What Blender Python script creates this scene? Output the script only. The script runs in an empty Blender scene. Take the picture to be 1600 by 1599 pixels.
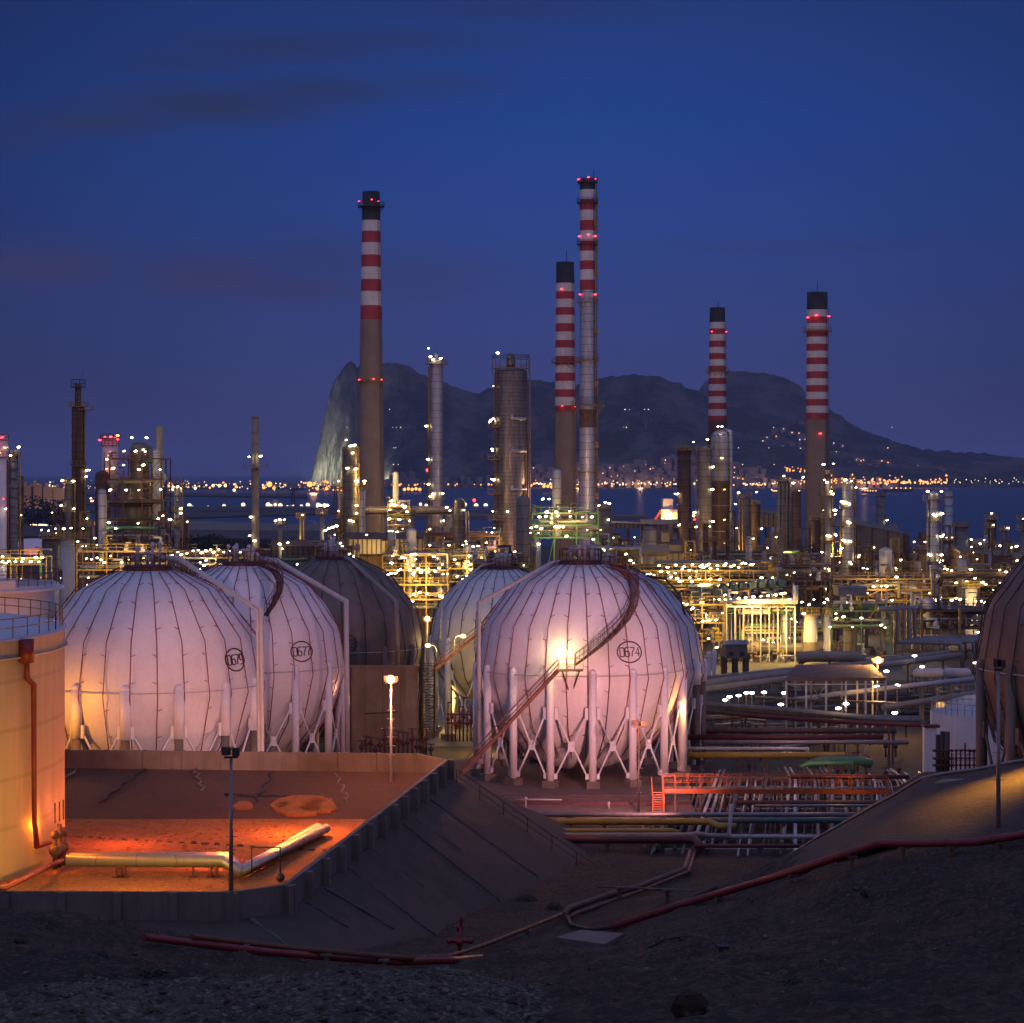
HAZE = 0.000033
import bpy, bmesh, math, random
import numpy as np
from mathutils import Vector, noise
R = random.Random(7)
sc = bpy.context.scene
COL = sc.collection
F, HX, HY, HC = 3600.0, 800.0, 740.0, 29.1      # survey constants: focal length, horizon and eye height

def P(px, py, Y):
    """the place at distance Y metres that the survey photograph shows at (px, py)"""
    return Vector(((px-HX)*Y/F, Y, HC-(py-HY)*Y/F))

_loc = {}
def O(p):
    return Vector(_loc.get(p.name, (0, 0, 0))) if p else Vector((0, 0, 0))
def link(name, data, parent=None, loc=(0, 0, 0)):
    o = bpy.data.objects.new(name, data); COL.objects.link(o)
    o.location = loc
    if parent:
        o.parent = parent; _loc[o.name] = tuple(O(parent)+Vector(loc))
    else:
        _loc[o.name] = tuple(loc)
    return o
def tag(o, label=None, cat=None, group=None, kind=None):
    if label: o['label'] = label
    if cat: o['category'] = cat
    if group: o['group'] = group
    if kind or cat: o['kind'] = kind or 'thing'
    return o
def thing(name, loc, label, cat, group=None):
    o = link(name, None, None, tuple(loc)); o.empty_display_size = 0.5
    return tag(o, label, cat, group)

class MB:
    def __init__(s): s.v = []; s.f = []; s.mi = []; s.sm = []
    def add(s, vs, fs, mi=0, smooth=False):
        b = len(s.v); s.v += [tuple(v) for v in vs]
        for f in fs:
            s.f.append([i+b for i in f]); s.mi.append(mi); s.sm.append(smooth)
        return s
    def box(s, c, d, mi=0, rz=0.0):
        x, y, z = c; a, b, h = d[0]/2, d[1]/2, d[2]/2
        cs, sn = math.cos(rz), math.sin(rz)
        vs = []
        for k in (-h, h):
            for i, j in ((-a, -b), (a, -b), (a, b), (-a, b)):
                vs.append((x+i*cs-j*sn, y+i*sn+j*cs, z+k))
        return s.add(vs, [(0, 3, 2, 1), (4, 5, 6, 7), (0, 1, 5, 4), (1, 2, 6, 5), (2, 3, 7, 6), (3, 0, 4, 7)], mi)
    def beam(s, p, q, w, h=None, mi=0):
        h = h or w; p, q = Vector(p), Vector(q); d = q-p
        if d.length < 1e-6: return s
        d.normalize(); up = Vector((0, 0, 1)) if abs(d.z) < .95 else Vector((0, 1, 0))
        a = d.cross(up).normalized()*(w/2); b = a.cross(d).normalized()*(h/2)
        vs = [p-a-b, p+a-b, p+a+b, p-a+b, q-a-b, q+a-b, q+a+b, q-a+b]
        return s.add(vs, [(0, 1, 2, 3), (7, 6, 5, 4), (4, 5, 1, 0), (5, 6, 2, 1), (6, 7, 3, 2), (7, 4, 0, 3)], mi)
    def tube(s, pts, r, n=8, mi=0, cap=True, smooth=True):
        pts = [Vector(p) for p in pts]; m = len(pts)
        if m < 2: return s
        rs = r if isinstance(r, (list, tuple)) else [r]*m
        vs = []; prev = None
        for i, p in enumerate(pts):
            if i == 0: t = pts[1]-p
            elif i == m-1: t = p-pts[-2]
            else: t = (pts[i+1]-p).normalized()+(p-pts[i-1]).normalized()
            if t.length < 1e-9: t = pts[min(i+1, m-1)]-pts[max(i-1, 0)]
            if t.length < 1e-9: t = Vector((0, 0, 1))
            t.normalize()
            if prev is None:
                up = Vector((0, 0, 1)) if abs(t.z) < .9 else Vector((1, 0, 0))
                a = t.cross(up).normalized()
            else:
                a = (prev-t*prev.dot(t))
                a = a.normalized() if a.length > 1e-6 else t.orthogonal().normalized()
            prev = a; b = t.cross(a)
            k = 1.0
            if 0 < i < m-1:
                c = (pts[i+1]-p).normalized().dot(t); k = 1/max(.5, c)
            for j in range(n):
                th = 2*math.pi*j/n
                vs.append(p+(a*math.cos(th)+b*math.sin(th))*rs[i]*(k if n <= 5 or k < 1.2 else 1.15))
        fs = []
        for i in range(m-1):
            for j in range(n):
                fs.append((i*n+j, i*n+(j+1) % n, (i+1)*n+(j+1) % n, (i+1)*n+j))
        s.add(vs, fs, mi, smooth)
        if cap:
            b = len(s.v)-m*n
            s.f.append([b+j for j in range(n)][::-1]); s.mi.append(mi); s.sm.append(False)
            s.f.append([b+(m-1)*n+j for j in range(n)]); s.mi.append(mi); s.sm.append(False)
        return s
    def lathe(s, c, prof, n=32, mi=0, smooth=True, rot=0.0, a0=0.0, a1=2*math.pi):
        """prof: list of (r, z[, material]) about the vertical axis through c"""
        cx, cy = c[0], c[1]; z0 = c[2] if len(c) > 2 else 0
        full = abs(a1-a0-2*math.pi) < 1e-6; cols = n if full else n+1
        vs = []
        for q in prof:
            for j in range(cols):
                th = a0+(a1-a0)*j/n+rot
                vs.append((cx+q[0]*math.cos(th), cy+q[0]*math.sin(th), z0+q[1]))
        b = len(s.v); s.v += vs
        for i in range(len(prof)-1):
            m2 = prof[i][2] if len(prof[i]) > 2 else mi
            for j in range(n):
                j2 = (j+1) % cols
                s.f.append([b+i*cols+j, b+i*cols+j2, b+(i+1)*cols+j2, b+(i+1)*cols+j]); s.mi.append(m2); s.sm.append(smooth)
        return s
    def disc(s, c, r, z, n=24, mi=0):
        vs = [(c[0]+r*math.cos(2*math.pi*j/n), c[1]+r*math.sin(2*math.pi*j/n), z) for j in range(n)]
        return s.add(vs, [tuple(range(n))], mi)
    def ring(s, c, r0, r1, z, h=.12, n=20, mi=0):
        return s.lathe((c[0], c[1], z), [(r0, 0), (r1, 0), (r1, h), (r0, h), (r0, 0)], n, mi, False)
    def rail(s, pts, h=1.1, step=1.6, w=.05, mi=0, mid=True):
        pts = [Vector(p) for p in pts]; up = Vector((0, 0, h))
        for a, b in zip(pts[:-1], pts[1:]):
            s.beam(a+up, b+up, w, w, mi)
            if mid: s.beam(a+up*.52, b+up*.52, w*.8, w*.8, mi)
            n = max(1, round((b-a).length/step))
            for i in range(n): 
                q = a.lerp(b, i/n); s.beam(q, q+up, w, w, mi)
        s.beam(pts[-1], pts[-1]+up, w, w, mi)
        return s
    def ringrail(s, c, r, z, h=1.1, n=14, w=.05, mi=0):
        pts = [(c[0]+r*math.cos(2*math.pi*j/n), c[1]+r*math.sin(2*math.pi*j/n), z) for j in range(n+1)]
        return s.rail(pts, h, 99, w, mi)
    def ladder(s, x, y, z0, z1, w=.5, t=.05, step=.5, mi=0):
        s.beam((x-w/2, y, z0), (x-w/2, y, z1), t); s.beam((x+w/2, y, z0), (x+w/2, y, z1), t)
        z = z0+.3
        while z < z1: s.beam((x-w/2, y, z), (x+w/2, y, z), t*.7); z += step
        return s
    def grid(s, fn, nu, nv, mi=0, smooth=True):
        vs = [fn(i/nu, j/nv) for j in range(nv+1) for i in range(nu+1)]
        fs = [(j*(nu+1)+i, j*(nu+1)+i+1, (j+1)*(nu+1)+i+1, (j+1)*(nu+1)+i) for j in range(nv) for i in range(nu)]
        return s.add(vs, fs, mi, smooth)
    def sphere(s, c, r, nu=10, nv=6, mi=0, sx=1, sy=1, sz=1):
        c = Vector(c); vs = [c+Vector((0, 0, -r*sz))]
        for i in range(1, nv):
            ph = math.pi*i/nv-math.pi/2
            for j in range(nu):
                th = 2*math.pi*j/nu
                vs.append(c+Vector((r*sx*math.cos(ph)*math.cos(th), r*sy*math.cos(ph)*math.sin(th), r*sz*math.sin(ph))))
        vs.append(c+Vector((0, 0, r*sz))); fs = []
        for j in range(nu): fs.append((0, 1+(j+1) % nu, 1+j))
        for i in range(nv-2):
            for j in range(nu):
                a = 1+i*nu; fs.append((a+j, a+(j+1) % nu, a+nu+(j+1) % nu, a+nu+j))
        t = len(vs)-1; a = 1+(nv-2)*nu
        for j in range(nu): fs.append((a+j, a+(j+1) % nu, t))
        return s.add(vs, fs, mi, True)
    def mesh(s, name, mats, off=(0, 0, 0)):
        me = bpy.data.meshes.new(name)
        ox, oy, oz = off
        me.from_pydata([(x-ox, y-oy, z-oz) for x, y, z in s.v], [], s.f)
        for m in (mats if isinstance(mats, (list, tuple)) else [mats]): me.materials.append(m)
        me.polygons.foreach_set('material_index', s.mi); me.polygons.foreach_set('use_smooth', s.sm)
        me.update(); return me
    def build(s, name, mats, parent=None, loc=None):
        if not s.v: return None
        if parent: return link(name, s.mesh(name, mats, O(parent)), parent)
        loc = Vector(loc) if loc is not None else Vector((0, 0, 0))
        return link(name, s.mesh(name, mats, loc), None, tuple(loc))

def copy_child(o, parent, world, name=None):
    """a further copy of a small part (lamp ...), sharing its mesh"""
    c = o.copy(); COL.objects.link(c); c.parent = parent; c.location = Vector(world)-O(parent)
    _loc[c.name] = tuple(world); return c

# ------------------------------------------------------------------ materials
def new_mat(name):
    m = bpy.data.materials.new(name); m.use_nodes = True
    nt = m.node_tree; b = nt.nodes['Principled BSDF']; return m, nt, b
def nd(nt, t, **k):
    n = nt.nodes.new(t)
    for a, v in k.items():
        if a.startswith('i_'): n.inputs[a[2:].replace('_', ' ')].default_value = v
        else: setattr(n, a, v)
    return n
def mix(nt, fac, a, b, mode='MIX'):
    m = nt.nodes.new('ShaderNodeMix'); m.data_type = 'RGBA'; m.blend_type = mode
    for i, v in ((0, fac), (6, a), (7, b)):
        if isinstance(v, bpy.types.NodeSocket): nt.links.new(v, m.inputs[i])
        else: m.inputs[i].default_value = v if i == 0 else (v[0], v[1], v[2], 1)
    return m.outputs[2]
def mth(nt, op, a, b=None, c=None, clamp=False):
    m = nt.nodes.new('ShaderNodeMath'); m.operation = op; m.use_clamp = clamp
    for i, v in enumerate((a, b, c)):
        if v is None: continue
        if isinstance(v, bpy.types.NodeSocket): nt.links.new(v, m.inputs[i])
        else: m.inputs[i].default_value = v
    return m.outputs[0]
def nz(nt, vec, scale, detail=5, rough=.6, out='Fac', dist=0):
    n = nt.nodes.new('ShaderNodeTexNoise'); n.inputs['Scale'].default_value = scale
    n.inputs['Detail'].default_value = detail; n.inputs['Roughness'].default_value = rough; n.inputs['Distortion'].default_value = dist
    if vec is not None: nt.links.new(vec, n.inputs['Vector'])
    return n.outputs[out]
def ramp(nt, v, lo, hi):
    m = nt.nodes.new('ShaderNodeMapRange'); m.inputs[1].default_value = lo; m.inputs[2].default_value = hi
    nt.links.new(v, m.inputs[0]); return m.outputs[0]
def coords(nt, scale=(1, 1, 1), which='Object'):
    t = nt.nodes.new('ShaderNodeTexCoord'); m = nt.nodes.new('ShaderNodeMapping'); m.inputs['Scale'].default_value = scale
    nt.links.new(t.outputs[which], m.inputs['Vector']); return m.outputs[0]
def bump(nt, b, h, strength=.3, dist=.05):
    n = nt.nodes.new('ShaderNodeBump'); n.inputs['Strength'].default_value = strength; n.inputs['Distance'].default_value = dist
    nt.links.new(h, n.inputs['Height']); nt.links.new(n.outputs[0], b.inputs['Normal'])
MATS = {}
def weathered(name, c1, c2, rough=.55, metal=0.0, scale=.8, streak=True, bs=.15, fine=8., lo=.38, hi=.68, c3=None):
    m, nt, b = new_mat(name)
    v = coords(nt); f = ramp(nt, nz(nt, v, scale, 6, .65), lo, hi)
    col = mix(nt, f, c1, c2)
    if streak:
        vs = coords(nt, (1.6, 1.6, .07)); g = ramp(nt, nz(nt, vs, 1.5, 5, .7), .5, .75)
        col = mix(nt, mth(nt, 'MULTIPLY', g, .55), col, c3 or tuple(x*.45 for x in c2))
    fn = nz(nt, v, fine, 4, .6)
    col = mix(nt, .35, col, mix(nt, fn, tuple(x*.6 for x in c1), tuple(min(1, x*1.35) for x in c2)))
    nt.links.new(col, b.inputs['Base Color'])
    b.inputs['Metallic'].default_value = metal
    r = mth(nt, 'MULTIPLY_ADD', f, .2, rough-.1); nt.links.new(r, b.inputs['Roughness'])
    bump(nt, b, fn, bs, .03)
    MATS[name] = m; return m
def emit(name, col, s, sampled=True):
    m, nt, b = new_mat(name); nt.nodes.remove(b)
    e = nd(nt, 'ShaderNodeEmission'); e.inputs[0].default_value = (*col, 1); e.inputs[1].default_value = s
    nt.links.new(e.outputs[0], nt.nodes['Material Output'].inputs[0])
    if not sampled: m.cycles.emission_sampling = 'NONE'
    MATS[name] = m; return m
W = weathered
M_white = W('white_paint', (.72, .70, .70), (.62, .60, .61), .5, 0, .25, True, .05, 3, c3=(.54, .52, .52))
M_greyw = W('grey_white_paint', (.5, .5, .5), (.4, .39, .38), .55, 0, .5)
M_red = W('red_paint', (.24, .022, .02), (.15, .02, .016), .45, 0, 1)
M_redd = W('dark_red_paint', (.11, .022, .018), (.065, .018, .015), .55, 0, 1)
M_orange = W('orange_paint', (.50, .11, .02), (.33, .075, .02), .45, 0, 1)
M_yellow = W('yellow_paint', (.38, .27, .03), (.27, .19, .03), .5, 0, 1)
M_ylwrail = W('ochre_steel', (.38, .25, .06), (.25, .15, .05), .55, .2, 1)
M_rusto = W('rusty_orange_steel', (.19, .065, .022), (.10, .04, .02), .6, .1, 1)
M_green = W('green_paint', (.07, .20, .09), (.05, .13, .07), .5, 0, 1)
M_teal = W('teal_paint', (.07, .13, .13), (.05, .09, .095), .45, 0, 1)
M_brown = W('rusty_steel', (.15, .085, .055), (.09, .05, .035), .7, .1, .6)
M_darkst = W('dark_steel', (.07, .06, .055), (.04, .036, .035), .6, .3, .8)
M_grey = W('grey_steel', (.30, .29, .28), (.2, .19, .18), .45, .5, .6)
M_soot = W('sooty_black', (.03, .03, .035), (.018, .018, .02), .7, 0, .5)
M_cred = W('chimney_red', (.40, .035, .045), (.28, .03, .035), .6, 0, .3, True, .1)
M_cwhite = W('chimney_white', (.66, .64, .62), (.5, .46, .42), .6, 0, .3, True, .1, c3=(.25, .18, .14))
M_cconc = W('chimney_concrete', (.26, .195, .155), (.19, .14, .11), .8, 0, .2, True, .2)
M_conc = W('concrete', (.21, .175, .135), (.12, .10, .08), .85, 0, .35, True, .3)
M_concd = W('dark_concrete', (.15, .135, .125), (.085, .078, .074), .9, 0, .3, False, .5, 5)
M_tankcream = W('cream_tank_paint', (.60, .52, .40), (.52, .45, .34), .4, 0, .15, True, .05, 2, c3=(.33, .27, .2))
M_bluewhite = W('pale_roof_paint', (.62, .62, .66), (.5, .5, .54), .5, 0, .3, False)
M_insul = W('brown_insulation', (.22, .16, .12), (.14, .10, .08), .6, .15, .3, True, .1, 3)
M_buff = W('buff_cladding', (.34, .29, .22), (.24, .2, .15), .65, .1, .4)
M_bulb = emit('sodium_white', (1, .80, .42), 26)
M_bulbw = emit('lamp_white', (1, .88, .66), 20)
M_bulbr = emit('beacon_red', (1, .03, .05), 12)
M_bulbo = emit('sodium_orange', (1, .34, .09), 13.0)
M_bulby = emit('sodium_yellow', (1, .66, .2), 5)
M_town_w = emit('town_white', (1, .74, .45), 2.2, False)
M_town_o = emit('town_orange', (1, .34, .08), 3, False)
M_town_r = emit('town_red', (1, .06, .05), 5, False)

def seamed(name, c1, c2, dz=1.0, metal=.6, rough=.35, vert=True, dark=.35, c3=None):
    """cladding sheets with horizontal joints every dz metres and staggered upright joints"""
    m, nt, b = new_mat(name)
    t = nt.nodes.new('ShaderNodeTexCoord'); sp = nt.nodes.new('ShaderNodeSeparateXYZ'); nt.links.new(t.outputs['Object'], sp.inputs[0])
    fz = mth(nt, 'FRACT', mth(nt, 'DIVIDE', sp.outputs[2], dz))
    seam = mth(nt, 'LESS_THAN', fz, .09)
    row = mth(nt, 'FLOOR', mth(nt, 'DIVIDE', sp.outputs[2], dz))
    if vert:
        an = mth(nt, 'ARCTAN2', sp.outputs[1], sp.outputs[0])
        fa = mth(nt, 'FRACT', mth(nt, 'ADD', mth(nt, 'MULTIPLY', an, 1.9), mth(nt, 'MULTIPLY', row, .5)))
        seam = mth(nt, 'MAXIMUM', seam, mth(nt, 'LESS_THAN', fa, .02))
    wn = nt.nodes.new('ShaderNodeTexWhiteNoise'); wn.noise_dimensions = '1D'; nt.links.new(row, wn.inputs['W'])
    v = coords(nt, (1.2, 1.2, .15)); f = ramp(nt, nz(nt, v, .9, 6, .65), .35, .7)
    col = mix(nt, f, c1, c2); col = mix(nt, mth(nt, 'MULTIPLY', wn.outputs[0], .35), col, c3 or tuple(x*.5 for x in c1))
    col = mix(nt, mth(nt, 'MULTIPLY', seam, 1-dark), col, tuple(x*.25 for x in c2))
    nt.links.new(col, b.inputs['Base Color']); b.inputs['Metallic'].default_value = metal
    nt.links.new(mth(nt, 'MULTIPLY_ADD', f, .25, rough), b.inputs['Roughness'])
    bump(nt, b, mth(nt, 'SUBTRACT', nz(nt, coords(nt), 1.1, 3, .5), mth(nt, 'MULTIPLY', seam, .6)), .25, .06)
    MATS[name] = m; return m
M_alu = seamed('silver_cladding', (.50, .50, .50), (.36, .35, .34), 2.4)
M_alud = seamed('aged_cladding', (.25, .215, .18), (.13, .11, .095), 1.15, .75, .32, True, .15, (.10, .075, .055))
M_rust = seamed('rusted_column', (.14, .075, .05), (.08, .05, .038), 2.2, .2, .6)
M_dgrey = seamed('grey_column', (.24, .215, .19), (.15, .13, .115), 2.4, .3, .45)
M_shell = seamed('tank_shell', (.52, .42, .23), (.45, .36, .19), 3.1, 0, .45, False, .8, (.49, .395, .21))

def earth(name, c1, c2, c3, s1=.08, s2=1.3, bs=.8, peb=6., rough=.95):
    m, nt, b = new_mat(name); bd = .12 if 'floor' in name else .35
    v = coords(nt)
    a = ramp(nt, nz(nt, v, s1, 6, .6, dist=.6), .4, .62); c = ramp(nt, nz(nt, v, s2, 8, .7), .3, .7)
    col = mix(nt, a, c1, c2); col = mix(nt, mth(nt, 'MULTIPLY', c, .7), col, c3)
    vo = nt.nodes.new('ShaderNodeTexVoronoi'); vo.inputs['Scale'].default_value = peb; nt.links.new(v, vo.inputs['Vector'])
    col = mix(nt, ramp(nt, vo.outputs['Color'], .8 if 'floor' in name else .6, 1.05), col, tuple(min(1, x*2.2) for x in c1))
    nt.links.new(col, b.inputs['Base Color']); b.inputs['Roughness'].default_value = rough
    h = mth(nt, 'ADD', mth(nt, 'MULTIPLY', nz(nt, v, .9, 10, .75), 1.4), mth(nt, 'MULTIPLY', vo.outputs['Distance'], -.12 if 'floor' in name else -.35))
    bump(nt, b, h, bs, bd); MATS[name] = m; return m
M_earth = earth('dry_earth', (.070, .043, .017), (.026, .020, .013), (.007, .005, .002))
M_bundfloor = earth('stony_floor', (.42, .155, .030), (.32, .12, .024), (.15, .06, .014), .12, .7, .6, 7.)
M_gravel = earth('crushed_stone', (.18, .148, .108), (.09, .074, .055), (.035, .028, .02), .3, 2.5, 1., 9.)
M_land = earth('far_land', (.05, .05, .04), (.08, .07, .06), (.03, .035, .028), .004, .03, .3, .05)
def slopeconc(name, c1, c2):
    m, nt, b = new_mat(name)
    v = coords(nt); a = ramp(nt, nz(nt, v, .12, 7, .65, dist=1), .35, .65); c = nz(nt, v, 2.5, 9, .75)
    vs = coords(nt, (.5, .08, .5)); st = ramp(nt, nz(nt, vs, 1.2, 6, .7), .55, .72)
    col = mix(nt, a, c1, c2); col = mix(nt, mth(nt, 'MULTIPLY', st, .55), col, tuple(x*.45 for x in c2)); col = mix(nt, .5, col, mix(nt, c, tuple(x*.5 for x in c2), tuple(x*1.5 for x in c1)))
    nt.links.new(col, b.inputs['Base Color']); b.inputs['Roughness'].default_value = .92
    bump(nt, b, mth(nt, 'ADD', c, mth(nt, 'MULTIPLY', nz(nt, v, .5, 6, .7), 1.5)), .7, .18); MATS[name] = m; return m
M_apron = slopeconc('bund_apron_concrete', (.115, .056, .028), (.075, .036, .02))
M_slope = slopeconc('sprayed_concrete', (.078, .058, .042), (.045, .034, .026))
# ------------------------------------------------------------------ camera
cam = bpy.data.cameras.new('camera'); cam.lens = 36*F/1600; cam.sensor_width = 36; cam.shift_y = (HY-799.5)/1600
cam.clip_start = 1; cam.clip_end = 60000
co = link('camera', cam, None, (0, 0, HC)); co.rotation_euler = (math.pi/2, 0, 0); sc.camera = co
sc.view_settings.view_transform = 'Standard'; sc.view_settings.look = 'None'; sc.view_settings.exposure = 0; sc.view_settings.gamma = 1
sc.cycles.max_bounces = 5; sc.cycles.diffuse_bounces = 2; sc.cycles.glossy_bounces = 2; sc.cycles.transmission_bounces = 2
sc.cycles.volume_bounces = 0; sc.cycles.sample_clamp_indirect = 3; sc.cycles.sample_clamp_direct = 0
sc.cycles.use_light_tree = True; sc.cycles.caustics_reflective = False; sc.cycles.caustics_refractive = False

# ------------------------------------------------------------------ dusk sky
w = bpy.data.worlds.new('World'); sc.world = w; w.use_nodes = True
nt = w.node_tree; bg = nt.nodes['Background']
tc = nt.nodes.new('ShaderNodeTexCoord'); sp = nt.nodes.new('ShaderNodeSeparateXYZ'); nt.links.new(tc.outputs['Generated'], sp.inputs[0])
z = sp.outputs[2]; x = sp.outputs[0]; y = sp.outputs[1]
cr = nt.nodes.new('ShaderNodeValToRGB'); nt.links.new(ramp(nt, z, -.02, 1.0), cr.inputs[0])
def st(z): return (z+.02)/1.02
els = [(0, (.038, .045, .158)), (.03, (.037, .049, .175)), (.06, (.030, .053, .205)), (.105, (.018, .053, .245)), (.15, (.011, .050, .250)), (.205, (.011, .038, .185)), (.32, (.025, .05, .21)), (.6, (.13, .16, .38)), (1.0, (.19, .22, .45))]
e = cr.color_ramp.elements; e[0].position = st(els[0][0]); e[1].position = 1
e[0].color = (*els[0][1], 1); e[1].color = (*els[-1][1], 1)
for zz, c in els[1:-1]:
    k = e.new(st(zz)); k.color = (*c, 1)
base = cr.outputs[0]
# slow darkening to both sides of the view, as the dusk arch does
px = mth(nt, 'DIVIDE', x, mth(nt, 'MAXIMUM', y, .05)); pz = mth(nt, 'DIVIDE', z, mth(nt, 'MAXIMUM', y, .05))
side = mth(nt, 'MULTIPLY_ADD', mth(nt, 'POWER', mth(nt, 'ABSOLUTE', mth(nt, 'SUBTRACT', px, .03)), 1.6), -3.6, 1.0)
front = ramp(nt, y, .75, .95)
base = mix(nt, front, base, mix(nt, 1, base, side, 'MULTIPLY'))
cv = nt.nodes.new('ShaderNodeCombineXYZ')
nt.links.new(mth(nt, 'MULTIPLY', px, 5.5), cv.inputs[0]); nt.links.new(mth(nt, 'MULTIPLY', pz, 34), cv.inputs[1])
cn = nz(nt, cv.outputs[0], 1.0, 6, .55, dist=.35)
def blob(cx, cy, sx, sy, amp):
    a = mth(nt, 'POWER', mth(nt, 'DIVIDE', mth(nt, 'SUBTRACT', px, (cx-HX)/F), sx/F), 2)
    b = mth(nt, 'POWER', mth(nt, 'DIVIDE', mth(nt, 'SUBTRACT', pz, (HY-cy)/F), sy/F), 2)
    return mth(nt, 'MULTIPLY', mth(nt, 'EXPONENT', mth(nt, 'MULTIPLY', mth(nt, 'ADD', a, b), -1)), amp)
cl = None
for q in [(150, 190, 150, 22, 1.), (330, 165, 190, 32, 1.1), (520, 142, 170, 26, 1.), (670, 132, 110, 16, .9), (300, 98, 130, 18, .6), (440, 74, 190, 26, .8), (620, 62, 160, 20, .6), (20, 215, 90, 22, .5), (70, 418, 140, 34, 1.1), (330, 432, 130, 38, 1.1), (450, 452, 130, 26, 1.), (500, 410, 110, 44, .7), (660, 435, 130, 46, .55), (800, 15, 220, 16, .6), (1300, 385, 320, 9, .4)]:
    b_ = blob(*q); cl = b_ if cl is None else mth(nt, 'MAXIMUM', cl, b_)
cm = mth(nt, 'MULTIPLY', mth(nt, 'MULTIPLY', cl, ramp(nt, cn, .08, .46)), front)
cm = mth(nt, 'MULTIPLY', cm, .85, clamp=True)
base = mix(nt, cm, base, mix(nt, ramp(nt, z, .06, .16), (.038, .038, .124), (.018, .027, .092)))
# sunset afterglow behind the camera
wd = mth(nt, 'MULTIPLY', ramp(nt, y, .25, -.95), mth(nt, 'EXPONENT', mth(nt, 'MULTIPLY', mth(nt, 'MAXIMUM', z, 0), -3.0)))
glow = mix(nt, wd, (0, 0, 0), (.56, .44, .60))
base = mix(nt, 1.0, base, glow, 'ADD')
sky = nt.nodes.new('ShaderNodeTexSky'); sky.sky_type = 'NISHITA'; sky.sun_disc = False
sky.sun_elevation = math.radians(0.5); sky.sun_rotation = math.radians(180); sky.altitude = 60
ns = nt.nodes.new('ShaderNodeMix'); ns.data_type = 'RGBA'; ns.blend_type = 'ADD'; ns.inputs[0].default_value = .003
nt.links.new(base, ns.inputs[6]); nt.links.new(sky.outputs[0], ns.inputs[7])
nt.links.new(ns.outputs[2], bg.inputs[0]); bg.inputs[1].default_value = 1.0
SKYK = bg
sun = bpy.data.lights.new('sun', 'SUN'); sun.energy = .05; sun.angle = math.radians(40); sun.color = (1, .52, .62)
so = link('sun', sun, None, (0, -200, 200)); so.rotation_euler = Vector((-.25, 1, -.22)).to_track_quat('-Z', 'Y').to_euler()

def lamp(name, kind, loc, energy, color, radius=.3, target=None, size=60, blend=.6):
    l = bpy.data.lights.new(name, kind); l.energy = energy; l.color = color; l.shadow_soft_size = radius
    if kind == 'SPOT': l.spot_size = math.radians(size); l.spot_blend = blend
    o = link(name, l, None, tuple(loc))
    if target is not None: o.rotation_euler = (Vector(target)-Vector(loc)).to_track_quat('-Z', 'Y').to_euler()
    return o
SOD = (1, .34, .10); SODR = (1, .20, .06); WARM = (1, .66, .24); PINK = (1, .42, .38)

# ------------------------------------------------------------------ ground
CP = [(0, 1599, 52), (400, 1599, 52), (800, 1599, 52), (1200, 1599, 50), (1600, 1599, 48), (300, 1560, 70),
 (0, 1427, 100), (90, 1430, 100), (180, 1442, 100), (250, 1470, 99), (310, 1500, 97), (380, 1530, 92), (100, 1500, 80), (200, 1540, 75),
 (450, 1545, 88), (600, 1545, 90), (800, 1530, 96), (1000, 1520, 95), (1200, 1480, 95), (1400, 1460, 90), (1600, 1480, 72),
 (300, 1480, 112), (450, 1500, 113), (600, 1515, 114), (560, 1500, 118), (720, 1505, 120), (800, 1490, 126), (640, 1480, 128),
 (850, 1450, 142), (900, 1400, 158), (1000, 1400, 157), (930, 1345, 174), (1100, 1350, 171), (1180, 1345, 173), (960, 1455, 136),
 (1000, 1470, 118), (1100, 1450, 118), (1250, 1390, 117), (1372, 1336, 117), (1520, 1326, 116), (1600, 1312, 114), (1300, 1420, 105), (1500, 1400, 100), (1600, 1400, 88),
 (1180, 1374, 147), (1300, 1306, 140), (1440, 1230, 134), (1600, 1200, 130), (1700, 1190, 128), (1250, 1370, 127)]
pts = [tuple(P(*c)) for c in CP]
pts += [(0, 0, 27.0), (0, 22, 22.5), (12, 22, 22.5), (-12, 22, 22.5), (0, 36, 19.2), (-10, 36, 19), (10, 36, 19.3), (-60, 0, 26), (60, 0, 28), (0, -60, 46), (-90, -60, 44), (90, -60, 46), (0, -150, 80), (-150, -150, 75), (150, -150, 80),  # high ground behind the camera added unseen to shade the near slope
 (-40, 60, 14), (45, 60, 16), (-60, 90, 9), (60, 90, 15), (-60, 125, 2.5), (-30, 125, 2.5), (-60, 160, 1.5), (-30, 160, 1.5), (-60, 190, 1), (-30, 190, 1), (-18, 135, 2), (-12, 160, 0), (-12, 190, -.3),
 (0, 178, -.7), (14, 178, -.7), (30, 178, -1), (14, 205, -1), (30, 205, -1), (0, 205, -.8), (50, 205, -1), (0, 228, -.8), (30, 228, -1), (60, 228, -1), (-30, 228, -.4), (-60, 228, -.4),
 (22, 165, -.5), (30, 160, 1.5), (34, 150, 4.2), (50, 160, 4.5), (70, 160, 5), (50, 185, 2), (70, 195, 0), (48, 140, 8.5), (60, 140, 9.5), (100, 120, 14), (100, 200, -1), (-100, 200, 0), (-100, 120, 5)]
A = np.array(pts); XY = A[:, :2]; n_ = len(A)
D = np.linalg.norm(XY[:, None]-XY[None], axis=2)
M_ = np.zeros((n_+3, n_+3)); M_[:n_, :n_] = D+np.eye(n_)*-.4; M_[:n_, n_] = 1; M_[n_, :n_] = 1; M_[:n_, n_+1:] = XY/100; M_[n_+1:, :n_] = XY.T/100
sol = np.linalg.solve(M_, np.concatenate([A[:, 2], [0, 0, 0]]))
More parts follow.
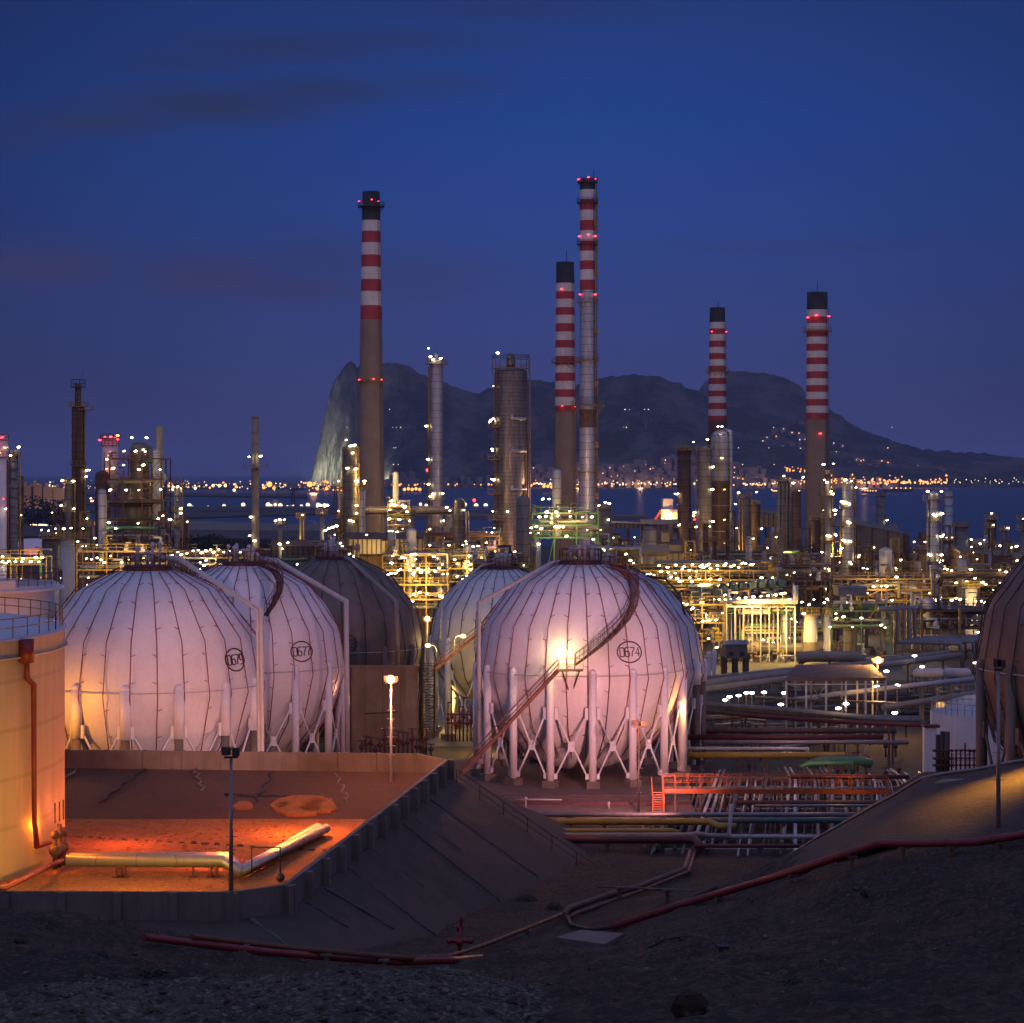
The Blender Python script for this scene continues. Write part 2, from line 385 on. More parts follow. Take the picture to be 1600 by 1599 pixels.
PY = np.array([-1e5, 225, 245, 600, 1200, 1400, 1480, 1e6]); PZ = np.array([0, 0, -2.5, -9, -14, -15.2, -19, -19.])
def height_arr(X, Y):
    shp = X.shape; q = np.stack([X.ravel(), Y.ravel()], 1); out = np.empty(len(q))
    for i in range(0, len(q), 20000):
        p = q[i:i+20000]; d = np.linalg.norm(p[:, None]-XY[None], axis=2)
        out[i:i+20000] = d@sol[:n_]+sol[n_]+p@sol[n_+1:]/100
    out = out.reshape(shp)
    far = np.interp(Y, PY, PZ)
    wt = np.clip((Y-222)/18, 0, 1); side = np.clip((np.abs(X)-110)/60, 0, 1)
    near_side = np.where(Y < 60, np.clip(30-Y*.25, 5, 85), 3.)
    out = out*(1-side)+near_side*side*1.0
    return out*(1-wt)+far*wt
def gz(X, Y): return float(height_arr(np.array([[float(X)]]), np.array([[float(Y)]]))[0, 0])

ys = np.concatenate([np.linspace(-300, 30, 34)[:-1], np.arange(30, 200, .42), np.linspace(200, 260, 60), np.geomspace(262, 1600, 70)])
us = np.concatenate([np.linspace(-2.2, -.34, 24)[:-1], np.linspace(-.34, .34, 300), np.linspace(.34, 2.2, 24)[1:]])
wd_ = np.maximum(ys, 45)+np.where(ys < 45, (45-ys)*.6, 0)
GX = us[None, :]*wd_[:, None]*1.0; GY = np.repeat(ys[:, None], len(us), 1); GZ = height_arr(GX, GY)
near = (GY > 30) & (GY < 200) & (np.abs(us)[None, :] < .36)
rough = np.zeros_like(GZ)
for i, j in zip(*np.nonzero(near)):
    v = Vector((GX[i, j], GY[i, j], 0)); a = .30 if GY[i, j] < 112 else (.18 if GY[i, j] < 140 else .08)
    rough[i, j] = a*(noise.fractal(v*.16, .8, 2.1, 6)*1.6+noise.noise(v*1.1)*.55)
GZ = GZ+rough
nr, nc = GZ.shape
gm = MB(); gm.v = list(map(tuple, np.stack([GX, GY, GZ], 2).reshape(-1, 3).tolist()))
gm.f = [(i*nc+j, i*nc+j+1, (i+1)*nc+j+1, (i+1)*nc+j) for i in range(nr-1) for j in range(nc-1)]
cen = [(ys[i]+ys[i+1])/2 for i in range(nr-1) for j in range(nc-1)]
gm.mi = [0 if c < 205 else 1 for c in cen]; gm.sm = [True]*len(gm.f)
M_yard = slopeconc('yard_ground', (.060, .048, .034), (.038, .030, .022))
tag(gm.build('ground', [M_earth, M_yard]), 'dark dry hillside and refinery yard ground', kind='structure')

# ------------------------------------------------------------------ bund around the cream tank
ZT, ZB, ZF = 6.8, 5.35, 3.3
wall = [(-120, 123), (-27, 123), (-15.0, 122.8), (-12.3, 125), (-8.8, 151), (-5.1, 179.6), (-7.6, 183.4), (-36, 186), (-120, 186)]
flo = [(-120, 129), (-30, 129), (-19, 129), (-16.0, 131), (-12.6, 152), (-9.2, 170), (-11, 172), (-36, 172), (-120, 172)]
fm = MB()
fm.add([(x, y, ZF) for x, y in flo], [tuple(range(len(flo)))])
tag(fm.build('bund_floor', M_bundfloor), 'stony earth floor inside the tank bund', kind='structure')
ss = MB()
for i in range(len(wall)-1):
    a, b, c, d = wall[i], wall[i+1], flo[i+1], flo[i]
    L = max(1, int(math.dist(a, b)/1.5))
    def fn(u, v, a=a, b=b, c=c, d=d):
        xw, yw = a[0]+(b[0]-a[0])*u, a[1]+(b[1]-a[1])*u; xf, yf = d[0]+(c[0]-d[0])*u, d[1]+(c[1]-d[1])*u
        x, y = xw+(xf-xw)*v, yw+(yf-yw)*v
        k = noise.noise(Vector((x*.3, y*.3, 1)))*.12*math.sin(math.pi*v)
        return (x, y, ZB+(ZF-.02-ZB)*v+k)
    ss.grid(fn, L, 10)
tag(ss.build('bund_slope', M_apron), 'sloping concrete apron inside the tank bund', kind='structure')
for kq, (xa_, ya_, xb_, yb_) in enumerate([(-35, 184.8, -36.5, 173.5), (-29.5, 184.6, -31.5, 176), (-25.5, 185, -24, 179), (-19, 184, -19.8, 174.5), (-14, 183.5, -12.5, 176), (-22, 178, -16.5, 177.2)]):
    m = MB(); p = []
    for k in range(12):
        f = k/11; x_, y_ = xa_+(xb_-xa_)*f+.22*math.sin(k*1.9+kq), ya_+(yb_-ya_)*f+.12*math.sin(k*2.7); p.append((x_, y_, ZB+(ZF-ZB)*max(0, (184.9-y_)/12.9)+.07))
    m.tube(p, [.035+.09*abs(math.sin(k*1.3+kq)) for k in range(12)], 5)
    tag(m.build('crack_line', M_soot if kq % 2 else M_conc), 'irregular mended crack running over the inner apron of the bund', 'mended crack', 'mended cracks on the bund apron')
bw = MB()
for i in range(len(wall)-1):
    a, b = Vector((*wall[i], 0)), Vector((*wall[i+1], 0)); d = (b-a); L = d.length; t = d.normalized(); nrm = Vector((t.y, -t.x, 0))
    n = max(1, round(L/(3.07 if i < 2 or i > 5 else 4.1)))
    ang = math.atan2(t.y, t.x)
    for k in range(n):
        m = a+t*(L*(k+.5)/n); bw.box((m.x, m.y, (ZT+ZB-.35)/2), (L/n-.05, .28, ZT-ZB+.35), 0, ang)
    for k in range(n+1):
        q = a+t*(L*k/n)+nrm*(.12 if i < 2 else .27)
        bw.box((q.x, q.y, (ZT+ZB-.35)/2+.015), (.40 if i < 2 else .30, .5 if i < 2 else .66, ZT-ZB+.30), 0, ang)
tag(bw.build('bund_wall', M_conc), 'pale concrete panel wall running round the tank bund', 'wall')
# outer sprayed slope
wo = [(-60, 122.7), (-27, 122.7), (-15.0, 122.4), (-12.0, 124.8), (-8.5, 151), (-4.8, 179.6), (-5.5, 184)]
T = [Vector((-60, 117.5, 4.9)), P(0, 1465, 118)+Vector((0, 0, .2)), P(400, 1484, 116.5), P(532, 1489, 121), P(747, 1445, 150), P(928, 1372, 172), Vector((7.5, 190, -1.2))]
om = MB()
for i in range(len(wo)-1):
    a, b = Vector((*wo[i], ZB)), Vector((*wo[i+1], ZB)); c, d = T[i+1], T[i]; L = max(2, int((b-a).length/.8))
    def fn(u, v, a=a, b=b, c=c, d=d):
        p = a.lerp(b, u).lerp(d.lerp(c, u), v*1.06)
        k = noise.noise(p*.35)*.16+noise.noise(p*1.2)*.05
        return (p.x, p.y, p.z+k*math.sin(math.pi*min(1, v*1.06+.1))-(.25 if v > .98 else 0))
    om.grid(fn, L, 24)
tag(om.build('embankment', M_slope), 'dark sprayed concrete embankment falling away from the bund wall', kind='structure')
def slope_pt(i, u, v): 
    a, b = Vector((*wo[i], ZB)), Vector((*wo[i+1], ZB)); p = a.lerp(b, u).lerp(T[i].lerp(T[i+1], u), v*1.06)
    return p
sm = MB()
for (i, u0, u1, wdt, v1) in [(2, .3, .45, .55, .95), (3, .3, .42, .45, .8), (4, .35, .4, .3, .4), (3, .85, .9, .2, .5)]:
    p = [slope_pt(i, u0+(u1-u0)*k/8, .04+(v1-.04)*k/8)+Vector((0, 0, .16)) for k in range(9)]
    p = [q-Vector((0, 0, .12)) for q in p]
    sm = MB(); sm.tube(p, [wdt*(.22+.12*math.sin(k*1.7))*(1-k/14) for k in range(9)], 6)
    tag(sm.build('mortar_run', M_concd), {.45: 'widest pale mortar run down the near end of the embankment', .42: 'long thin mortar run in the middle of the embankment', .4: 'faint mortar run high on the far embankment', .9: 'short mortar run below the wall halfway'}[u1], 'mortar run')
for kq, (i, u0, u1, v1) in enumerate([(3, .55, .62, .97), (4, .22, .27, .97), (4, .62, .66, .8), (3, .12, .18, .6)]):
    p = [slope_pt(i, u0+(u1-u0)*k/10, .03+(v1-.03)*k/10)+Vector((.06*math.sin(k*2.1), 0, .05)) for k in range(11)]
    tag(MB().tube(p, .04, 5).build('joint_strip', M_darkst), 'narrow dark joint strip running down the sprayed embankment', 'joint strip', 'joint strips on the embankment')
rl = MB(); a_ = slope_pt(4, 1, .05); b_ = slope_pt(4, 1, 1.0)
rl.rail([a_.lerp(b_, k/6)+Vector((-.1, -.3, .05)) for k in range(7)], 1.1, 3.4, .07)
tag(rl.build('handrail', M_darkst), 'dark handrail running down the edge of the embankment', 'handrail')
# right-hand slope
RS = [(1165, 1380, 148), (1240, 1338, 144), (1310, 1296, 140), (1380, 1256, 136.5), (1440, 1222, 134), (1520, 1208, 132), (1600, 1194, 130), (1720, 1180, 127)]
RB = [(1150, 1390, 140), (1190, 1382, 133), (1250, 1362, 126), (1330, 1335, 120.5), (1400, 1322, 119), (1480, 1320, 118), (1600, 1306, 116), (1720, 1296, 115)]
rt = [P(*q) for q in RS]; rb = [P(*q) for q in RB]
rm = MB()
def fn(u, v):
    k = u*(len(rt)-1); i = min(int(k), len(rt)-2); f = k-i
    p = rb[i].lerp(rb[i+1], f).lerp(rt[i].lerp(rt[i+1], f), v)
    return (p.x, p.y, p.z+.35*math.sin(math.pi*v)+.1*noise.noise(p*.4)+.08)
rm.grid(fn, 60, 20)
rm.grid(lambda u, v: tuple(Vector(fn(u, 1)).lerp(Vector(fn(u, 1))+Vector((1, 9, -6.5)), v)), 60, 4)
tag(rm.build('embankment', M_slope), 'rounded sprayed concrete bank below the brown sphere', kind='structure')
kb = MB(); kp = [Vector(fn(k/40, 1))+Vector((0, 0, .12)) for k in range(41)]; kb.tube(kp, .11, 6)
tag(kb.build('pipe', M_grey), 'grey pipe laid along the crest of the right concrete bank', 'pipe')

def water_tank():
    t = thing('storage_tank', (-55.55, 155, ZF), 'large cream cylindrical storage tank with pale blue roof at left edge', 'tank')
    c = (-55.55, 155); rad = 25.0; zt = HC-245*155/F
    MB().lathe((*c, 0), [(rad, ZF), (rad, zt)], 160).build('shell', M_shell, t)
    MB().lathe((*c, 0), [(rad+.12, zt-.15), (rad+.12, zt+.06), (rad-.2, zt+.06), (12, zt+.9), (0.01, zt+1.5)], 120).build('roof', M_bluewhite, t)
    MB().lathe((*c, 0), [(rad+.02, zt-1.3), (rad+.22, zt-1.3), (rad+.22, zt-1.2), (rad+.02, zt-1.2)], 120, 0, False).build('stiffener_ring', M_tankcream, t)
    MB().ringrail(c, rad-.15, zt+.06, 1.2, 80, .07).build('railing', M_ylwrail, t)
    # deluge riser on the visible face
    def on(px, z, off=.35):
        s = (px-HX)/F; a = 1+s*s; bq = -2*(c[0]*s+c[1]); cq = c[0]**2+c[1]**2-(rad+off)**2
        Y = (-bq-math.sqrt(bq*bq-4*a*cq))/(2*a); return Vector((s*Y, Y, z))
    m = MB()
    top = on(42, zt-.2); m.tube([top, on(42, zt-2.6), on(53, zt-3.1), on(53, zt-6), on(54, ZF+3.2), on(58, ZF+1.6), on(95, ZF+1.6, .9), on(97, ZF+.5, 1.4)], .17, 8)
    m.tube([on(97, ZF+.5, 1.4), P(8, 1388, 136), P(-60, 1388, 134)], .17, 8)
    m.build('deluge_pipe', M_red, t)
    MB().tube([on(41, zt-.1), on(41, zt-1.6)], .5, 10).build('foam_chamber', M_red, t)
    v = MB()
    for k, px_ in enumerate((86, 93, 99)):
        q = on(px_, ZF, 1.2)
        v.tube([q, q+Vector((0, 0, 2.4+.4*(k % 2)))], .16, 8); v.sphere(q+Vector((0, 0, 1.2)), .42); v.sphere(q+Vector((0, 0, 2.2)), .3)
        v.tube([q+Vector((0, 0, 3)), q+Vector((0, 0, 4.3))], .05, 6)
    v.build('valve', M_brown, t)
    vent = MB(); vent.box((-40.5, 143.5, zt+.75), (1.6, .8, .5)); vent.build('roof_hatch', M_white, t)
    return t
water_tank()
def floating_tank():
    Y = 205.; c = (P(-110, 0, Y).x, Y); rad = 198*Y/F; zt = P(0, 912, Y).z
    t = thing('storage_tank', (*c, 0), 'pink lit white tank with dark rim behind the cream tank', 'tank')
    MB().lathe((*c, 0), [(rad, 0), (rad, zt-.5)], 90).build('shell', M_white, t)
    MB().lathe((*c, 0), [(rad+.02, zt-.5), (rad+.5, zt-.5), (rad+.5, zt-.3), (rad+.02, zt-.3), (rad, zt), (rad-.3, zt), (rad-.3, zt-2)], 90, 0, False).build('top_rim', M_white, t)
    MB().disc(c, rad-.3, zt-1.2, 60).build('floating_roof', M_redd, t)
    b = MB()
    for k in range(5):
        an = -1.62+k*.22; q = (c[0]+(rad+.2)*math.cos(an), c[1]+(rad+.2)*math.sin(an))
        b.box((*q, zt+.1), (1.8, .3, 1.0), 0, an+math.pi/2)
    b.build('wind_girder_bracket', M_white, t)
    MB().ringrail(c, rad+.3, zt, 1.1, 60, .06).build('railing', M_redd, t)
floating_tank()

# ------------------------------------------------------------------ pressure spheres
EYE = Vector((0, 0, HC))
def onsphere(px, py, C, r):
    d = (P(px, py, 1)-EYE).normalized(); oc = EYE-C; b = oc.dot(d); c = oc.dot(oc)-r*r; q = b*b-c
    if q <= 0: p = EYE-d*b; return C+(p-C).normalized()*r
    return EYE+d*(-b-math.sqrt(q))
GL = {'0': [[(.1, 0), (0, .12), (0, .88), (.1, 1), (.5, 1), (.6, .88), (.6, .12), (.5, 0), (.1, 0)]],
 '6': [[(.55, 1), (.12, 1), (0, .85), (0, .12), (.1, 0), (.5, 0), (.6, .12), (.6, .45), (.5, .56), (.02, .56)]],
 '7': [[(0, 1), (.6, 1), (.6, .85), (.25, .4), (.22, 0)]],
 '9': [[(.05, 0), (.48, 0), (.6, .15), (.6, .88), (.5, 1), (.1, 1), (0, .88), (0, .55), (.1, .44), (.58, .44)]],
 '4': [[(.48, 0), (.48, 1), (0, .32), (.64, .32)]],
 '3': [[(0, 1), (.5, 1), (.6, .88), (.6, .64), (.48, .52), (.15, .52)], [(.48, .52), (.6, .4), (.6, .12), (.5, 0), (0, 0)]],
 '5': [[(.6, 1), (0, 1), (0, .56), (.5, .56), (.6, .45), (.6, .12), (.5, 0), (0, 0)]]}
M_ink = W('black_sign_paint', (.015, .015, .02), (.02, .02, .025), .5, 0, 1, False)

def sphere_tank(label, cx, cy, rpx, Y, nmer, nleg, legoff, num=None, numpos=None, shellmat=None, merm=None, legm=None, sleeve=None, lats=(76, 53, 23, -3, -30, -52), base=None, seed=0):
    C = P(cx, cy, Y); r = rpx*Y/F; g = gz(C.x, C.y)+.25 if base is None else base
    shellmat = shellmat or M_white; merm = merm or M_red; legm = legm or M_white
    t = thing('sphere_tank', (C.x, C.y, g), label, 'sphere tank', 'spherical gas tanks')
    s = MB()
    prof = [(max(.001, r*math.cos(math.radians(a))), r*math.sin(math.radians(a))) for a in np.linspace(-90, 90, 65)]
    s.lathe(C, prof, 112); s.build('shell', shellmat, t)
    va = math.atan2(-C.y, -C.x)            # azimuth that faces the hill
    def sp_(az, lat, rr):
        a = va+az; return C+Vector((math.cos(a)*math.cos(lat), math.sin(a)*math.cos(lat), math.sin(lat)))*rr
    for k in range(nmer):
        az = 2*math.pi*(k+.35)/nmer
        if math.cos(az) < -.35: continue
        m = MB(); ps = [sp_(az, math.radians(a), r+.36) for a in lats]; m.tube(ps, .042, 6)
        for i in range(len(ps)-1):
            for f in (.25, .75):
                q = ps[i].lerp(ps[i+1], f); sd = 1 if (k+i) % 2 else -1
                tan = Vector((-math.sin(va+az), math.cos(va+az), 0))*sd
                m.tube([q, q+tan*.42+Vector((0, 0, .16))], .025, 4)
        m.build('sprinkler_pipe', merm, t)
    m = MB(); n = 64; m.tube([sp_(2*math.pi*k/n, math.radians(-1), r+.22) for k in range(n+1)], .05, 5); m.build('ring_pipe', M_greyw, t)
    legpos = []
    for k in range(nleg):
        az = math.radians(legoff)+2*math.pi*k/nleg; p = sp_(az, 0, r); legpos.append((az, p))
        m = MB(); lr = .37; zt = C.z+.1; out = Vector((math.cos(va+az), math.sin(va+az), 0))
        q = p+out*.02
        m.tube([(q.x, q.y, g+.55), (q.x, q.y, sleeve if sleeve else zt)], lr, 16)
        if not sleeve: m.sphere((q.x, q.y, zt), lr, 12, 6)
        m.build('leg', legm if not sleeve else M_conc, t)
        if sleeve:
            m = MB(); m.tube([(q.x, q.y, sleeve), (q.x, q.y, zt)], lr*1.28, 16); m.sphere((q.x, q.y, zt), lr*1.28, 12, 6); m.build('leg_sleeve', M_white, t)
        m = MB(); m.box((q.x, q.y, g+.25), (1.25, 1.25, .7), 0, va+az); m.build('footing', M_conc, t)
    zl = C.z-(C.z-g)*.36; zc = g+(C.z-g)*.36; zb = g+1.0
    for k in range(nleg):
        a0, p0 = legpos[k]; a1, p1 = legpos[(k+1) % nleg]
        if math.cos((a0+math.pi/nleg)) < -.2: continue
        m = MB(); mid = (p0+p1)/2; mid.z = zc; tv = (p1-p0).normalized()
        for a, b, sg in ((p0, p1, 1), (p1, p0, -1)):
            s0 = Vector((a.x, a.y, zl))+tv*sg*.55; s1 = Vector((b.x, b.y, zb))-tv*sg*.5
            m.tube([s0, mid+tv*sg*-.1], .10, 6); m.tube([mid+tv*sg*.1, s1], .10, 6)
            m.box((s0.x, s0.y, s0.z+.1), (.3, .3, 1.1), 0, math.atan2(tv.y, tv.x)); m.box((s1.x, s1.y, s1.z), (.3, .3, .5), 0, math.atan2(tv.y, tv.x))
        m.box(mid, (.6, .16, .9), 0, math.atan2(tv.y, tv.x)); m.build('brace', legm, t)
    # top platform
    pr = r*.205; pz = C.z+math.sqrt(r*r-pr*pr)+.25
    MB().ring(C, .8, pr, pz, .12, 28).ring(C, pr, pr+.12, pz-.5, .55, 28).build('top_platform', M_redd, t)
    MB().ringrail(C, pr, pz+.1, 1.1, 22, .06).build('platform_railing', M_redd, t)
    rr = random.Random(seed); m = MB()
    for k in range(9):
        a = rr.uniform(0, 6.28); d = rr.uniform(.2, .75)*pr; q = (C.x+d*math.cos(a), C.y+d*math.sin(a)); h = rr.uniform(.7, 2.1)
        m.tube([(*q, pz), (*q, pz+h)], rr.uniform(.07, .2), 8); m.sphere((*q, pz+h), .22, 8, 5)
    m.tube([(C.x-pr*.7, C.y, pz+.9), (C.x, C.y-.3, pz+1.3), (C.x+pr*.7, C.y, pz+.9)], .12, 8); m.build('top_nozzle', M_greyw, t)
    if num:
        o = onsphere(*numpos, C, r+.02); e3 = (o-C).normalized(); e1 = Vector((0, 0, 1)).cross(e3).normalized()
        if e1.dot(Vector((1, 0, 0))) < 0: e1 = -e1
        e2 = e3.cross(e1)
        if e2.z < 0: e2 = -e2
        def mp(u, v): return C+(o-C+e1*u+e2*v).normalized()*(r+.03)
        m = MB(); m.tube([mp(1.28*math.cos(2*math.pi*k/40), .98*math.sin(2*math.pi*k/40)) for k in range(41)], .06, 6); m.build('sign_oval', M_ink, t)
        m = MB(); cwid, ch = .54, .84; x0 = -(len(num)*cwid-.1)/2+.02
        for i, c in enumerate(num):
            for st_ in GL[c]: m.tube([mp(x0+i*cwid+a*.70, (b-.5)*ch) for a, b in st_], .05, 6)
        m.build('tank_number', M_ink, t)
    return t, C, r, g, sp_

def vent_pipe(t, pts, rad=.2, mat=None):
    MB().tube(pts, rad, 10).build('relief_pipe', mat or M_greyw, t)
M_dusty = W('dusty_white_paint', (.60, .60, .66), (.44, .44, .50), .6, 0, .5, True, .1, 2.5, c3=(.3, .3, .33))

S679, C, r, g, _ = sphere_tank('white sphere tank numbered 0679, nearest the cream tank', 231, 1064, 177, 203, 28, 14, 15, '0679', (368, 1031), sleeve=P(0, 1150, 196).z, seed=1)
vent_pipe(S679, [P(250, 873, 203), P(278, 872, 201), P(408, 955, 194), P(409, 1175, 194)], .22)
vent_pipe(S679, [P(270, 878, 203), P(284, 878, 200.6), P(402, 954, 193.4), P(404, 1175, 193.4)], .13)
S677, C, r, g, _ = sphere_tank('white sphere tank numbered 0677, right of and behind 0679', 381, 1036, 156, 231, 30, 14, 4, '0677', (472, 1018), lats=(76, 50, 20, -3, -30, -52), seed=2)
vent_pipe(S677, [P(400, 872, 231), P(432, 876, 229), P(541, 940, 222), P(543, 1180, 222)], .24)
def spiral(t, C, r, path, wid=1.0, mat=None, rmat=None, treads=True):
    """path of pixels climbing the sphere"""
    inn = [onsphere(a, b, C, r+.55) for a, b in path]
    dense = []
    for a, b in zip(inn[:-1], inn[1:]):
        for k in range(6): dense.append(C+((a-C).lerp(b-C, k/6)).normalized()*(r+.55))
    dense.append(inn[-1]); outp = [p+(Vector((p.x-C.x, p.y-C.y, 0)).normalized()*wid) for p in dense]
    m = MB(); m.tube(dense, .09, 5); m.tube(outp, .09, 5); m.build('stringer', mat, t)
    m = MB()
    for i in range(len(dense)-1):
        for k in range(3):
            a = dense[i].lerp(dense[i+1], k/3); b = outp[i].lerp(outp[i+1], k/3); d = (dense[i+1]-dense[i]); d.z = 0
            d = d.normalized()*.13 if d.length > .01 else Vector((.13, 0, 0))
            m.add([a-d, b-d, b+d, a+d, a-d-Vector((0, 0, .04)), b-d-Vector((0, 0, .04)), b+d-Vector((0, 0, .04)), a+d-Vector((0, 0, .04))], [(0, 1, 2, 3), (7, 6, 5, 4), (0, 4, 5, 1), (2, 6, 7, 3)])
    m.build('steps', mat, t)
    m = MB(); m.rail(outp[::2], 1.05, 99, .05); m.rail([p+Vector((0, 0, 0)) for p in dense[::2]], 1.05, 99, .04); m.build('stair_railing', rmat or mat, t)
spiral(S677, C, r, [(405, 884), (424, 892), (433, 908), (432, 925), (424, 944), (413, 962)], 1.1, M_redd)

SB, C, r, g, _ = sphere_tank('brown insulated sphere tank partly hidden behind the concrete fire wall', 522, 1008, 137, 262, 24, 14, 8, '0673', (540, 1006), shellmat=M_insul, merm=M_darkst, legm=M_insul, seed=3)
vent_pipe(SB, [P(520, 868, 262), P(545, 874, 260), P(619, 940, 251), P(622, 1060, 251)], .25, M_buff)
S675, C675, r675, g, _ = sphere_tank('small white sphere tank with glowing yellow lower half left of 0674', 783, 996, 109, 284, 28, 12, 12, seed=4, merm=M_darkst)
vent_pipe(S675, [P(775, 880, 284), P(752, 884, 283), P(690, 940, 277), P(688, 1000, 276)], .14)
S67, C, r, g, _ = sphere_tank('greyish white sphere tank half hidden behind 0674 at its right', 947, 1036, 150, 248, 32, 16, 0, shellmat=M_dusty, seed=5, merm=M_darkst, sleeve=P(0, 1075, 240).z, base=-2.4)
S674, C674, r674, g674, sp674 = sphere_tank('pink lit white sphere tank numbered 0674 with a spiral stairway', 907, 1040, 162, 223, 32, 16, 6.4, '0674', (984, 1019), base=.05, lats=(76, 52, 24, -3, -30, -52), seed=6)
vent_pipe(S674, [P(880, 878, 223), P(862, 880, 222), P(748, 942, 216), P(748, 1195, 216)], .2, M_greyw)
path = [(948, 886), (966, 892), (980, 905), (986, 924), (984, 945), (975, 966), (958, 988), (938, 1007), (918, 1024), (900, 1038)]
spiral(S674, C674, r674, path, 1.15, M_brown, M_redd)
land = onsphere(892, 1046, C674, r674+.6)
m = MB(); m.box(land+Vector((0, -.5, -.05)), (2.2, 1.4, .12)); m.beam(land+Vector((-.8, -.3, -.1)), land+Vector((-.2, .8, -2)), .1); m.beam(land+Vector((.8, -.3, -.1)), land+Vector((.2, .8, -2)), .1)
m.build('stair_landing', M_brown, S674)
m = MB(); l2 = land+Vector((0, -.5, 0)); m.rail([l2+Vector((1.1, -.7, 0)), l2+Vector((-1.1, -.7, 0))], 1.1, .8, .05); m.build('landing_railing', M_ylwrail, S674)
top = land+Vector((-1.2, -.6, 0)); bot = P(722, 1208, 209); off = Vector((0, -1.0, 0))
def flight(t, top, bot, off, mat, rmat, nst=46):
    m = MB(); m.beam(top, bot, .09, .32); m.beam(top+off, bot+off, .09, .32); m.build('stringer', mat, t)
    m = MB()
    for k in range(nst):
        q = top.lerp(bot, (k+.5)/nst)+off/2; m.box(q, (.28, off.length, .05))
    m.build('steps', mat, t)
    m = MB(); m.rail([top, bot], 1.0, 1.8, .05); m.rail([top+off, bot+off], 1.0, 1.8, .05); m.build('stair_railing', rmat, t)
flight(S674, top, bot, off, M_rusto, M_rusto)
# flight of the small sphere
l5 = onsphere(712, 1018, C675, r675+.8); l6 = onsphere(772, 952, C675, r675+.8)
flight(S675, l6+Vector((1.5, -2, 0)), P(675, 1050, 270), off, M_rusto, M_rusto, 40)
SR, C, r, g, _ = sphere_tank('dark brown insulated sphere tank cut by the right edge', 1768, 1040, 235, 153, 36, 14, 3, shellmat=M_insul, merm=M_darkst, legm=M_insul, base=4.5, seed=7)
vent_pipe(S67, [P(1010, 900, 246), P(1040, 905, 244), P(1062, 930, 240), P(1070, 960, 238)], .12, M_redd)

M_padc = slopeconc('stained_pad_concrete', (.17, .11, .085), (.11, .075, .06))
# pad under 0674
m = MB(); x0, x1 = -16, P(1078, 0, 205).x
m.box(((x0+x1)/2, 216, -.45), (x1-x0, 37, .9)); tag(m.build('pad', M_padc), 'low concrete pad under sphere 0674', kind='structure')
m = MB(); m.box(((x0+x1)/2, 202.5, .12), (x1-x0, .25, .24)); m.rail([(x0, 203, .2), (x1, 203, .2)], .5, 3, .05)
tag(m.build('kerb', M_redd), 'dark red kerb in front of the legs of sphere 0674', 'kerb')
m = MB()
for (x, y, h) in ((1.2, 200.2, .9), (-1.2, 200.6, .35), (-3.5, 199.5, .3), (8.4, 200, .5)): m.tube([(x, y, 0), (x, y, h)], .07, 6); m.sphere((x, y, h), .13, 8, 5)
tag(m.build('ground_valve', M_greyw), 'short valve posts on the pink lit pad before sphere 0674', 'valve')
m = MB(); m.tube([P(805, 1249, 203)+Vector((0, 0, .0)), P(878, 1250, 202.8)], .07, 6); tag(m.build('pipe', M_greyw), 'thin pale pipe lying on the pad before sphere 0674', 'pipe')

# fire wall before the brown sphere
fw = thing('fire_wall', P(600, 1165, 246), 'tall stained concrete fire wall before the brown sphere', 'wall')
m = MB(); zb_ = gz(-13, 246); zt_ = P(0, 1042, 246).z; xa, xb = P(543, 0, 246).x, P(653, 0, 246).x
nb = 4
for k in range(nb):
    xx0 = xa+(xb-xa)*k/nb; xx1 = xa+(xb-xa)*(k+1)/nb
    m.box(((xx0+xx1)/2, 246+.02*(k % 2), (zb_+zt_)/2+.1*(k % 2)-.4), (xx1-xx0-.04, .5, zt_-zb_+.8))
m.build('panel', M_conc, fw)
m = MB(); m.box(((xa+xb)/2, 246, zt_+.05), (xb-xa+.3, .8, .22)); m.build('coping', M_conc, fw)
m = MB(); m.beam((xa+.3, 245.6, zb_), (xa+.3, 245.6, zt_), .3); m.tube([P(569, 1115, 245.4), P(622, 1113, 245.4)], .06, 6); m.build('conduit', M_darkst, fw)

# ------------------------------------------------------------------ lamp posts and their light
def lamp_post(name, label, px, ptop, pbase, Y, head='flood', bulb=None, bs=.3, arms=1, hsz=1.0, mat=None, rungs=True):
    b = P(px, pbase, Y); tp = P(px, ptop, Y)
    t = thing(name, b-Vector((0, 0, .3)), label, 'lamp post', 'lamp posts around the tank yard')
    MB().tube([b-Vector((0, 0, .6)), tp], [.13, .08], 10).build('pole', mat or M_grey, t)
    if rungs:
        m = MB()
        for k in range(3, 9):
            z = tp.z-k*.7
            if z > b.z: m.beam((b.x-.3, Y, z), (b.x+.3, Y, z), .04)
        m.build('step_bolt', mat or M_grey, t)
    m = MB(); m.box(tp+Vector((0, 0, .05)), (.9*hsz, .12, .1)); m.box(tp+Vector((.3*hsz, -.1, .35)), (.42*hsz, .4, .42), 0, .3); m.box(tp+Vector((-.3*hsz, -.1, .4)), (.42*hsz, .4, .42), 0, -.3)
    m.build('floodlight_housing', M_darkst, t)
    if bulb:
        m = MB(); m.sphere(tp+Vector((0, -.45, .35)), bs*hsz, 12, 8); m.build('bulb', bulb, t)
    return tp
tp = lamp_post('lamp_post', 'unlit slim floodlight post rising from the front bund wall', 361, 1185, 1393, 123.4, hsz=.85)
tp = lamp_post('lamp_post', 'floodlight post with blazing orange lamp before the fire wall', 611, 1068, 1250, 181, bulb=M_bulbo, hsz=1.0, bs=.33, mat=M_greyw)
lamp('sodium_light', 'POINT', tp+Vector((0, -1.2, .5)), 3200, (1, .36, .16), .4)
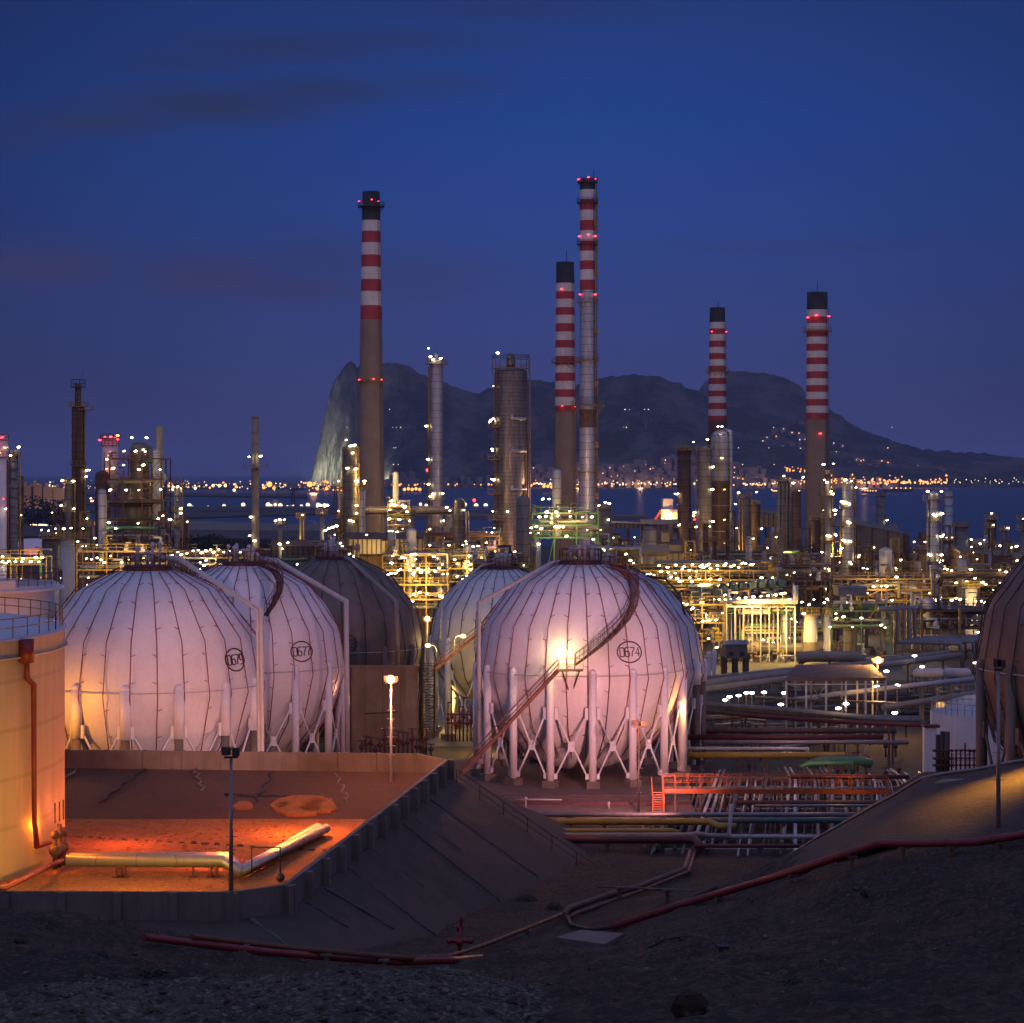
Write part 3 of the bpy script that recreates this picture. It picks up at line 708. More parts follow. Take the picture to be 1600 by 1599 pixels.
tp = lamp_post('lamp_post', 'slim post with small red lit head in front of sphere 0674', 998, 1137, 1268, 198, hsz=1.2, mat=M_darkst)
tp = lamp_post('lamp_post', 'blue grey lamp post standing on the right concrete bank', 1560, 1048, 1308, 118, hsz=.5, mat=M_grey)
tp = lamp_post('lamp_post', 'tall thin post with bright yellow lamp behind the canopy shed', 1371, 1036, 1132, 280, bulb=M_bulbo, hsz=1.3, bs=.32, mat=M_grey, rungs=False)
lamp('yellow_light', 'POINT', tp+Vector((0, -1.5, .3)), 5500, (1, .5, .12), .5)
tp = lamp_post('lamp_post', 'yellow lamp on a short post in the gap behind the fire wall', 668, 971, 1060, 300, bulb=M_bulby, hsz=1.2, rungs=False)
lamp('yellow_light', 'POINT', tp+Vector((0, -1, .2)), 900, WARM, .5)
# bulkhead lamps on the stair landings: gooseneck arm and round head
def gooseneck(t, p, h=1.9, side=-1, s=1.0):
    m = MB(); m.tube([p, p+Vector((0, 0, h)), p+Vector((side*.2, 0, h+.35)), p+Vector((side*.9, 0, h+.55))], .04, 6); m.build('lamp_arm', M_greyw, t)
    m = MB(); q = p+Vector((side*1.0, 0, h+.42)); m.sphere(q, .26*s, 10, 6, sz=.7); m.build('lamp', M_bulby, t)
    return q
q = gooseneck(S674, land+Vector((.3, -.9, 0)), 1.6, -1)
lamp('warm_light', 'POINT', q+Vector((-.3, .3, -.4)), 420, (1, .72, .30), .25)
q = gooseneck(S675, P(710, 1020, 268), 1.5, 1, 1.3); lamp('warm_light', 'POINT', q+Vector((0, -.3, -.3)), 900, WARM, .3)
q = gooseneck(S675, P(682, 1028, 268), 1.0, -1, 1.3); lamp('warm_light', 'POINT', q+Vector((0, -.3, -.3)), 900, WARM, .3)
# floodlight post for places out of view; the lights below carry none
def offpost(label, p, h=6.0):
    t = thing('lamp_post', (p[0], p[1], gz(p[0], p[1])-.2), label, 'lamp post', 'lamp posts around the tank yard'); g = gz(p[0], p[1])
    MB().tube([(p[0], p[1], g-.4), (p[0], p[1], g+h)], .1, 8).build('pole', M_grey, t)
    m = MB(); m.box((p[0], p[1], g+h+.2), (.8, .5, .4)); m.build('floodlight_housing', M_darkst, t)
    m = MB(); m.box((p[0], p[1]+.28, g+h+.15), (.6, .06, .3)); m.build('bulb', M_bulbo, t)
    return Vector((p[0], p[1]+.6, g+h+.1))
# spots
lamp('bund_fill', 'POINT', (-15.0, 164.5, 6.3), 3400, (1, .22, .02), .15)  # unseen points added in mid-air for the orange glow on the bund floor
lamp('bund_fill', 'POINT', (-19, 150, 6.2), 1300, (1, .17, .02), .2)
lamp('bund_fill', 'POINT', (-31, 150, 6.2), 900, (1, .20, .01), .4)
lamp('bund_fill', 'POINT', (-23, 139, 6.4), 1900, (1, .50, .02), .4)
lamp('bund_fill', 'POINT', (-31, 137, 6.4), 1900, (1, .52, .04), .4)
lamp('tank_flood', 'POINT', (-46, 126, 5.6), 3300, (1, .66, .12), .4)
lamp('tank_flood', 'POINT', (-27, 160, 6), 1200, (1, .16, .04), .4)
lamp('sphere_fill', 'POINT', P(60, 1120, 190), 1700, (1, .34, .03), .5)
lamp('sphere_fill', 'SPOT', P(361, 1180, 123.6)+Vector((.3, .7, .3)), 75000, (1, .50, .46), .2, P(330, 1075, 205), 19, .7)  # this and the sphere spots below are added, unseen, to turn the shells pink
lamp('sphere_fill', 'SPOT', P(1560, 1044, 118.4)+Vector((-.5, .5, .3)), 180000, (1, .47, .42), .2, P(905, 1065, 223), 14, .6)
lamp('sphere_fill', 'SPOT', (-17, 190.5, 2.0), 1500, PINK, .6, (-28, 203, 13), 120, .9)
lamp('sphere_fill', 'SPOT', (-22, 204, 1.0), 3500, PINK, .6, (-26, 231, 12), 110, .9)
lamp('sphere_fill', 'SPOT', (12, 188, 4.0), 15000, (1, .36, .36), .6, (5, 223, 10), 110, .9)
lamp('pad_flood', 'POINT', P(998, 1145, 197)+Vector((.3, 0, 1)), 700, SODR, .3)
lamp('pad_flood', 'POINT', P(1078, 1110, 219), 450, (1, .45, .10), .3)
lamp('walk_flood', 'POINT', P(1045, 1215, 201)+Vector((0, 0, 2)), 90, SODR, .3)
lamp('slope_flood', 'SPOT', P(1650, 1190, 127)+Vector((0, 1, 3.6)), 12000, (1, .42, .03), 1.2, P(1560, 1262, 125), 56, .9)
lamp('under_sphere', 'POINT', P(760, 1130, 262), 1800, (1, .55, .12), .5)
lamp('under_sphere', 'POINT', P(690, 1100, 290), 1800, (1, .55, .12), .5)
lamp('brown_fill', 'POINT', P(600, 1130, 236)+Vector((0, 0, 2)), 1100, (1, .38, .16), .5)  # unseen light added to lift the fire wall and brown sphere
# ------------------------------------------------------------------ lamp fittings shared by everything in the plant
def lampmesh(name, lens):
    m = MB(); m.sphere((0, 0, 0), .5, 8, 4, 0, 1.25, .8, .62); m.box((0, .1, .34), (1.1, .7, .14), 1); m.beam((0, .3, .3), (0, .9, .45), .1, mi=1)
    return m.mesh(name, [lens, M_grey])
LM = {'w': lampmesh('lamp', M_bulb), 'c': lampmesh('lamp', M_bulbw), 'r': lampmesh('lamp', M_bulbr), 'o': lampmesh('lamp', M_bulbo), 'y': lampmesh('lamp', M_bulby)}
NL = [0]
def lampat(t, p, s=1.0, kind='w', name=None):
    """a lit fitting as a part of thing t at world point p"""
    o = bpy.data.objects.new(name or ('beacon' if kind == 'r' else 'lamp'), LM[kind]); COL.objects.link(o); o.parent = t
    o.location = Vector(p)-O(t); s *= R.uniform(.5, .95); o.scale = (s, s, s); o.rotation_euler = (0, R.uniform(-.35, .1), R.uniform(-.4, .4)); NL[0] += 1
    return o
def lsc(Y): return Y*.00135

def chimney(label, cx, ytop, Y, bands, prof, plats, beacons, octa=None, mats=None, antenna=None, ylow=900, extra=None):
    """bands: list of (y_end, material); prof: list of (ypx, widthpx) from top to bottom"""
    k = Y/F; x0 = P(cx, 0, Y).x; g = HC-(ylow-HY)*k
    base = float(np.interp(Y, PY, PZ)); g = min(g, base+1)
    t = thing('chimney', (x0, Y, g), label, 'chimney', 'tall refinery chimneys')
    def rad(y): return float(np.interp(y, [a for a, b in prof], [b for a, b in prof]))*k/2
    y = ytop; i = 0
    for yend, mt, kind in bands:
        m = MB(); n = 8 if (octa and y >= octa-1) else 40
        z1, z0 = HC-(y-HY)*k, HC-(yend-HY)*k
        if yend >= ylow-1: z0 = g-.5
        rr1, rr0 = rad(y), rad(yend)
        if n == 8: rr1, rr0 = rr1*1.05, rr0*1.05
        pf = [(rr0, z0-g), (rr1, z1-g)]
        if i == 0: pf += [(rr1*.82, z1-g), (rr1*.8, z1-g-3)]
        m.lathe((x0, Y, g), pf, n, 0, n > 8, math.pi/8+.12)
        m.build(kind, mt, t); y = yend; i += 1
    for q in plats:
        py_, wpx = q[0], q[1]; zc = HC-(py_-HY)*k; ro = wpx*k/2; rin = rad(py_)*.95
        m = MB(); m.ring((x0, Y), rin, ro, zc, .25, 24)
        for j in range(10):
            a = 2*math.pi*j/10; m.beam((x0+ro*.95*math.cos(a), Y+ro*.95*math.sin(a), zc), (x0+rin*math.cos(a), Y+rin*math.sin(a), zc-(ro-rin)*1.3), .12)
        m.build('platform', M_ylwrail if py_ > 460 else M_darkst, t)
        MB().ringrail((x0, Y), ro-.1, zc+.2, 1.3, 16, .09).build('railing', M_ylwrail if py_ > 460 else M_darkst, t)
    for bx, by in beacons:
        rr = rad(by)+.5; dx = (bx-cx)*k; dy = -math.sqrt(max(.01, rr*rr-dx*dx)) if abs(dx) < rr else 0
        lampat(t, (x0+dx, Y+dy-.2, HC-(by-HY)*k), lsc(Y)*.85, 'r')
    m = MB(); rr = rad((ytop+ylow)/2)
    pts = [(yy, rad(yy)+.35) for yy in (ytop+25, prof[-1][0]-20)]
    for sx in (-.35, .35):
        m.beam((x0+pts[0][1]*.8+sx, Y-pts[0][1]*.6, HC-(pts[0][0]-HY)*k), (x0+pts[1][1]*.8+sx, Y-pts[1][1]*.6, HC-(pts[1][0]-HY)*k), .1)
    nn = int((pts[1][0]-pts[0][0])*k/1.0)
    for j in range(nn):
        f = j/nn; rr = pts[0][1]+(pts[1][1]-pts[0][1])*f; zz = HC-((pts[0][0]+(pts[1][0]-pts[0][0])*f)-HY)*k
        m.beam((x0+rr*.8-.35, Y-rr*.6, zz), (x0+rr*.8+.35, Y-rr*.6, zz), .07)
    m.build('ladder', M_darkst, t)
    if antenna:
        MB().tube([(x0+rad(ytop)*.9*(antenna[1]), Y, HC-(ytop-HY)*k-4), (x0+rad(ytop)*.9*antenna[1], Y, HC-(antenna[0]-HY)*k)], .12, 6).build('antenna', M_darkst, t)
    return t, x0, g
def stripes(y0, ends, first, tail):
    out = []; c = first
    for e_ in ends: out.append((e_, M_cwhite if c == 'w' else M_cred, 'white_band' if c == 'w' else 'red_band')); c = 'r' if c == 'w' else 'w'
    return out
b1 = [(345, M_soot, 'black_top')]+stripes(0, [362, 380, 399, 418, 437, 456, 478, 500], 'w', 0)+[(900, M_cconc, 'concrete_shaft')]
chimney('tallest concrete chimney at left with four red bands and sooty top', 580, 300, 700, b1, [(300, 27), (345, 29), (505, 34), (840, 45), (900, 47)], [(324, 42), (597, 50)],
        [(561, 315), (582, 314), (592, 316), (562, 594), (585, 593), (597, 594)])
b2 = [(443, M_soot, 'black_top')]+stripes(0, [456, 468, 481, 493, 506, 519, 532, 544, 557, 571, 583, 596, 609, 621, 634, 644], 'w', 0)+[(900, M_cconc, 'concrete_shaft')]
chimney('red and white ringed chimney with blackened mouth and brown shaft in the middle', 883, 410, 760, b2, [(410, 28), (640, 32), (900, 38)], [(567, 43)],
        [(877, 453), (878, 635), (898, 636)], octa=644, antenna=(392, .2))
b3 = [(285, M_darkst, 'top_cap'), (297, M_soot, 'black_top')]+stripes(0, [312, 329, 345, 361, 377, 393, 408, 422, 438, 454], 'w', 0)+[(640, M_alu, 'steel_shaft'), (668, M_brown, 'rusty_shaft'), (900, M_alu, 'steel_shaft')]
t3, x3, g3 = chimney('slender silver steel stack with red and white rings and the highest top', 918, 280, 735, b3, [(280, 24), (450, 24), (780, 27), (900, 30)], [(286, 32), (318, 34), (383, 34), (473, 34), (565, 36), (635, 54), (738, 40)],
        [(904, 281), (919, 279), (930, 281), (905, 370), (919, 368), (930, 370), (906, 461), (930, 461)], antenna=(264, .9))
m = MB(); k = 735/F
for yy in (350, 426, 518, 600, 695, 775): m.box((x3+13.5*k, 734, HC-(yy-HY)*k), (1.4, 1.2, 1.8))
m.tube([(x3+14.5*k, 734, HC-(290-HY)*k), (x3+14.5*k, 734, HC-(800-HY)*k)], .3, 6); m.build('ladder_cage', M_ylwrail, t3)
b4 = [(504, M_soot, 'black_top')]+stripes(0, [514, 523, 533, 543, 552.5, 562, 572, 581, 591, 601, 611, 620, 630, 640, 650, 658], 'w', 0)+[(900, M_brown, 'concrete_shaft')]
t4, x4, g4 = chimney('shorter red and white chimney rising behind a silver vessel at right centre', 1121, 481, 820, b4, [(481, 24), (650, 28.5), (900, 33)], [(582, 37)],
        [(1111, 519), (1134, 519)], antenna=(472, .1))
b5 = [(484.5, M_soot, 'black_top')]+stripes(0, [495.5, 506, 516, 527, 538, 549, 559.5, 570, 581, 592, 602.5, 613, 624, 634.5, 645.5, 656], 'w', 0)+[(900, M_cconc, 'concrete_shaft')]
chimney('red and white ringed chimney farthest right with brown octagonal shaft', 1277, 457, 760, b5, [(457, 32), (656, 35), (900, 40)], [(519, 46)],
        [(1261, 497), (1273, 494), (1294, 495), (1279, 678)], octa=656, antenna=(440, 0))

def column(label,  cx, ytop, w, Y, mat=None, ybase=None, head='dome', plats=(), lamps=(), pipes=(), rings=(), neck=None, skirt=None, name='column', cat='column', group='tall process columns', lad=None, seg=None, ls=1.0, lk='w', railm=None, cage=False, hk=.8):
    """a vertical process vessel; every dimension given in survey pixels"""
    k = Y/F; x0 = P(cx, 0, Y).x; g = float(np.interp(Y, PY, PZ)); mat = mat or M_alu; railm = railm or M_ylwrail
    Z = lambda y: HC-(y-HY)*k
    if ybase is not None: g = max(g, Z(ybase))
    r = w*k/2; t = thing(name, (x0, Y, g), label, cat, group)
    zt = Z(ytop); prof = []
    if skirt: 
        MB().lathe((x0, Y, g), [(skirt[1]*k/2, -.3), (skirt[1]*k/2, Z(skirt[0])-g)], 28).build('skirt', skirt[2], t); zb = Z(skirt[0])
    else: zb = g-.3
    m = MB(); pf = [(r, zb-g)]
    if seg:
        for (yy, w2) in seg: pf += [(pf[-1][0], Z(yy)-g), (w2*k/2, Z(yy-4)-g)]
    rt = pf[-1][0]
    if head == 'dome':
        hh = rt*hk
        pf += [(rt, zt-hh-g)]+[(rt*math.cos(a), zt-hh-g+hh*math.sin(a)) for a in np.linspace(.15, 1.5, 8)]+[(.01, zt-g)]
    elif head == 'flat': pf += [(rt, zt-g), (.01, zt-g)]
    else: pf += [(rt, zt-g), (rt*.8, zt-g), (rt*.8, zt-g-2)]
    m.lathe((x0, Y, g), pf, 32)
    m.build('shell', mat, t)
    if rings:
        for yy in rings: m = MB(); m.lathe((x0, Y, Z(yy)), [(r, -.12), (r+.16, -.12), (r+.16, .12), (r, .12)], 28, 0, False); m.build('stiffener_ring', mat, t)
    if neck: MB().tube([(x0, Y, zt-1), (x0, Y, Z(neck[0]))], neck[1]*k/2, 14).build('neck', mat, t)
    for q in plats:
        zc = Z(q[0]); ro = q[1]*k/2; full = len(q) < 3
        m = MB()
        if full: m.ring((x0, Y), r*.95, ro, zc, .16, 20)
        else:
            dx = q[2]*k; m.box((x0+dx, Y-r*.5, zc), (ro*2, r*1.4+1.5, .16)); m.beam((x0+dx+math.copysign(ro*.8, dx), Y-r*.5, zc), (x0+dx*.3, Y-r*.3, zc-ro*1.2), .12)
        m.build('platform', railm, t)
        m = MB()
        if full: m.ringrail((x0, Y), ro-.08, zc+.1, 1.25, 12, max(.06, Y*.00016))
        else:
            a_ = [(x0+dx-ro, Y-r*1.2-.7, zc+.1), (x0+dx+ro, Y-r*1.2-.7, zc+.1), (x0+dx+ro, Y+r*.2, zc+.1)]; m.rail(a_, 1.25, 1.5, max(.06, Y*.00016))
        m.build('railing', railm, t)
    for (dx, pw, y0, y1) in pipes:
        d = dx*k; rr = pw*k/2; yo = Y-math.sqrt(max(0, (r+rr)**2-d*d)) if abs(d) < r+rr else Y
        m = MB(); m.tube([(x0+d*.3, Y, Z(y0)+rr*1.5), (x0+d, yo, Z(y0)), (x0+d, yo, Z(y1) if y1 else g)], rr, 10); m.build('riser_pipe', mat if pw > 3 else railm, t)
    if lad is not None:
        m = MB(); m.ladder(x0+lad*k, Y-math.sqrt(max(.1, (r+.4)**2-(lad*k)**2)) if abs(lad*k) < r+.4 else Y, g, zt, .6, max(.05, Y*.00012), 1.2); m.build('ladder', railm, t)
    if cage:
        m = MB(); h = cage*k; a = r*1.12
        for j in range(8):
            an = 2*math.pi*j/8+.2; m.beam((x0+a*math.cos(an), Y+a*math.sin(an), zt-r*.5), (x0+a*math.cos(an), Y+a*math.sin(an), zt+h), .14)
        m.ringrail((x0, Y), a, zt+h-1.2, 1.2, 16, .12); m.build('top_cage', M_darkst, t)
    for lp in lamps:
        dx, yy = lp[0], lp[1]; kk = lp[2] if len(lp) > 2 else lk; d = dx*k
        yo = Y-math.sqrt(max(0, (r+1.0)**2-d*d)) if abs(d) < r+1.0 else Y-.4
        lampat(t, (x0+d, yo, Z(yy)), lsc(Y)*ls, kk)
    return t
C_ = column
C_('white column glowing orange with red cap, at the far left edge', 0, 680, 24, 520, M_white, None, 'flat', plats=[(688, 28), (715, 30), (868, 34)], lamps=[(7, 684, 'r'), (11, 700, 'o'), (3, 708, 'o'), (9, 780, 'r'), (12, 795), (4, 876), (12, 880)], railm=M_red, pipes=[(13, 3, 720, None)])
C_('grey column flanked by two yellow pipes near the left edge', 22, 704, 12, 560, M_dgrey, None, 'flat', plats=[(712, 22)], lamps=[(-10, 699), (9, 699), (-3, 712), (-8, 875), (6, 873), (14, 876)], pipes=[(-8, 3.4, 712, None), (9, 3, 712, None)], rings=range(720, 860, 14))
C_('dark tall column with narrow capped neck and antennas at left', 122, 632, 20, 620, M_rust, None, 'dome', plats=[(636, 32), (640, 20, 14), (728, 26)], neck=(600, 10), lamps=[(14, 745), (15, 735)], pipes=[(11, 2.5, 640, None)], lad=-6, rings=range(660, 850, 22))
m = MB(); q = P(122, 606, 620)
m.ring(q, .5, 2.1, q.z, .15, 16); m.ringrail(q, 2.0, q.z, 2.2, 8, .1); m.beam(q, q+Vector((1.4, 0, 4.4)), .1); m.build('top_frame', M_darkst, bpy.data.objects['column.002'])
C_('slim ringed column beside the dark capped one', 107, 752, 12, 600, M_dgrey, None, 'dome', plats=[(756, 20), (800, 18)], lamps=[(-8, 751), (9, 752), (10, 795), (-10, 790)], rings=range(762, 840, 6), pipes=[(10, 2, 750, None)])
for i, (a, w_, l_) in enumerate([(80, 28, 'broad grey drum under the left lamp row, first of three'), (106, 22, 'pale central drum under the left lamp row'), (125, 15, 'rusty narrow drum under the left lamp row')]):
    C_(l_, a, 842, w_, 540-i*6, [M_dgrey, M_greyw, M_rust][i], None, 'flat', plats=[(842, w_+10)], lamps=[[(-12, 828), (0, 829), (10, 826)], [(-3, 826), (8, 825)], [(7, 826), (-1, 846)]][i], rings=(848, 852), group='drums under the left lamp row', cat='drum', name='drum')
C_('slim column with lamp platform right of the braced tower', 277, 757, 9, 560, M_dgrey, None, 'flat', plats=[(757, 20), (800, 18), (822, 16)], lamps=[(-5, 761), (2, 761), (7, 795), (7, 802), (-11, 812)], rings=range(765, 860, 9), pipes=[(8, 2, 757, None)])
C_('thin brown stack with one yellow lit platform', 399, 650, 12, 640, M_buff, None, 'open', plats=[(732, 40)], lamps=[(-9, 714), (9, 713), (-8, 837), (0, 845), (-6, 808)], rings=(652, 675, 693, 735, 762, 806), cat='stack', name='stack', seg=[(740, 11)])
C_('small lit column standing before the harbour water', 438, 812, 6, 560, M_buff, None, 'flat', plats=[(820, 18)], lamps=[(-7, 814), (7, 812), (0, 812), (0, 850), (12, 848)], group='short columns')
C_('short lit column beside the caged tower', 503, 800, 7, 580, M_buff, None, 'flat', plats=[(804, 20)], lamps=[(-6, 791), (-2, 790), (5, 791), (9, 790), (6, 829), (11, 826), (17, 824), (23, 822)], group='short columns')
C_('ringed dark column with cage left of the tallest chimney', 548, 695, 21, 640, M_dgrey, None, 'dome', plats=[(706, 28), (732, 28), (760, 27), (812, 30)], lamps=[(-6, 688), (1, 697), (7, 696), (4, 708), (-4, 732), (9, 733), (10, 751), (10, 802), (5, 815), (0, 813), (10, 790)], pipes=[(-12, 3, 700, None), (12, 3, 700, None)], rings=range(715, 840, 9), lad=4)
C_('thin silver column touching the left flank of the tallest chimney', 566, 762, 9, 620, M_alu, None, 'dome', plats=[(764, 19)], lamps=[(4, 752), (-8, 754), (4, 756, 'y')], group='short columns')
C_('tall silver column with bent pipe head and lamps left of centre', 682, 558, 20, 760, M_alu, None, 'dome', plats=[(570, 34), (782, 32), (824, 34)], lamps=[(-12, 545), (-9, 558), (-5, 563), (7, 561), (-16, 666), (-13, 718), (-12, 757), (-5, 772), (10, 771), (-5, 814), (12, 814), (-1, 867), (3, 872), (-9, 776)], pipes=[(-12, 3, 575, None)], rings=(600, 640, 690, 740), lad=-9, neck=(552, 6))
C_('short dark capped column with silver foot right of the tall silver column', 718, 778, 18, 640, M_alud, None, 'dome', plats=[(813, 36)], lamps=[(-15, 798), (7, 797), (12, 850), (-16, 852), (16, 867), (18, 870), (9, 898), (-3, 900), (-20, 793)], pipes=[(13, 3, 800, None)], skirt=(820, 20, M_alud))
BV = C_('huge riveted brown vessel with cage on its dome, left of the twin chimneys', 798, 573, 52, 700, M_alud, None, 'dome', plats=[(576, 60), (668, 18, -26), (718, 18, -26), (772, 18, -26), (812, 24, -22)], lamps=[(-20, 553), (-27, 604, 'y'), (-31, 657), (-27, 655), (-33, 660), (-29, 702), (-28, 705), (-30, 749), (-26, 750), (-28, 799), (-5, 799), (-24, 856, 'y'), (7, 861), (-29, 832)], pipes=[(27, 3.6, 655, None), (24, 2.6, 700, None), (21, 2.4, 758, None), (30, 2.2, 562, None), (18, 2.4, 790, None)], cage=18, hk=.38, rings=(590, 597, 604, 612, 625, 640, 652, 664, 676, 690, 705, 720, 735, 750, 765, 785, 800, 815), lad=-24, seg=None)
m = MB(); k = 700/F; x0 = P(798, 0, 700).x
for yy in (655, 705, 765): m.tube([(x0+2*k, 700-27*k, HC-(yy-6-HY)*k), (x0+2*k, 700-28*k, HC-(yy-HY)*k), (x0+8*k, 700-28.5*k, HC-(yy-HY)*k), (x0+24*k, 700-20*k, HC-(yy-HY)*k)], .5, 8)
m.build('side_pipe', M_alu, BV)
m = MB(); m.tube([(x0, 700, HC-(575-HY)*k), (x0, 700, HC-(560-HY)*k)], 1.4, 14); m.sphere((x0, 700, HC-(559-HY)*k), 1.4, 12, 6); m.build('manway', M_alud, BV)
C_('dark rusty cylinder, left of the pair before the fourth chimney', 1069, 700, 21, 790, M_rust, None, 'open', plats=[(704, 30)], lamps=[(-14, 772, 'w'), (-11, 772), (14, 691), (-12, 828)], lad=13, rings=(720, 760, 800, 840), neck=(694, 2))
C_('grey brown cylinder, right of the pair before the fourth chimney', 1101, 698, 23, 780, M_dgrey, None, 'dome', plats=[(703, 32)], lamps=[(3, 687), (12, 730), (11, 765), (12, 815), (-16, 801), (-16, 812, 'r')], lad=-14, rings=(715, 745, 775, 805, 840))
C_('silver vessel on a brown skirt wrapped by a large bent pipe', 1127, 672, 33, 800, M_alu, None, 'dome', plats=[(727, 24, -2)], lamps=[(-7, 667), (-1, 667), (-1, 716, 'y'), (3, 765, 'y'), (3, 812, 'y'), (3, 848, 'y')], skirt=(750, 33, M_rust), pipes=[(14, 5.5, 675, None)], rings=(700, 751, 790, 830), lad=-5)
C_('ringed grey column with pipes right of the silver vessel', 1163, 775, 18, 760, M_dgrey, None, 'dome', plats=[(778, 26)], lamps=[(-10, 770), (8, 893), (14, 872), (19, 769)], pipes=[(-8, 2.4, 780, None), (-3, 2.4, 780, None), (10, 2, 770, None)], rings=range(790, 880, 12))
C_('plain dark column behind the ringed grey column', 1180, 785, 16, 770, M_rust, None, 'dome', plats=[(788, 22)], lamps=[(9, 826), (10, 873)], rings=(800, 830, 860))
C_('fluted grey column with small dome between the two right chimneys', 1225, 748, 20, 740, M_dgrey, None, 'dome', plats=[(752, 28)], lamps=[(-2, 744), (14, 755), (22, 768), (12, 900)], pipes=[(-8, 3.5, 755, None), (-3, 3.5, 755, None), (3, 3.5, 755, None), (8, 3.5, 755, None)])
C_('dark brown column close before the farthest right chimney', 1244, 766, 15, 735, M_rust, None, 'dome', plats=[(768, 20)], lamps=[(10, 746), (7, 880), (12, 870)], rings=(780, 810, 840, 870))
C_('dark red brown drum at the foot of the farthest right chimney', 1276, 808, 18, 700, M_rust, None, 'dome', plats=[(812, 26)], lamps=[(7, 797), (-4, 872)], rings=(830, 860), group='short columns')
C_('narrow column crowded with bright lamps beside the last chimney', 1294, 735, 9, 640, M_buff, None, 'flat', plats=[(742, 20), (775, 22), (810, 24), (845, 24), (895, 22), (925, 20)], lamps=[(-8, 726), (7, 725), (-7, 750), (-3, 754), (3, 768), (6, 772), (9, 797), (12, 798), (10, 804), (-2, 837), (2, 838), (10, 835), (13, 837), (-10, 863), (5, 865), (-8, 888), (-1, 889), (1, 892), (-3, 920), (-2, 925), (-2, 937)], pipes=[(7, 2, 740, None)])
C_('bright silver column with four lit platforms right of the last chimney', 1325, 750, 18, 640, M_alu, None, 'dome', plats=[(757, 26), (795, 28), (825, 26), (852, 26), (888, 28)], lamps=[(-6, 750), (3, 752), (11, 762), (-11, 784), (-8, 786), (-1, 786), (0, 788), (-2, 815), (0, 817), (-10, 844), (-6, 846), (1, 846), (1, 878), (3, 881), (17, 870)], pipes=[(11, 2.8, 746, None)], rings=(765, 805, 840, 870))
C_('distant grey stack standing in front of the bay', 1376, 768, 15, 1000, M_dgrey, None, 'open', lamps=[(9, 813)], rings=(775, 790, 805), cat='stack', name='stack', ls=.8)
C_('silver column with three lamp platforms at the right', 1459, 768, 17, 600, M_alu, None, 'dome', plats=[(782, 34), (815, 26), (878, 34), (912, 22), (945, 26)], lamps=[(-11, 768), (10, 768), (-3, 804), (1, 806), (8, 803), (11, 803), (9, 838), (11, 838), (-10, 866), (-7, 868), (10, 867), (11, 875), (9, 900), (-2, 936), (0, 938), (8, 933), (7, 984), (11, 984)], pipes=[(-10, 4, 785, None), (12, 2, 800, None)], rings=(800, 830, 860, 890, 930, 960))
C_('bright silver stack behind the right lamp column', 1482, 768, 14, 760, M_alu, None, 'open', plats=[(845, 34)], lamps=[(-5, 840, 'y'), (3, 840, 'y')], rings=(775, 790, 805, 820), cat='stack', name='stack')
C_('rusty dark column with lamp on top near the right edge', 1550, 808, 13, 700, M_rust, None, 'dome', plats=[(812, 24)], lamps=[(-3, 802), (13, 853), (12, 890), (38, 854)], rings=(830, 860), lad=-9)
C_('grey column half hidden left of the small rusty one', 1541, 815, 8, 720, M_dgrey, None, 'dome', lamps=[(-30, 870), (-10, 850)], rings=(840,), group='short columns')
C_('pale grey vessel with a railed top right of the lamp column', 1518, 920, 20, 520, M_greyw, None, 'flat', plats=[(918, 30)], lamps=[(2, 903), (5, 938), (14, 939), (8, 957), (4, 974), (8, 987), (18, 943)], group='short columns', railm=M_yellow)
C_('dark stubby column left of the right lamp column', 1443, 832, 16, 680, M_rust, None, 'flat', lamps=[(-15, 847), (-3, 889)], rings=(840, 870), group='short columns')
C_('dark column behind the long grey shed', 1414, 832, 14, 700, M_rust, None, 'dome', lamps=[(-8, 875), (-15, 888), (-13, 890)], rings=(860,), group='short columns')
C_('squat grey vessel behind the right lamp column', 1502, 822, 22, 690, M_dgrey, None, 'flat', plats=[(823, 28)], lamps=[(14, 843), (15, 855), (12, 873), (13, 890)], pipes=[(-12, 3.5, 818, None)], group='short columns')
C_('column cut by the right edge with white flood lamp', 1601, 808, 12, 620, M_dgrey, None, 'flat', plats=[(812, 26), (828, 26)], lamps=[(-5, 811), (-4, 868)], group='short columns')
C_('pale drum with yellow light on it at the ladder frame', 1210, 800, 10, 850, M_greyw, None, 'flat', lamps=[(-2, 875), (-8, 872)], group='short columns')
for i, (a, b, w_, l_, mm) in enumerate([(945, 790, 22, 'grey cylinder with yellow lamp right of the slender stack', M_dgrey), (840, 832, 11, 'pale slender drum below the green frame', M_greyw), (1505, 905, 8, 'thin grey column behind the pipe bends', M_dgrey)]):
    C_(l_, a, b, w_, 640+i*10, mm, None, 'dome', plats=[(b+6, w_+8)], lamps=[[(-7, 828, 'y'), (0, 785), (5, 812)], [(2, 850)], [(0, 905)]][i], group='short columns')

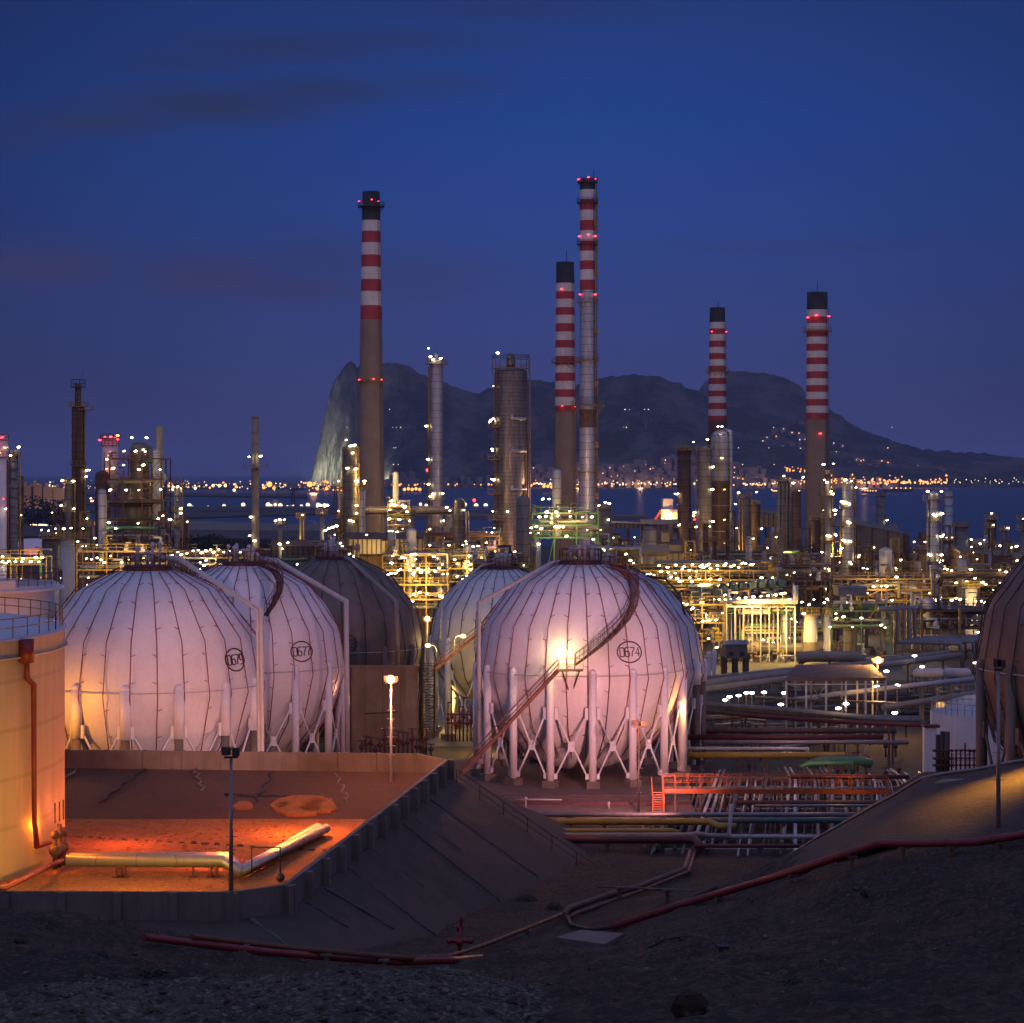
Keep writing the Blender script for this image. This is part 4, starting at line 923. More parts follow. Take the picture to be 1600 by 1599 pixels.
# ------------------------------------------------------------------ steel process structures
def structure(label, xa, xb, yt, yb, Y, dep=14, levels=3, mat=None, nv=3, npipe=7, lamps=(), nl=0, towers=None, rnd=1, deckm=None, bay=5.0, cat='steel structure', lk='w', brace=True, vessm=(None,), clutter=10, top=True):
    k = Y/F; rr = random.Random(rnd); X0, X1 = P(xa, 0, Y).x, P(xb, 0, Y).x
    Z = lambda y: HC-(y-HY)*k
    g = min(Z(yb), float(np.interp(Y, PY, PZ))); zt = Z(yt); mat = mat or M_ylwrail
    t = thing('process_unit', ((X0+X1)/2, Y, g), label, cat, 'steel process structures')
    nx = max(1, round((X1-X0)/bay)); xs = [X0+(X1-X0)*i/nx for i in range(nx+1)]; ysd = [Y, Y+dep*.5, Y+dep]
    zs = [Z(yb)+(zt-Z(yb))*(i+1)/levels for i in range(levels)]; bw_ = max(.22, Y*.0005)
    m = MB()
    for x_ in xs:
        for yy in ysd: m.beam((x_, yy, g-.3), (x_, yy, zs[-1]+(.0 if top else 0)), bw_)
    for zz in zs:
        for yy in ysd: m.beam((X0, yy, zz), (X1, yy, zz), bw_*.8, bw_*1.3)
        for x_ in xs: m.beam((x_, Y, zz), (x_, Y+dep, zz), bw_*.8, bw_*1.2)
    if brace:
        for i in range(nx):
            if rr.random() < .45:
                z0 = g; 
                for zz in zs:
                    m.beam((xs[i], Y-.1, z0), (xs[i+1], Y-.1, zz), bw_*.5); m.beam((xs[i+1], Y-.12, z0), (xs[i], Y-.12, zz), bw_*.5); z0 = zz
    m.build('steel_frame', mat, t)
    for zz in zs:
        m = MB(); n = rr.randint(1, 2)
        for _ in range(n):
            a = rr.uniform(0, .4); b = rr.uniform(.6, 1); m.box((X0+(X1-X0)*(a+b)/2, Y+dep/2, zz+.18+.02*_), ((X1-X0)*(b-a), dep*.96, .12))
        m.build('deck', deckm or M_darkst, t)
        MB().rail([(X0, Y-.3, zz+.2), (X1, Y-.3, zz+.2)], 1.2, 2.0, max(.08, Y*.0002)).build('railing', mat, t)
    for i in range(npipe):
        m = MB(); zz = rr.choice(zs)+rr.uniform(-1.8, 1.6); rad = rr.choice((.18, .25, .35, .5)); a, b = sorted((rr.random(), rr.random()))
        if b-a < .3: a, b = 0, 1
        yy = Y+rr.uniform(-1.2, dep*.6); xa_, xb_ = X0+(X1-X0)*a, X0+(X1-X0)*b; dz = rr.choice((-3, -2, 2, 3))
        m.tube([(xa_, yy, zz), (xb_, yy, zz), (xb_+.01, yy, zz+dz)] if rr.random() < .6 else [(xa_, yy, zz-2.5), (xa_+.3, yy, zz), (xb_, yy, zz)], rad, 8)
        m.build('pipe', rr.choice((M_grey, M_alu, M_buff, M_brown, M_green, M_greyw)), t)
    for i in range(nv):
        m = MB(); vm = rr.choice([v or M_alu for v in vessm]+[M_greyw, M_dgrey, M_buff]); x_ = X0+(X1-X0)*rr.uniform(.08, .92); rad = rr.uniform(.7, 1.5); z0 = rr.choice([g]+zs[:-1]); h = (zs[0]-g)*rr.uniform(.6, 1.1)
        yy = Y+rr.uniform(1, dep*.5)
        if rr.random() < .65: m.lathe((x_, yy, z0+.3), [(rad, 0), (rad, h)]+[(rad*math.cos(a), h+rad*.6*math.sin(a)) for a in (.4, .9, 1.4)]+[(.01, h+rad*.6)], 18)
        else: m.tube([(x_-h*.6, yy, z0+1.3+rad), (x_-h*.55, yy, z0+1.3+rad), (x_+h*.55, yy, z0+1.3+rad), (x_+h*.6, yy, z0+1.3+rad)], [rad*.6, rad, rad, rad*.6], 16)
        m.build('vessel', vm, t)
    clutter = int(clutter*1.7)
    for i in range(clutter):          # valves, exchangers, risers standing on the decks
        m = MB(); x_ = X0+(X1-X0)*rr.random(); z0 = rr.choice([g]+zs); yy = Y+rr.uniform(-.8, dep*.7)
        h = rr.uniform(1.2, 3.2); rad = rr.uniform(.1, .3); m.tube([(x_, yy, z0), (x_, yy, z0+h), (x_+rr.choice((-1, 1))*rr.uniform(.5, 2.4), yy, z0+h+.01)], rad, 6)
        m.sphere((x_, yy, z0+h*.55), rad*2.1, 8, 5); m.box((x_, yy, z0+h*.2), (rad*4, rad*4, rad*2.2)); m.build('valve_riser', rr.choice((M_grey, M_greyw, M_brown, M_yellow, M_darkst)), t)
    for lp in lamps: lampat(t, (P(lp[0], 0, Y-1.2).x, Y-1.2+(lp[3] if len(lp) > 3 else 0), HC-(lp[1]-HY)*(Y-1.2)/F), lsc(Y), lp[2] if len(lp) > 2 else lk)
    for i in range(int(nl*.6)):
        zz = rr.choice(zs)+rr.uniform(.9, 2.3); x_ = X0+(X1-X0)*rr.random(); yy = Y+rr.choice((-1.1, -.8, dep*.35, dep*.6))
        lampat(t, (x_, yy, zz), lsc(Y)*rr.uniform(.4, .9), lk)
    return t
S_ = structure
S_('braced red brown tower of platforms at left', 163, 252, 717, 880, 588, 16, 5, M_redd, 2, 9, lamps=[(140, 735), (206, 684), (229, 684), (194, 705), (212, 705), (224, 703), (227, 706), (193, 727), (224, 727), (217, 734), (250, 734), (177, 732), (172, 766), (197, 766), (217, 766), (251, 765), (167, 718), (144, 783, 'o'), (142, 779, 'o'), (170, 817), (163, 826), (181, 826), (216, 818), (148, 841), (142, 859, 'o'), (162, 857), (183, 859), (215, 859), (173, 869), (231, 858)], rnd=3, clutter=10)
C_('domed silver vessel inside the braced tower', 218, 690, 30, 598, M_dgrey, None, 'dome', plats=[(718, 52)], pipes=[(20, 4.5, 700, None)], rings=(705, 730, 770, 800), group='vessels of the braced tower')
C_('red topped squat flue inside the braced tower', 172, 683, 25, 604, M_cwhite, 765, 'flat', plats=[(686, 32), (697, 27)], lamps=[(-14, 688, 'r'), (-5, 683, 'r'), (4, 683, 'r'), (14, 687, 'r'), (14, 681, 'o'), (4, 707, 'o'), (2, 712, 'o'), (-2, 733, 'o'), (6, 733, 'o')], railm=M_red, group='vessels of the braced tower')
C_('wide dark vessel low in the braced tower', 210, 745, 54, 600, M_dgrey, None, 'dome', rings=(770, 800, 830), group='vessels of the braced tower')
C_('bulging brown vessel at the left of the braced tower', 160, 735, 22, 602, M_rust, None, 'dome', group='vessels of the braced tower', rings=(760, 790))
S_('low yellow lit pipe deck at the left edge', -30, 64, 872, 905, 430, 10, 1, M_yellow, 1, 3, lamps=[(4, 877), (14, 877), (24, 878), (34, 878), (48, 878), (61, 878), (66, 871), (56, 871), (36, 873), (4, 870)], rnd=5, clutter=4, lk='w')
S_('cluttered lit unit between the braced tower and sphere 0679', 120, 260, 862, 920, 440, 12, 2, M_ylwrail, 3, 5, nl=12, rnd=6, clutter=14, lamps=[(143, 874), (158, 875), (135, 873), (163, 879), (190, 879), (138, 903), (152, 872)])
S_('long lamp lit pipe rack behind sphere 0679', 262, 392, 872, 900, 520, 12, 1, M_brown, 0, 6, lamps=[(268, 868), (278, 863), (283, 867), (292, 865), (302, 861), (310, 860), (315, 864), (322, 861), (329, 859), (334, 863), (342, 859), (350, 863), (358, 861), (368, 859), (375, 863), (384, 860), (313, 879), (319, 884), (312, 890), (322, 876)], rnd=8, clutter=10)
S_('rusty gantry with lamps behind sphere 0677', 492, 556, 858, 900, 480, 10, 2, M_brown, 2, 4, lamps=[(532, 849), (535, 854), (524, 855), (464, 882), (552, 870), (546, 866), (573, 836)], rnd=9, clutter=12)
S_('bright cluttered process unit between the brown and small white spheres', 598, 700, 868, 960, 480, 16, 4, M_ylwrail, 4, 7, lamps=[(628, 871), (633, 872), (612, 880), (643, 867), (649, 866), (649, 874), (645, 883), (626, 890), (641, 891), (653, 889), (658, 891), (669, 889), (680, 893), (647, 895), (658, 895), (669, 894), (691, 882), (686, 888), (611, 896), (606, 898), (618, 896), (603, 893), (678, 870), (699, 897), (647, 929), (656, 926), (667, 928), (645, 940), (687, 931), (691, 934), (622, 892), (614, 869)], nl=8, rnd=11, clutter=26)
S_('yellow lit unit left above the small white sphere', 700, 758, 868, 930, 520, 14, 3, M_yellow, 3, 5, lamps=[(731, 878), (735, 882), (744, 880), (735, 890), (742, 866), (733, 869), (739, 854), (747, 854), (728, 846), (741, 888), (729, 900), (723, 905)], nl=8, rnd=12, clutter=12)
S_('open steel tower with crossed rods right of the tallest chimney', 606, 640, 792, 850, 650, 12, 3, M_ylwrail, 2, 3, lamps=[(611, 789), (609, 797), (617, 790), (629, 790), (632, 793), (608, 811), (624, 812), (636, 800, 'w'), (640, 814), (620, 832), (613, 830), (608, 830), (612, 783)], rnd=13, clutter=6)
S_('green steel deck carrying lamps before the twin chimneys', 832, 935, 802, 860, 560, 14, 3, M_green, 2, 7, lamps=[(848, 780), (858, 780), (854, 800), (869, 800), (890, 799), (843, 808), (853, 807), (872, 806), (891, 807), (910, 808), (925, 808), (868, 823), (874, 824), (880, 824), (838, 823), (846, 826), (936, 790), (952, 787), (830, 825), (828, 833), (885, 838)], nl=4, rnd=14, clutter=10, deckm=M_green)
S_('brown pipework gantry above sphere 0674', 740, 835, 880, 915, 430, 12, 2, M_ylwrail, 2, 6, nl=9, rnd=15, clutter=14)
S_('rust brown valve deck behind the top of sphere 0674', 925, 1000, 860, 925, 440, 12, 3, M_ylwrail, 2, 6, lamps=[(927, 843), (941, 858, 'y'), (946, 860), (962, 870), (985, 876), (990, 880), (978, 866)], nl=8, rnd=16, clutter=16)
lr1 = [(1000+i*11, 896-i*1.0+(i % 3)*2.4) for i in range(17)]+[(1030+i*13, 884-i*.4+(i % 2)*3) for i in range(12)]+[(1016, 897), (1040, 906), (1049, 902), (1058, 904), (1062, 909), (1078, 903), (1081, 909), (1092, 905), (1110, 905), (1097, 883), (1104, 884), (1125, 906)]
S_('long tiered gantry with dense rows of lamps, centre right', 990, 1215, 892, 935, 470, 20, 3, M_ylwrail, 3, 10, lamps=lr1, nl=4, rnd=17, clutter=26)
lr2 = [(1115, 937), (1124, 937), (1133, 937), (1142, 937), (1154, 935), (1165, 934), (1177, 933), (1189, 932), (1200, 931), (1212, 930), (1221, 928), (1226, 927), (1233, 937), (1253, 941), (1190, 903), (1207, 903), (1272, 937), (1288, 942), (1264, 945), (1292, 936)]
S_('raised deck on pale posts with row of blazing globes', 1135, 1242, 948, 1028, 425, 14, 1, M_greyw, 3, 7, lamps=lr2, rnd=18, clutter=40, brace=False, nl=2, bay=1.55)
S_('white lit lower unit behind the grey sphere, left of the globe row', 1062, 1132, 945, 1030, 405, 14, 3, M_ylwrail, 4, 6, lamps=[(1066, 943), (1073, 945), (1083, 950), (1108, 970), (1098, 971), (1119, 969), (1107, 998), (1120, 1012), (1107, 1023, 'c'), (1115, 1022, 'c'), (1081, 952), (1093, 1013)], nl=5, rnd=19, clutter=22)
S_('olive lit rack of pumps behind the pale drum', 1160, 1300, 985, 1030, 445, 12, 1, M_ylwrail, 4, 6, lamps=[(1238, 967), (1244, 972), (1192, 1000, 'c'), (1296, 980), (1231, 997, 'c'), (1208, 1005), (1197, 1012), (1172, 1010)], rnd=20, nl=3, clutter=22)
C_('large pale drum under a yellow railed deck', 1266, 962, 22, 428, M_greyw, None, 'flat', plats=[(961, 32)], lamps=[(-12, 958)], group='pale drums', cat='drum', name='drum', railm=M_yellow, skirt=(1003, 25, M_conc))
C_('narrower pale drum right of the large one', 1292, 964, 11, 430, M_greyw, None, 'flat', plats=[(962, 16)], lamps=[(3, 979)], group='pale drums', cat='drum', name='drum', railm=M_yellow)
C_('small white drum with red band at the wall, left', 1107, 1018, 7, 372, M_white, None, 'dome', group='pale drums', cat='drum', name='drum', rings=(1026,))
C_('small white drum without band at the wall', 1116, 1016, 7, 374, M_white, None, 'dome', group='pale drums', cat='drum', name='drum')
S_('dark blocky air cooler deck below the last chimney', 1205, 1300, 885, 930, 520, 16, 2, M_brown, 3, 5, nl=5, rnd=21, clutter=14, deckm=M_brown)
S_('long ochre railed rack right of the lamp column group', 1300, 1455, 905, 955, 520, 16, 3, M_ylwrail, 3, 8, lamps=[(1365, 917), (1377, 916), (1385, 916), (1394, 938), (1353, 940), (1330, 943), (1328, 943), (1343, 868), (1349, 888), (1355, 889), (1401, 902), (1318, 950), (1308, 948)], nl=10, rnd=22, clutter=22)
S_('far ochre rack between the right lamp column and brown sphere', 1470, 1590, 895, 955, 540, 16, 3, M_ylwrail, 3, 8, lamps=[(1480, 890), (1487, 892), (1517, 890), (1562, 891), (1572, 894), (1586, 892), (1494, 911), (1535, 910), (1540, 913), (1564, 911), (1494, 935), (1500, 937), (1487, 938)], nl=8, rnd=23, clutter=18)
S_('green beamed rack above the road, right of the pale drums', 1300, 1392, 955, 1000, 440, 12, 2, M_green, 2, 6, lamps=[(1306, 959), (1307, 966), (1346, 966), (1332, 980, 'c'), (1383, 981, 'c'), (1318, 964), (1377, 977)], rnd=24, nl=2, clutter=10)
S_('dim brown rack before the right lamp column', 1430, 1545, 955, 1010, 430, 14, 2, M_brown, 3, 6, nl=7, rnd=25, clutter=18)
S_('dark far rack line beyond the columns at right', 1330, 1600, 872, 905, 700, 20, 2, M_brown, 4, 8, nl=16, rnd=26, clutter=20)
S_('low far rack line between the chimneys at centre right', 1000, 1300, 868, 900, 690, 20, 2, M_brown, 4, 8, nl=12, rnd=27, clutter=20)
S_('far lit rack behind the tall silver column', 640, 780, 838, 880, 680, 20, 2, M_ylwrail, 3, 6, nl=14, rnd=28, clutter=14)
S_('low rusty rack behind the shed at left of centre', 392, 500, 866, 890, 560, 12, 1, M_brown, 1, 4, nl=4, rnd=29, clutter=8)

# ------------------------------------------------------------------ sheds, boiler house, conveyor
def shed(label, pts, Y, dep, mat, roofm=None, cat='shed', name='shed', bands=0, roofrise=1.5, ybot=None, windows=0):
    """front wall follows pixel corners (left x, right x, left top y, right top y, bottom y)"""
    xa, xb, ya, yb_, yl = pts; k = Y/F; X0, X1 = P(xa, 0, Y).x, P(xb, 0, Y).x; Z = lambda y: HC-(y-HY)*k
    z0 = Z(yl); t = thing(name, ((X0+X1)/2, Y, z0), label, cat, 'plant buildings')
    m = MB(); za, zb = Z(ya), Z(yb_)
    v = [(X0, Y, z0), (X1, Y, z0), (X1, Y, zb), (X0, Y, za), (X0, Y+dep, z0), (X1, Y+dep, z0), (X1, Y+dep, zb), (X0, Y+dep, za)]
    m.add(v, [(0, 1, 2, 3), (5, 4, 7, 6), (1, 5, 6, 2), (4, 0, 3, 7)]); m.build('wall', mat, t)
    m = MB(); yr = Y+dep/2
    m.add([(X0-.3, Y-.3, za+.05), (X1+.3, Y-.3, zb+.05), (X1+.3, yr, zb+roofrise), (X0-.3, yr, za+roofrise), (X0-.3, Y+dep+.3, za+.05), (X1+.3, Y+dep+.3, zb+.05)], [(0, 1, 2, 3), (3, 2, 5, 4), (0, 3, 4), (1, 5, 2)]); m.build('roof', roofm or mat, t)
    if bands:
        for i in range(bands+1):
            m = MB(); f = i/bands; m.box((X0+(X1-X0)*f, Y-.08, (z0+za+(zb-za)*f)/2), (.35, .2, za+(zb-za)*f-z0)); m.build('pilaster', M_darkst, t)
    for i in range(windows):
        f = (i+.5)/windows; m = MB(); m.box((X0+(X1-X0)*f, Y-.12, z0+(za-z0)*.35), ((X1-X0)/windows*.4, .2, (za-z0)*.28)); m.build('opening', M_soot, t)
    zg = float(np.interp(Y, PY, PZ))
    if z0 > zg+1:
        n = max(2, int((X1-X0)/8))
        for i in range(n+1):
            for yy in (Y+1, Y+dep-1): m = MB(); m.beam((X0+(X1-X0)*i/n, yy, zg-.4), (X0+(X1-X0)*i/n, yy, z0), .6); m.build('support', M_brown, t)
    return t
shed('long pale conveyor gallery left of the tallest chimney', (424, 540, 853, 855, 871), 560, 8, M_conc, M_brown, 'gallery', 'conveyor_gallery', 14)
shed('ribbed gallery with rust topped panels before the tallest chimney', (545, 660, 843, 843, 866), 520, 8, M_buff, M_brown, 'gallery', 'conveyor_gallery', 16)
shed('brown plinth building under the tallest chimney', (556, 648, 864, 864, 890), 524, 10, M_brown, M_brown, 'shed', 'shed', 5)
shed('pale boiler house with a row of round openings, centre right', (998, 1078, 865, 865, 893), 560, 16, M_conc, M_conc, 'boiler house', 'boiler_house', 9, .3, windows=8)
shed('upper stepped block of the boiler house', (1000, 1066, 849, 852, 864.5), 563, 10, M_conc, M_brown, 'boiler house', 'boiler_house', 3, 1.2)
shed('pale duct block standing on the boiler house', (1034, 1046, 832, 832, 850), 565, 5, M_conc, M_conc, 'duct', 'duct_block', 0, .3)
shed('long flat gallery roof in front of the bay water', (956, 1010, 817, 819, 826), 700, 10, M_conc, M_conc, 'gallery', 'conveyor_gallery', 8, .4)
shed('grey shed behind the pair of dark cylinders', (1004, 1060, 820, 820, 852), 705, 12, M_conc, M_conc, 'shed', 'shed', 6)
shed('grey gallery between the ringed columns', (1186, 1216, 803, 803, 824), 800, 10, M_conc, M_conc, 'gallery', 'conveyor_gallery', 4)
shed('wide sloping grey shed right of the bright silver column', (1338, 1412, 820, 834, 862), 660, 30, M_conc, M_conc, 'shed', 'shed', 3)
shed('low dark shed roof near the right edge', (1500, 1640, 862, 878, 900), 660, 20, M_brown, M_conc, 'shed', 'shed', 0)
shed('yellow lit small block near the right edge', (1522, 1545, 850, 850, 858), 730, 8, M_buff, M_buff, 'shed', 'shed', 3)
shed('pale lit small block left of the edge column', (1556, 1596, 855, 855, 868), 720, 8, M_conc, M_conc, 'shed', 'shed', 4)
shed('low shed glowing orange behind the left drums', (20, 76, 858, 856, 882), 760, 20, M_white, M_white, 'shed', 'shed', 0, 3)
lamp('orange_light', 'POINT', P(40, 880, 735), 16000, (1, .22, .06), 1)
shed('small pale hut with dark door by the yard road', (1134, 1168, 1008, 1007, 1029), 376, 6, M_conc, M_grey, 'hut', 'hut', 0, .5, windows=2)
shed('blue grey hipped cooler box on the lamp gantry', (1078, 1128, 918, 915, 940), 455, 8, M_teal, M_teal, 'air cooler', 'air_cooler', 2, .3)
shed('flat grey container roof below the silver column', (1310, 1355, 918, 920, 932), 470, 8, M_grey, M_grey, 'shed', 'shed', 0, .3)
# exchanger row on the globe deck
for i in range(7):
    q = P(1130+i*15, 918-i*1.2, 432); m = MB(); m.tube([q+Vector((0, -2, 0)), q+Vector((0, 5, 0))], .75, 14); m.box(q+Vector((0, -2.2, 0)), (1.3, .4, 1.3)); m.tube([q+Vector((0, -1, 0)), q+Vector((0, -1, -3.2))], .3, 8)
    tag(m.build('heat_exchanger', M_teal, None, q), 'blue grey exchanger drum lying above the globe lamp row', 'heat exchanger', 'exchangers above the globe row')
# unseen points added for the glow that lamp rows throw on the units
for (x_, y_, Y, e_, c_) in [(1180, 950, 420, 2600, WARM), (1110, 960, 398, 1800, WARM), (1180, 1000, 440, 1800, WARM), (1250, 985, 422, 1500, WARM), (1100, 905, 462, 2200, WARM), (1340, 990, 430, 900, WARM), (660, 900, 474, 2400, WARM), (650, 935, 474, 1500, WARM), (735, 890, 512, 2200, WARM), (880, 815, 552, 2600, WARM), (1030, 880, 545, 2600, WARM), (40, 885, 424, 1200, WARM), (190, 870, 432, 1800, WARM), (210, 760, 570, 1300, WARM), (1310, 860, 610, 1500, WARM), (1500, 880, 560, 900, WARM), (800, 860, 672, 2200, (1, .5, .35)), (790, 700, 650, 2200, (1, .55, .42)), (330, 865, 512, 1800, WARM), (1380, 925, 512, 1500, WARM), (1520, 925, 512, 1800, WARM), (580, 860, 512, 1500, WARM), (1120, 860, 760, 5000, WARM), (600, 750, 640, 5000, WARM), (1230, 870, 700, 3500, WARM), (910, 760, 700, 5000, (1, .6, .4)), (690, 850, 690, 3500, WARM), (1490, 880, 660, 2500, WARM), (440, 850, 600, 2000, WARM)]:
    lamp('unit_fill', 'POINT', P(x_, y_, Y), e_*3.2, c_ if c_ != WARM else (1, .62, .17), 1.0)

# crowd of thin columns, stacks and scaffolded towers filling the plant
rr = random.Random(77); crowd = []
for x_ in np.arange(612, 770, 11): crowd.append((x_+rr.uniform(-4, 4), rr.uniform(815, 868), rr.uniform(4, 9)))
for x_ in np.arange(945, 1340, 12.5): crowd.append((x_+rr.uniform(-5, 5), rr.uniform(812, 880), rr.uniform(3.5, 10)))
for x_ in np.arange(1345, 1600, 13): crowd.append((x_+rr.uniform(-5, 5), rr.uniform(818, 885), rr.uniform(3.5, 9)))
for x_ in (86, 98, 148, 252, 262, 290, 470, 488, 520, 532): crowd.append((x_, rr.uniform(790, 850), rr.uniform(4, 8)))
for i, (a, b, w_) in enumerate(crowd):
    lm = [(w_*.6, b+rr.uniform(2, 8))] if rr.random() < .5 else []
    C_('slender pipe-clad column standing in the crowded middle of the plant', a, b, w_, rr.uniform(600, 760), rr.choice((M_dgrey, M_rust, M_alu, M_alud, M_buff, M_rust)), None, rr.choice(('dome', 'flat', 'dome')),
       plats=[(b+rr.uniform(4, 9), w_+9)]+([(b+rr.uniform(22, 34), w_+10)] if rr.random() < .6 else []), lamps=lm, pipes=[(w_*.75, 1.6, b+8, None)], group='slender columns of the crowded plant', ls=.8)
def tower(px, yt, w_, Y, mat, lamps):
    k = Y/F; q = P(px, yt, Y); g = float(np.interp(Y, PY, PZ)); a = w_*k/2
    t = thing('scaffold_tower', (q.x, Y, g), 'open square scaffold tower of thin steel inside the plant', 'scaffold tower', 'open scaffold towers of the plant'); m = MB(); n = max(3, int((q.z-g)/4))
    for sx in (-a, a):
        for sy in (-a, a): m.beam((q.x+sx, Y+sy, g-.3), (q.x+sx, Y+sy, q.z), .28)
    for j in range(n):
        z0, z1 = g+(q.z-g)*j/n, g+(q.z-g)*(j+1)/n
        for sy in (-a, a): m.beam((q.x-a, Y+sy, z1), (q.x+a, Y+sy, z1), .24)
        for sx in (-a, a): m.beam((q.x+sx, Y-a, z1), (q.x+sx, Y+a, z1), .24)
        m.beam((q.x-a, Y-a, z0), (q.x+a, Y-a, z1), .16) if j % 2 else m.beam((q.x+a, Y-a, z0), (q.x-a, Y-a, z1), .16)
    m.build('steel_frame', mat, t)
    for j in range(1, n, 2):
        z1 = g+(q.z-g)*(j+1)/n; m = MB(); m.box((q.x, Y, z1+.15), (2*a+1.4, 2*a+1.4, .14)); m.build('deck', M_darkst, t)
        m = MB(); m.rail([(q.x-a-.6, Y-a-.6, z1+.2), (q.x+a+.6, Y-a-.6, z1+.2)], 1.2, 1.6, .13); m.build('railing', mat, t)
        if rr.random() < .75: lampat(t, (q.x+rr.choice((-a, a)), Y-a-1, z1+2.4), lsc(Y)*.7, 'w')
for (px_, yt_, w_, Y, mt) in [(640, 806, 12, 560, M_ylwrail), (664, 838, 16, 540, M_ylwrail), (702, 836, 12, 600, M_brown), (748, 842, 14, 560, M_ylwrail), (952, 826, 12, 600, M_ylwrail), (972, 846, 14, 560, M_brown), (1010, 852, 12, 600, M_ylwrail), (1078, 846, 14, 560, M_ylwrail), (1142, 800, 12, 700, M_brown), (1204, 842, 14, 600, M_ylwrail), (1258, 826, 14, 600, M_brown), (1308, 800, 12, 610, M_ylwrail), (1352, 856, 14, 580, M_brown), (1398, 842, 12, 620, M_ylwrail), (1436, 862, 14, 560, M_ylwrail), (1478, 822, 12, 640, M_brown), (1528, 858, 14, 600, M_ylwrail), (1572, 846, 12, 620, M_brown), (255, 800, 12, 560, M_redd), (90, 790, 12, 600, M_brown), (132, 800, 12, 560, M_ylwrail), (526, 812, 12, 600, M_brown), (536, 742, 12, 660, M_ylwrail), (1290, 752, 12, 655, M_ylwrail), (30, 745, 10, 600, M_brown)]:
    tower(px_, yt_, w_, Y, mt, 0)
# ------------------------------------------------------------------ pipe yard between the spheres and the plant
def pipe(label, pts, r, mat, n=12, name='pipe', group=None, sup=True, cat='pipe', parent=None, supm=None):
    pts = [Vector(p) for p in pts]; b = pts[0]
    o = MB().tube(pts, r, n).build(name, mat, None, (b.x, b.y, b.z)); tag(o, label, cat, group)
    if sup:
        for a, c in zip(pts[:-1], pts[1:]):
            if abs(c.z-a.z) > (c-a).length*.5: continue
            k = max(1, int((c-a).length/9))
            for i in range(k):
                q = a.lerp(c, (i+.5)/k); g = gz(q.x, q.y)
                if q.z-r-g > .25: m = MB(); m.beam((q.x, q.y, g-.2), (q.x, q.y, q.z-r+.05), .22); m.box((q.x, q.y, q.z-r-.02), (.5, .5, .1)); m.build('support', supm or M_brown, o)
    return o
# sleepers and the fan of parallel lines running away from the hill
rr = random.Random(4); x = 9.5; i = 0
PM = [M_grey, M_brown, M_greyw, M_darkst, M_conc, M_grey, M_concd, M_buff, M_darkst]
while x < 35:
    r = rr.choice((.07, .09, .12, .16, .2)); x += r+.06; z = -.55+r+rr.uniform(0, .08)
    ln = 'bare grey brown line in the bundle of parallel pipes beside the pad'
    pipe(ln, [(x, 178+rr.uniform(0, 8), z), (x+5.0, 220, z), (x+6.2, 231, z-.8), (x+7.5, 240+rr.uniform(0, 6), z-1.9)], r, rr.choice(PM), 8, group='parallel pipes beside the pad', sup=False); x += r+rr.choice((.05, .06, .1, .15, .4)); i += 1
m = MB()
for k in range(8): m.box((30, 181+k*7.2, -.62-(2.0 if k > 6 else 0)), (36, .5, .5))
tag(m.build('sleeper_row', M_conc), 'concrete sleepers under the parallel pipes beside the pad', 'pipe sleepers')
for j in range(14):
    a = P(640+j*5.2, 1182+j*1.3, 190+j); b = P(692+j*8.5, 1138+j*1.5, 250)
    a.z = -.3+.03*j; b.z = -2.3
    pipe('dark line in the slanting bundle between fire wall and sphere 0674', [a, b], (.1, .16, .24)[j % 3], [M_grey, M_darkst, M_brown, M_buff][j % 4], 8, group='slanting pipes by the fire wall', sup=False)
def H(label, y, xa, xb, Y, r, mat, bend=None, **k):
    pts = [P(xa, y, Y), P(xb, y, Y)]
    if bend: pts += [P(*q) for q in bend]
    return pipe(label, pts, r, mat, **k)
H('long pale green yellow pipe crossing below the pad', 1284, 780, 1108, 189, .26, M_yellow, [(1122, 1291, 188), (1150, 1291, 188)])
H('teal pipe crossing the valley right of the yellow one', 1282, 1105, 1345, 191, .26, M_teal)
H('second mustard pipe crossing below the pad', 1298, 800, 1050, 186, .2, M_yellow, [(1062, 1302, 186)])
H('grey green pipe crossing just below the pad kerb', 1273, 800, 1345, 193, .2, M_grey)
H('dark red pipe under the mustard pipe', 1312, 830, 1070, 182, .32, M_redd, [(1085, 1313, 182), (1096, 1324, 180)])
H('pale brown pipe beside the dark red one', 1305, 820, 1075, 184, .2, M_buff, [(1090, 1303, 184), (1110, 1306, 184), (1140, 1307, 184)])
H('thin dark red pipe running to the right bank', 1322, 1085, 1290, 179, .16, M_redd)
H('thin dark pipe along the foot of the right bank', 1308, 1140, 1320, 183, .14, M_grey)
pipe('bent pale pipe standing upright in the valley', [P(1143, 1257, 181), P(1139, 1303, 181), P(1143, 1307, 181), P(1310, 1308, 181)], .15, M_greyw)
H('brown pipe on trestles right of the walkway', 1254, 1150, 1400, 196, .2, M_brown)
H('thin grey pipe beside the trestle pipe', 1259, 1180, 1390, 195, .12, M_grey)
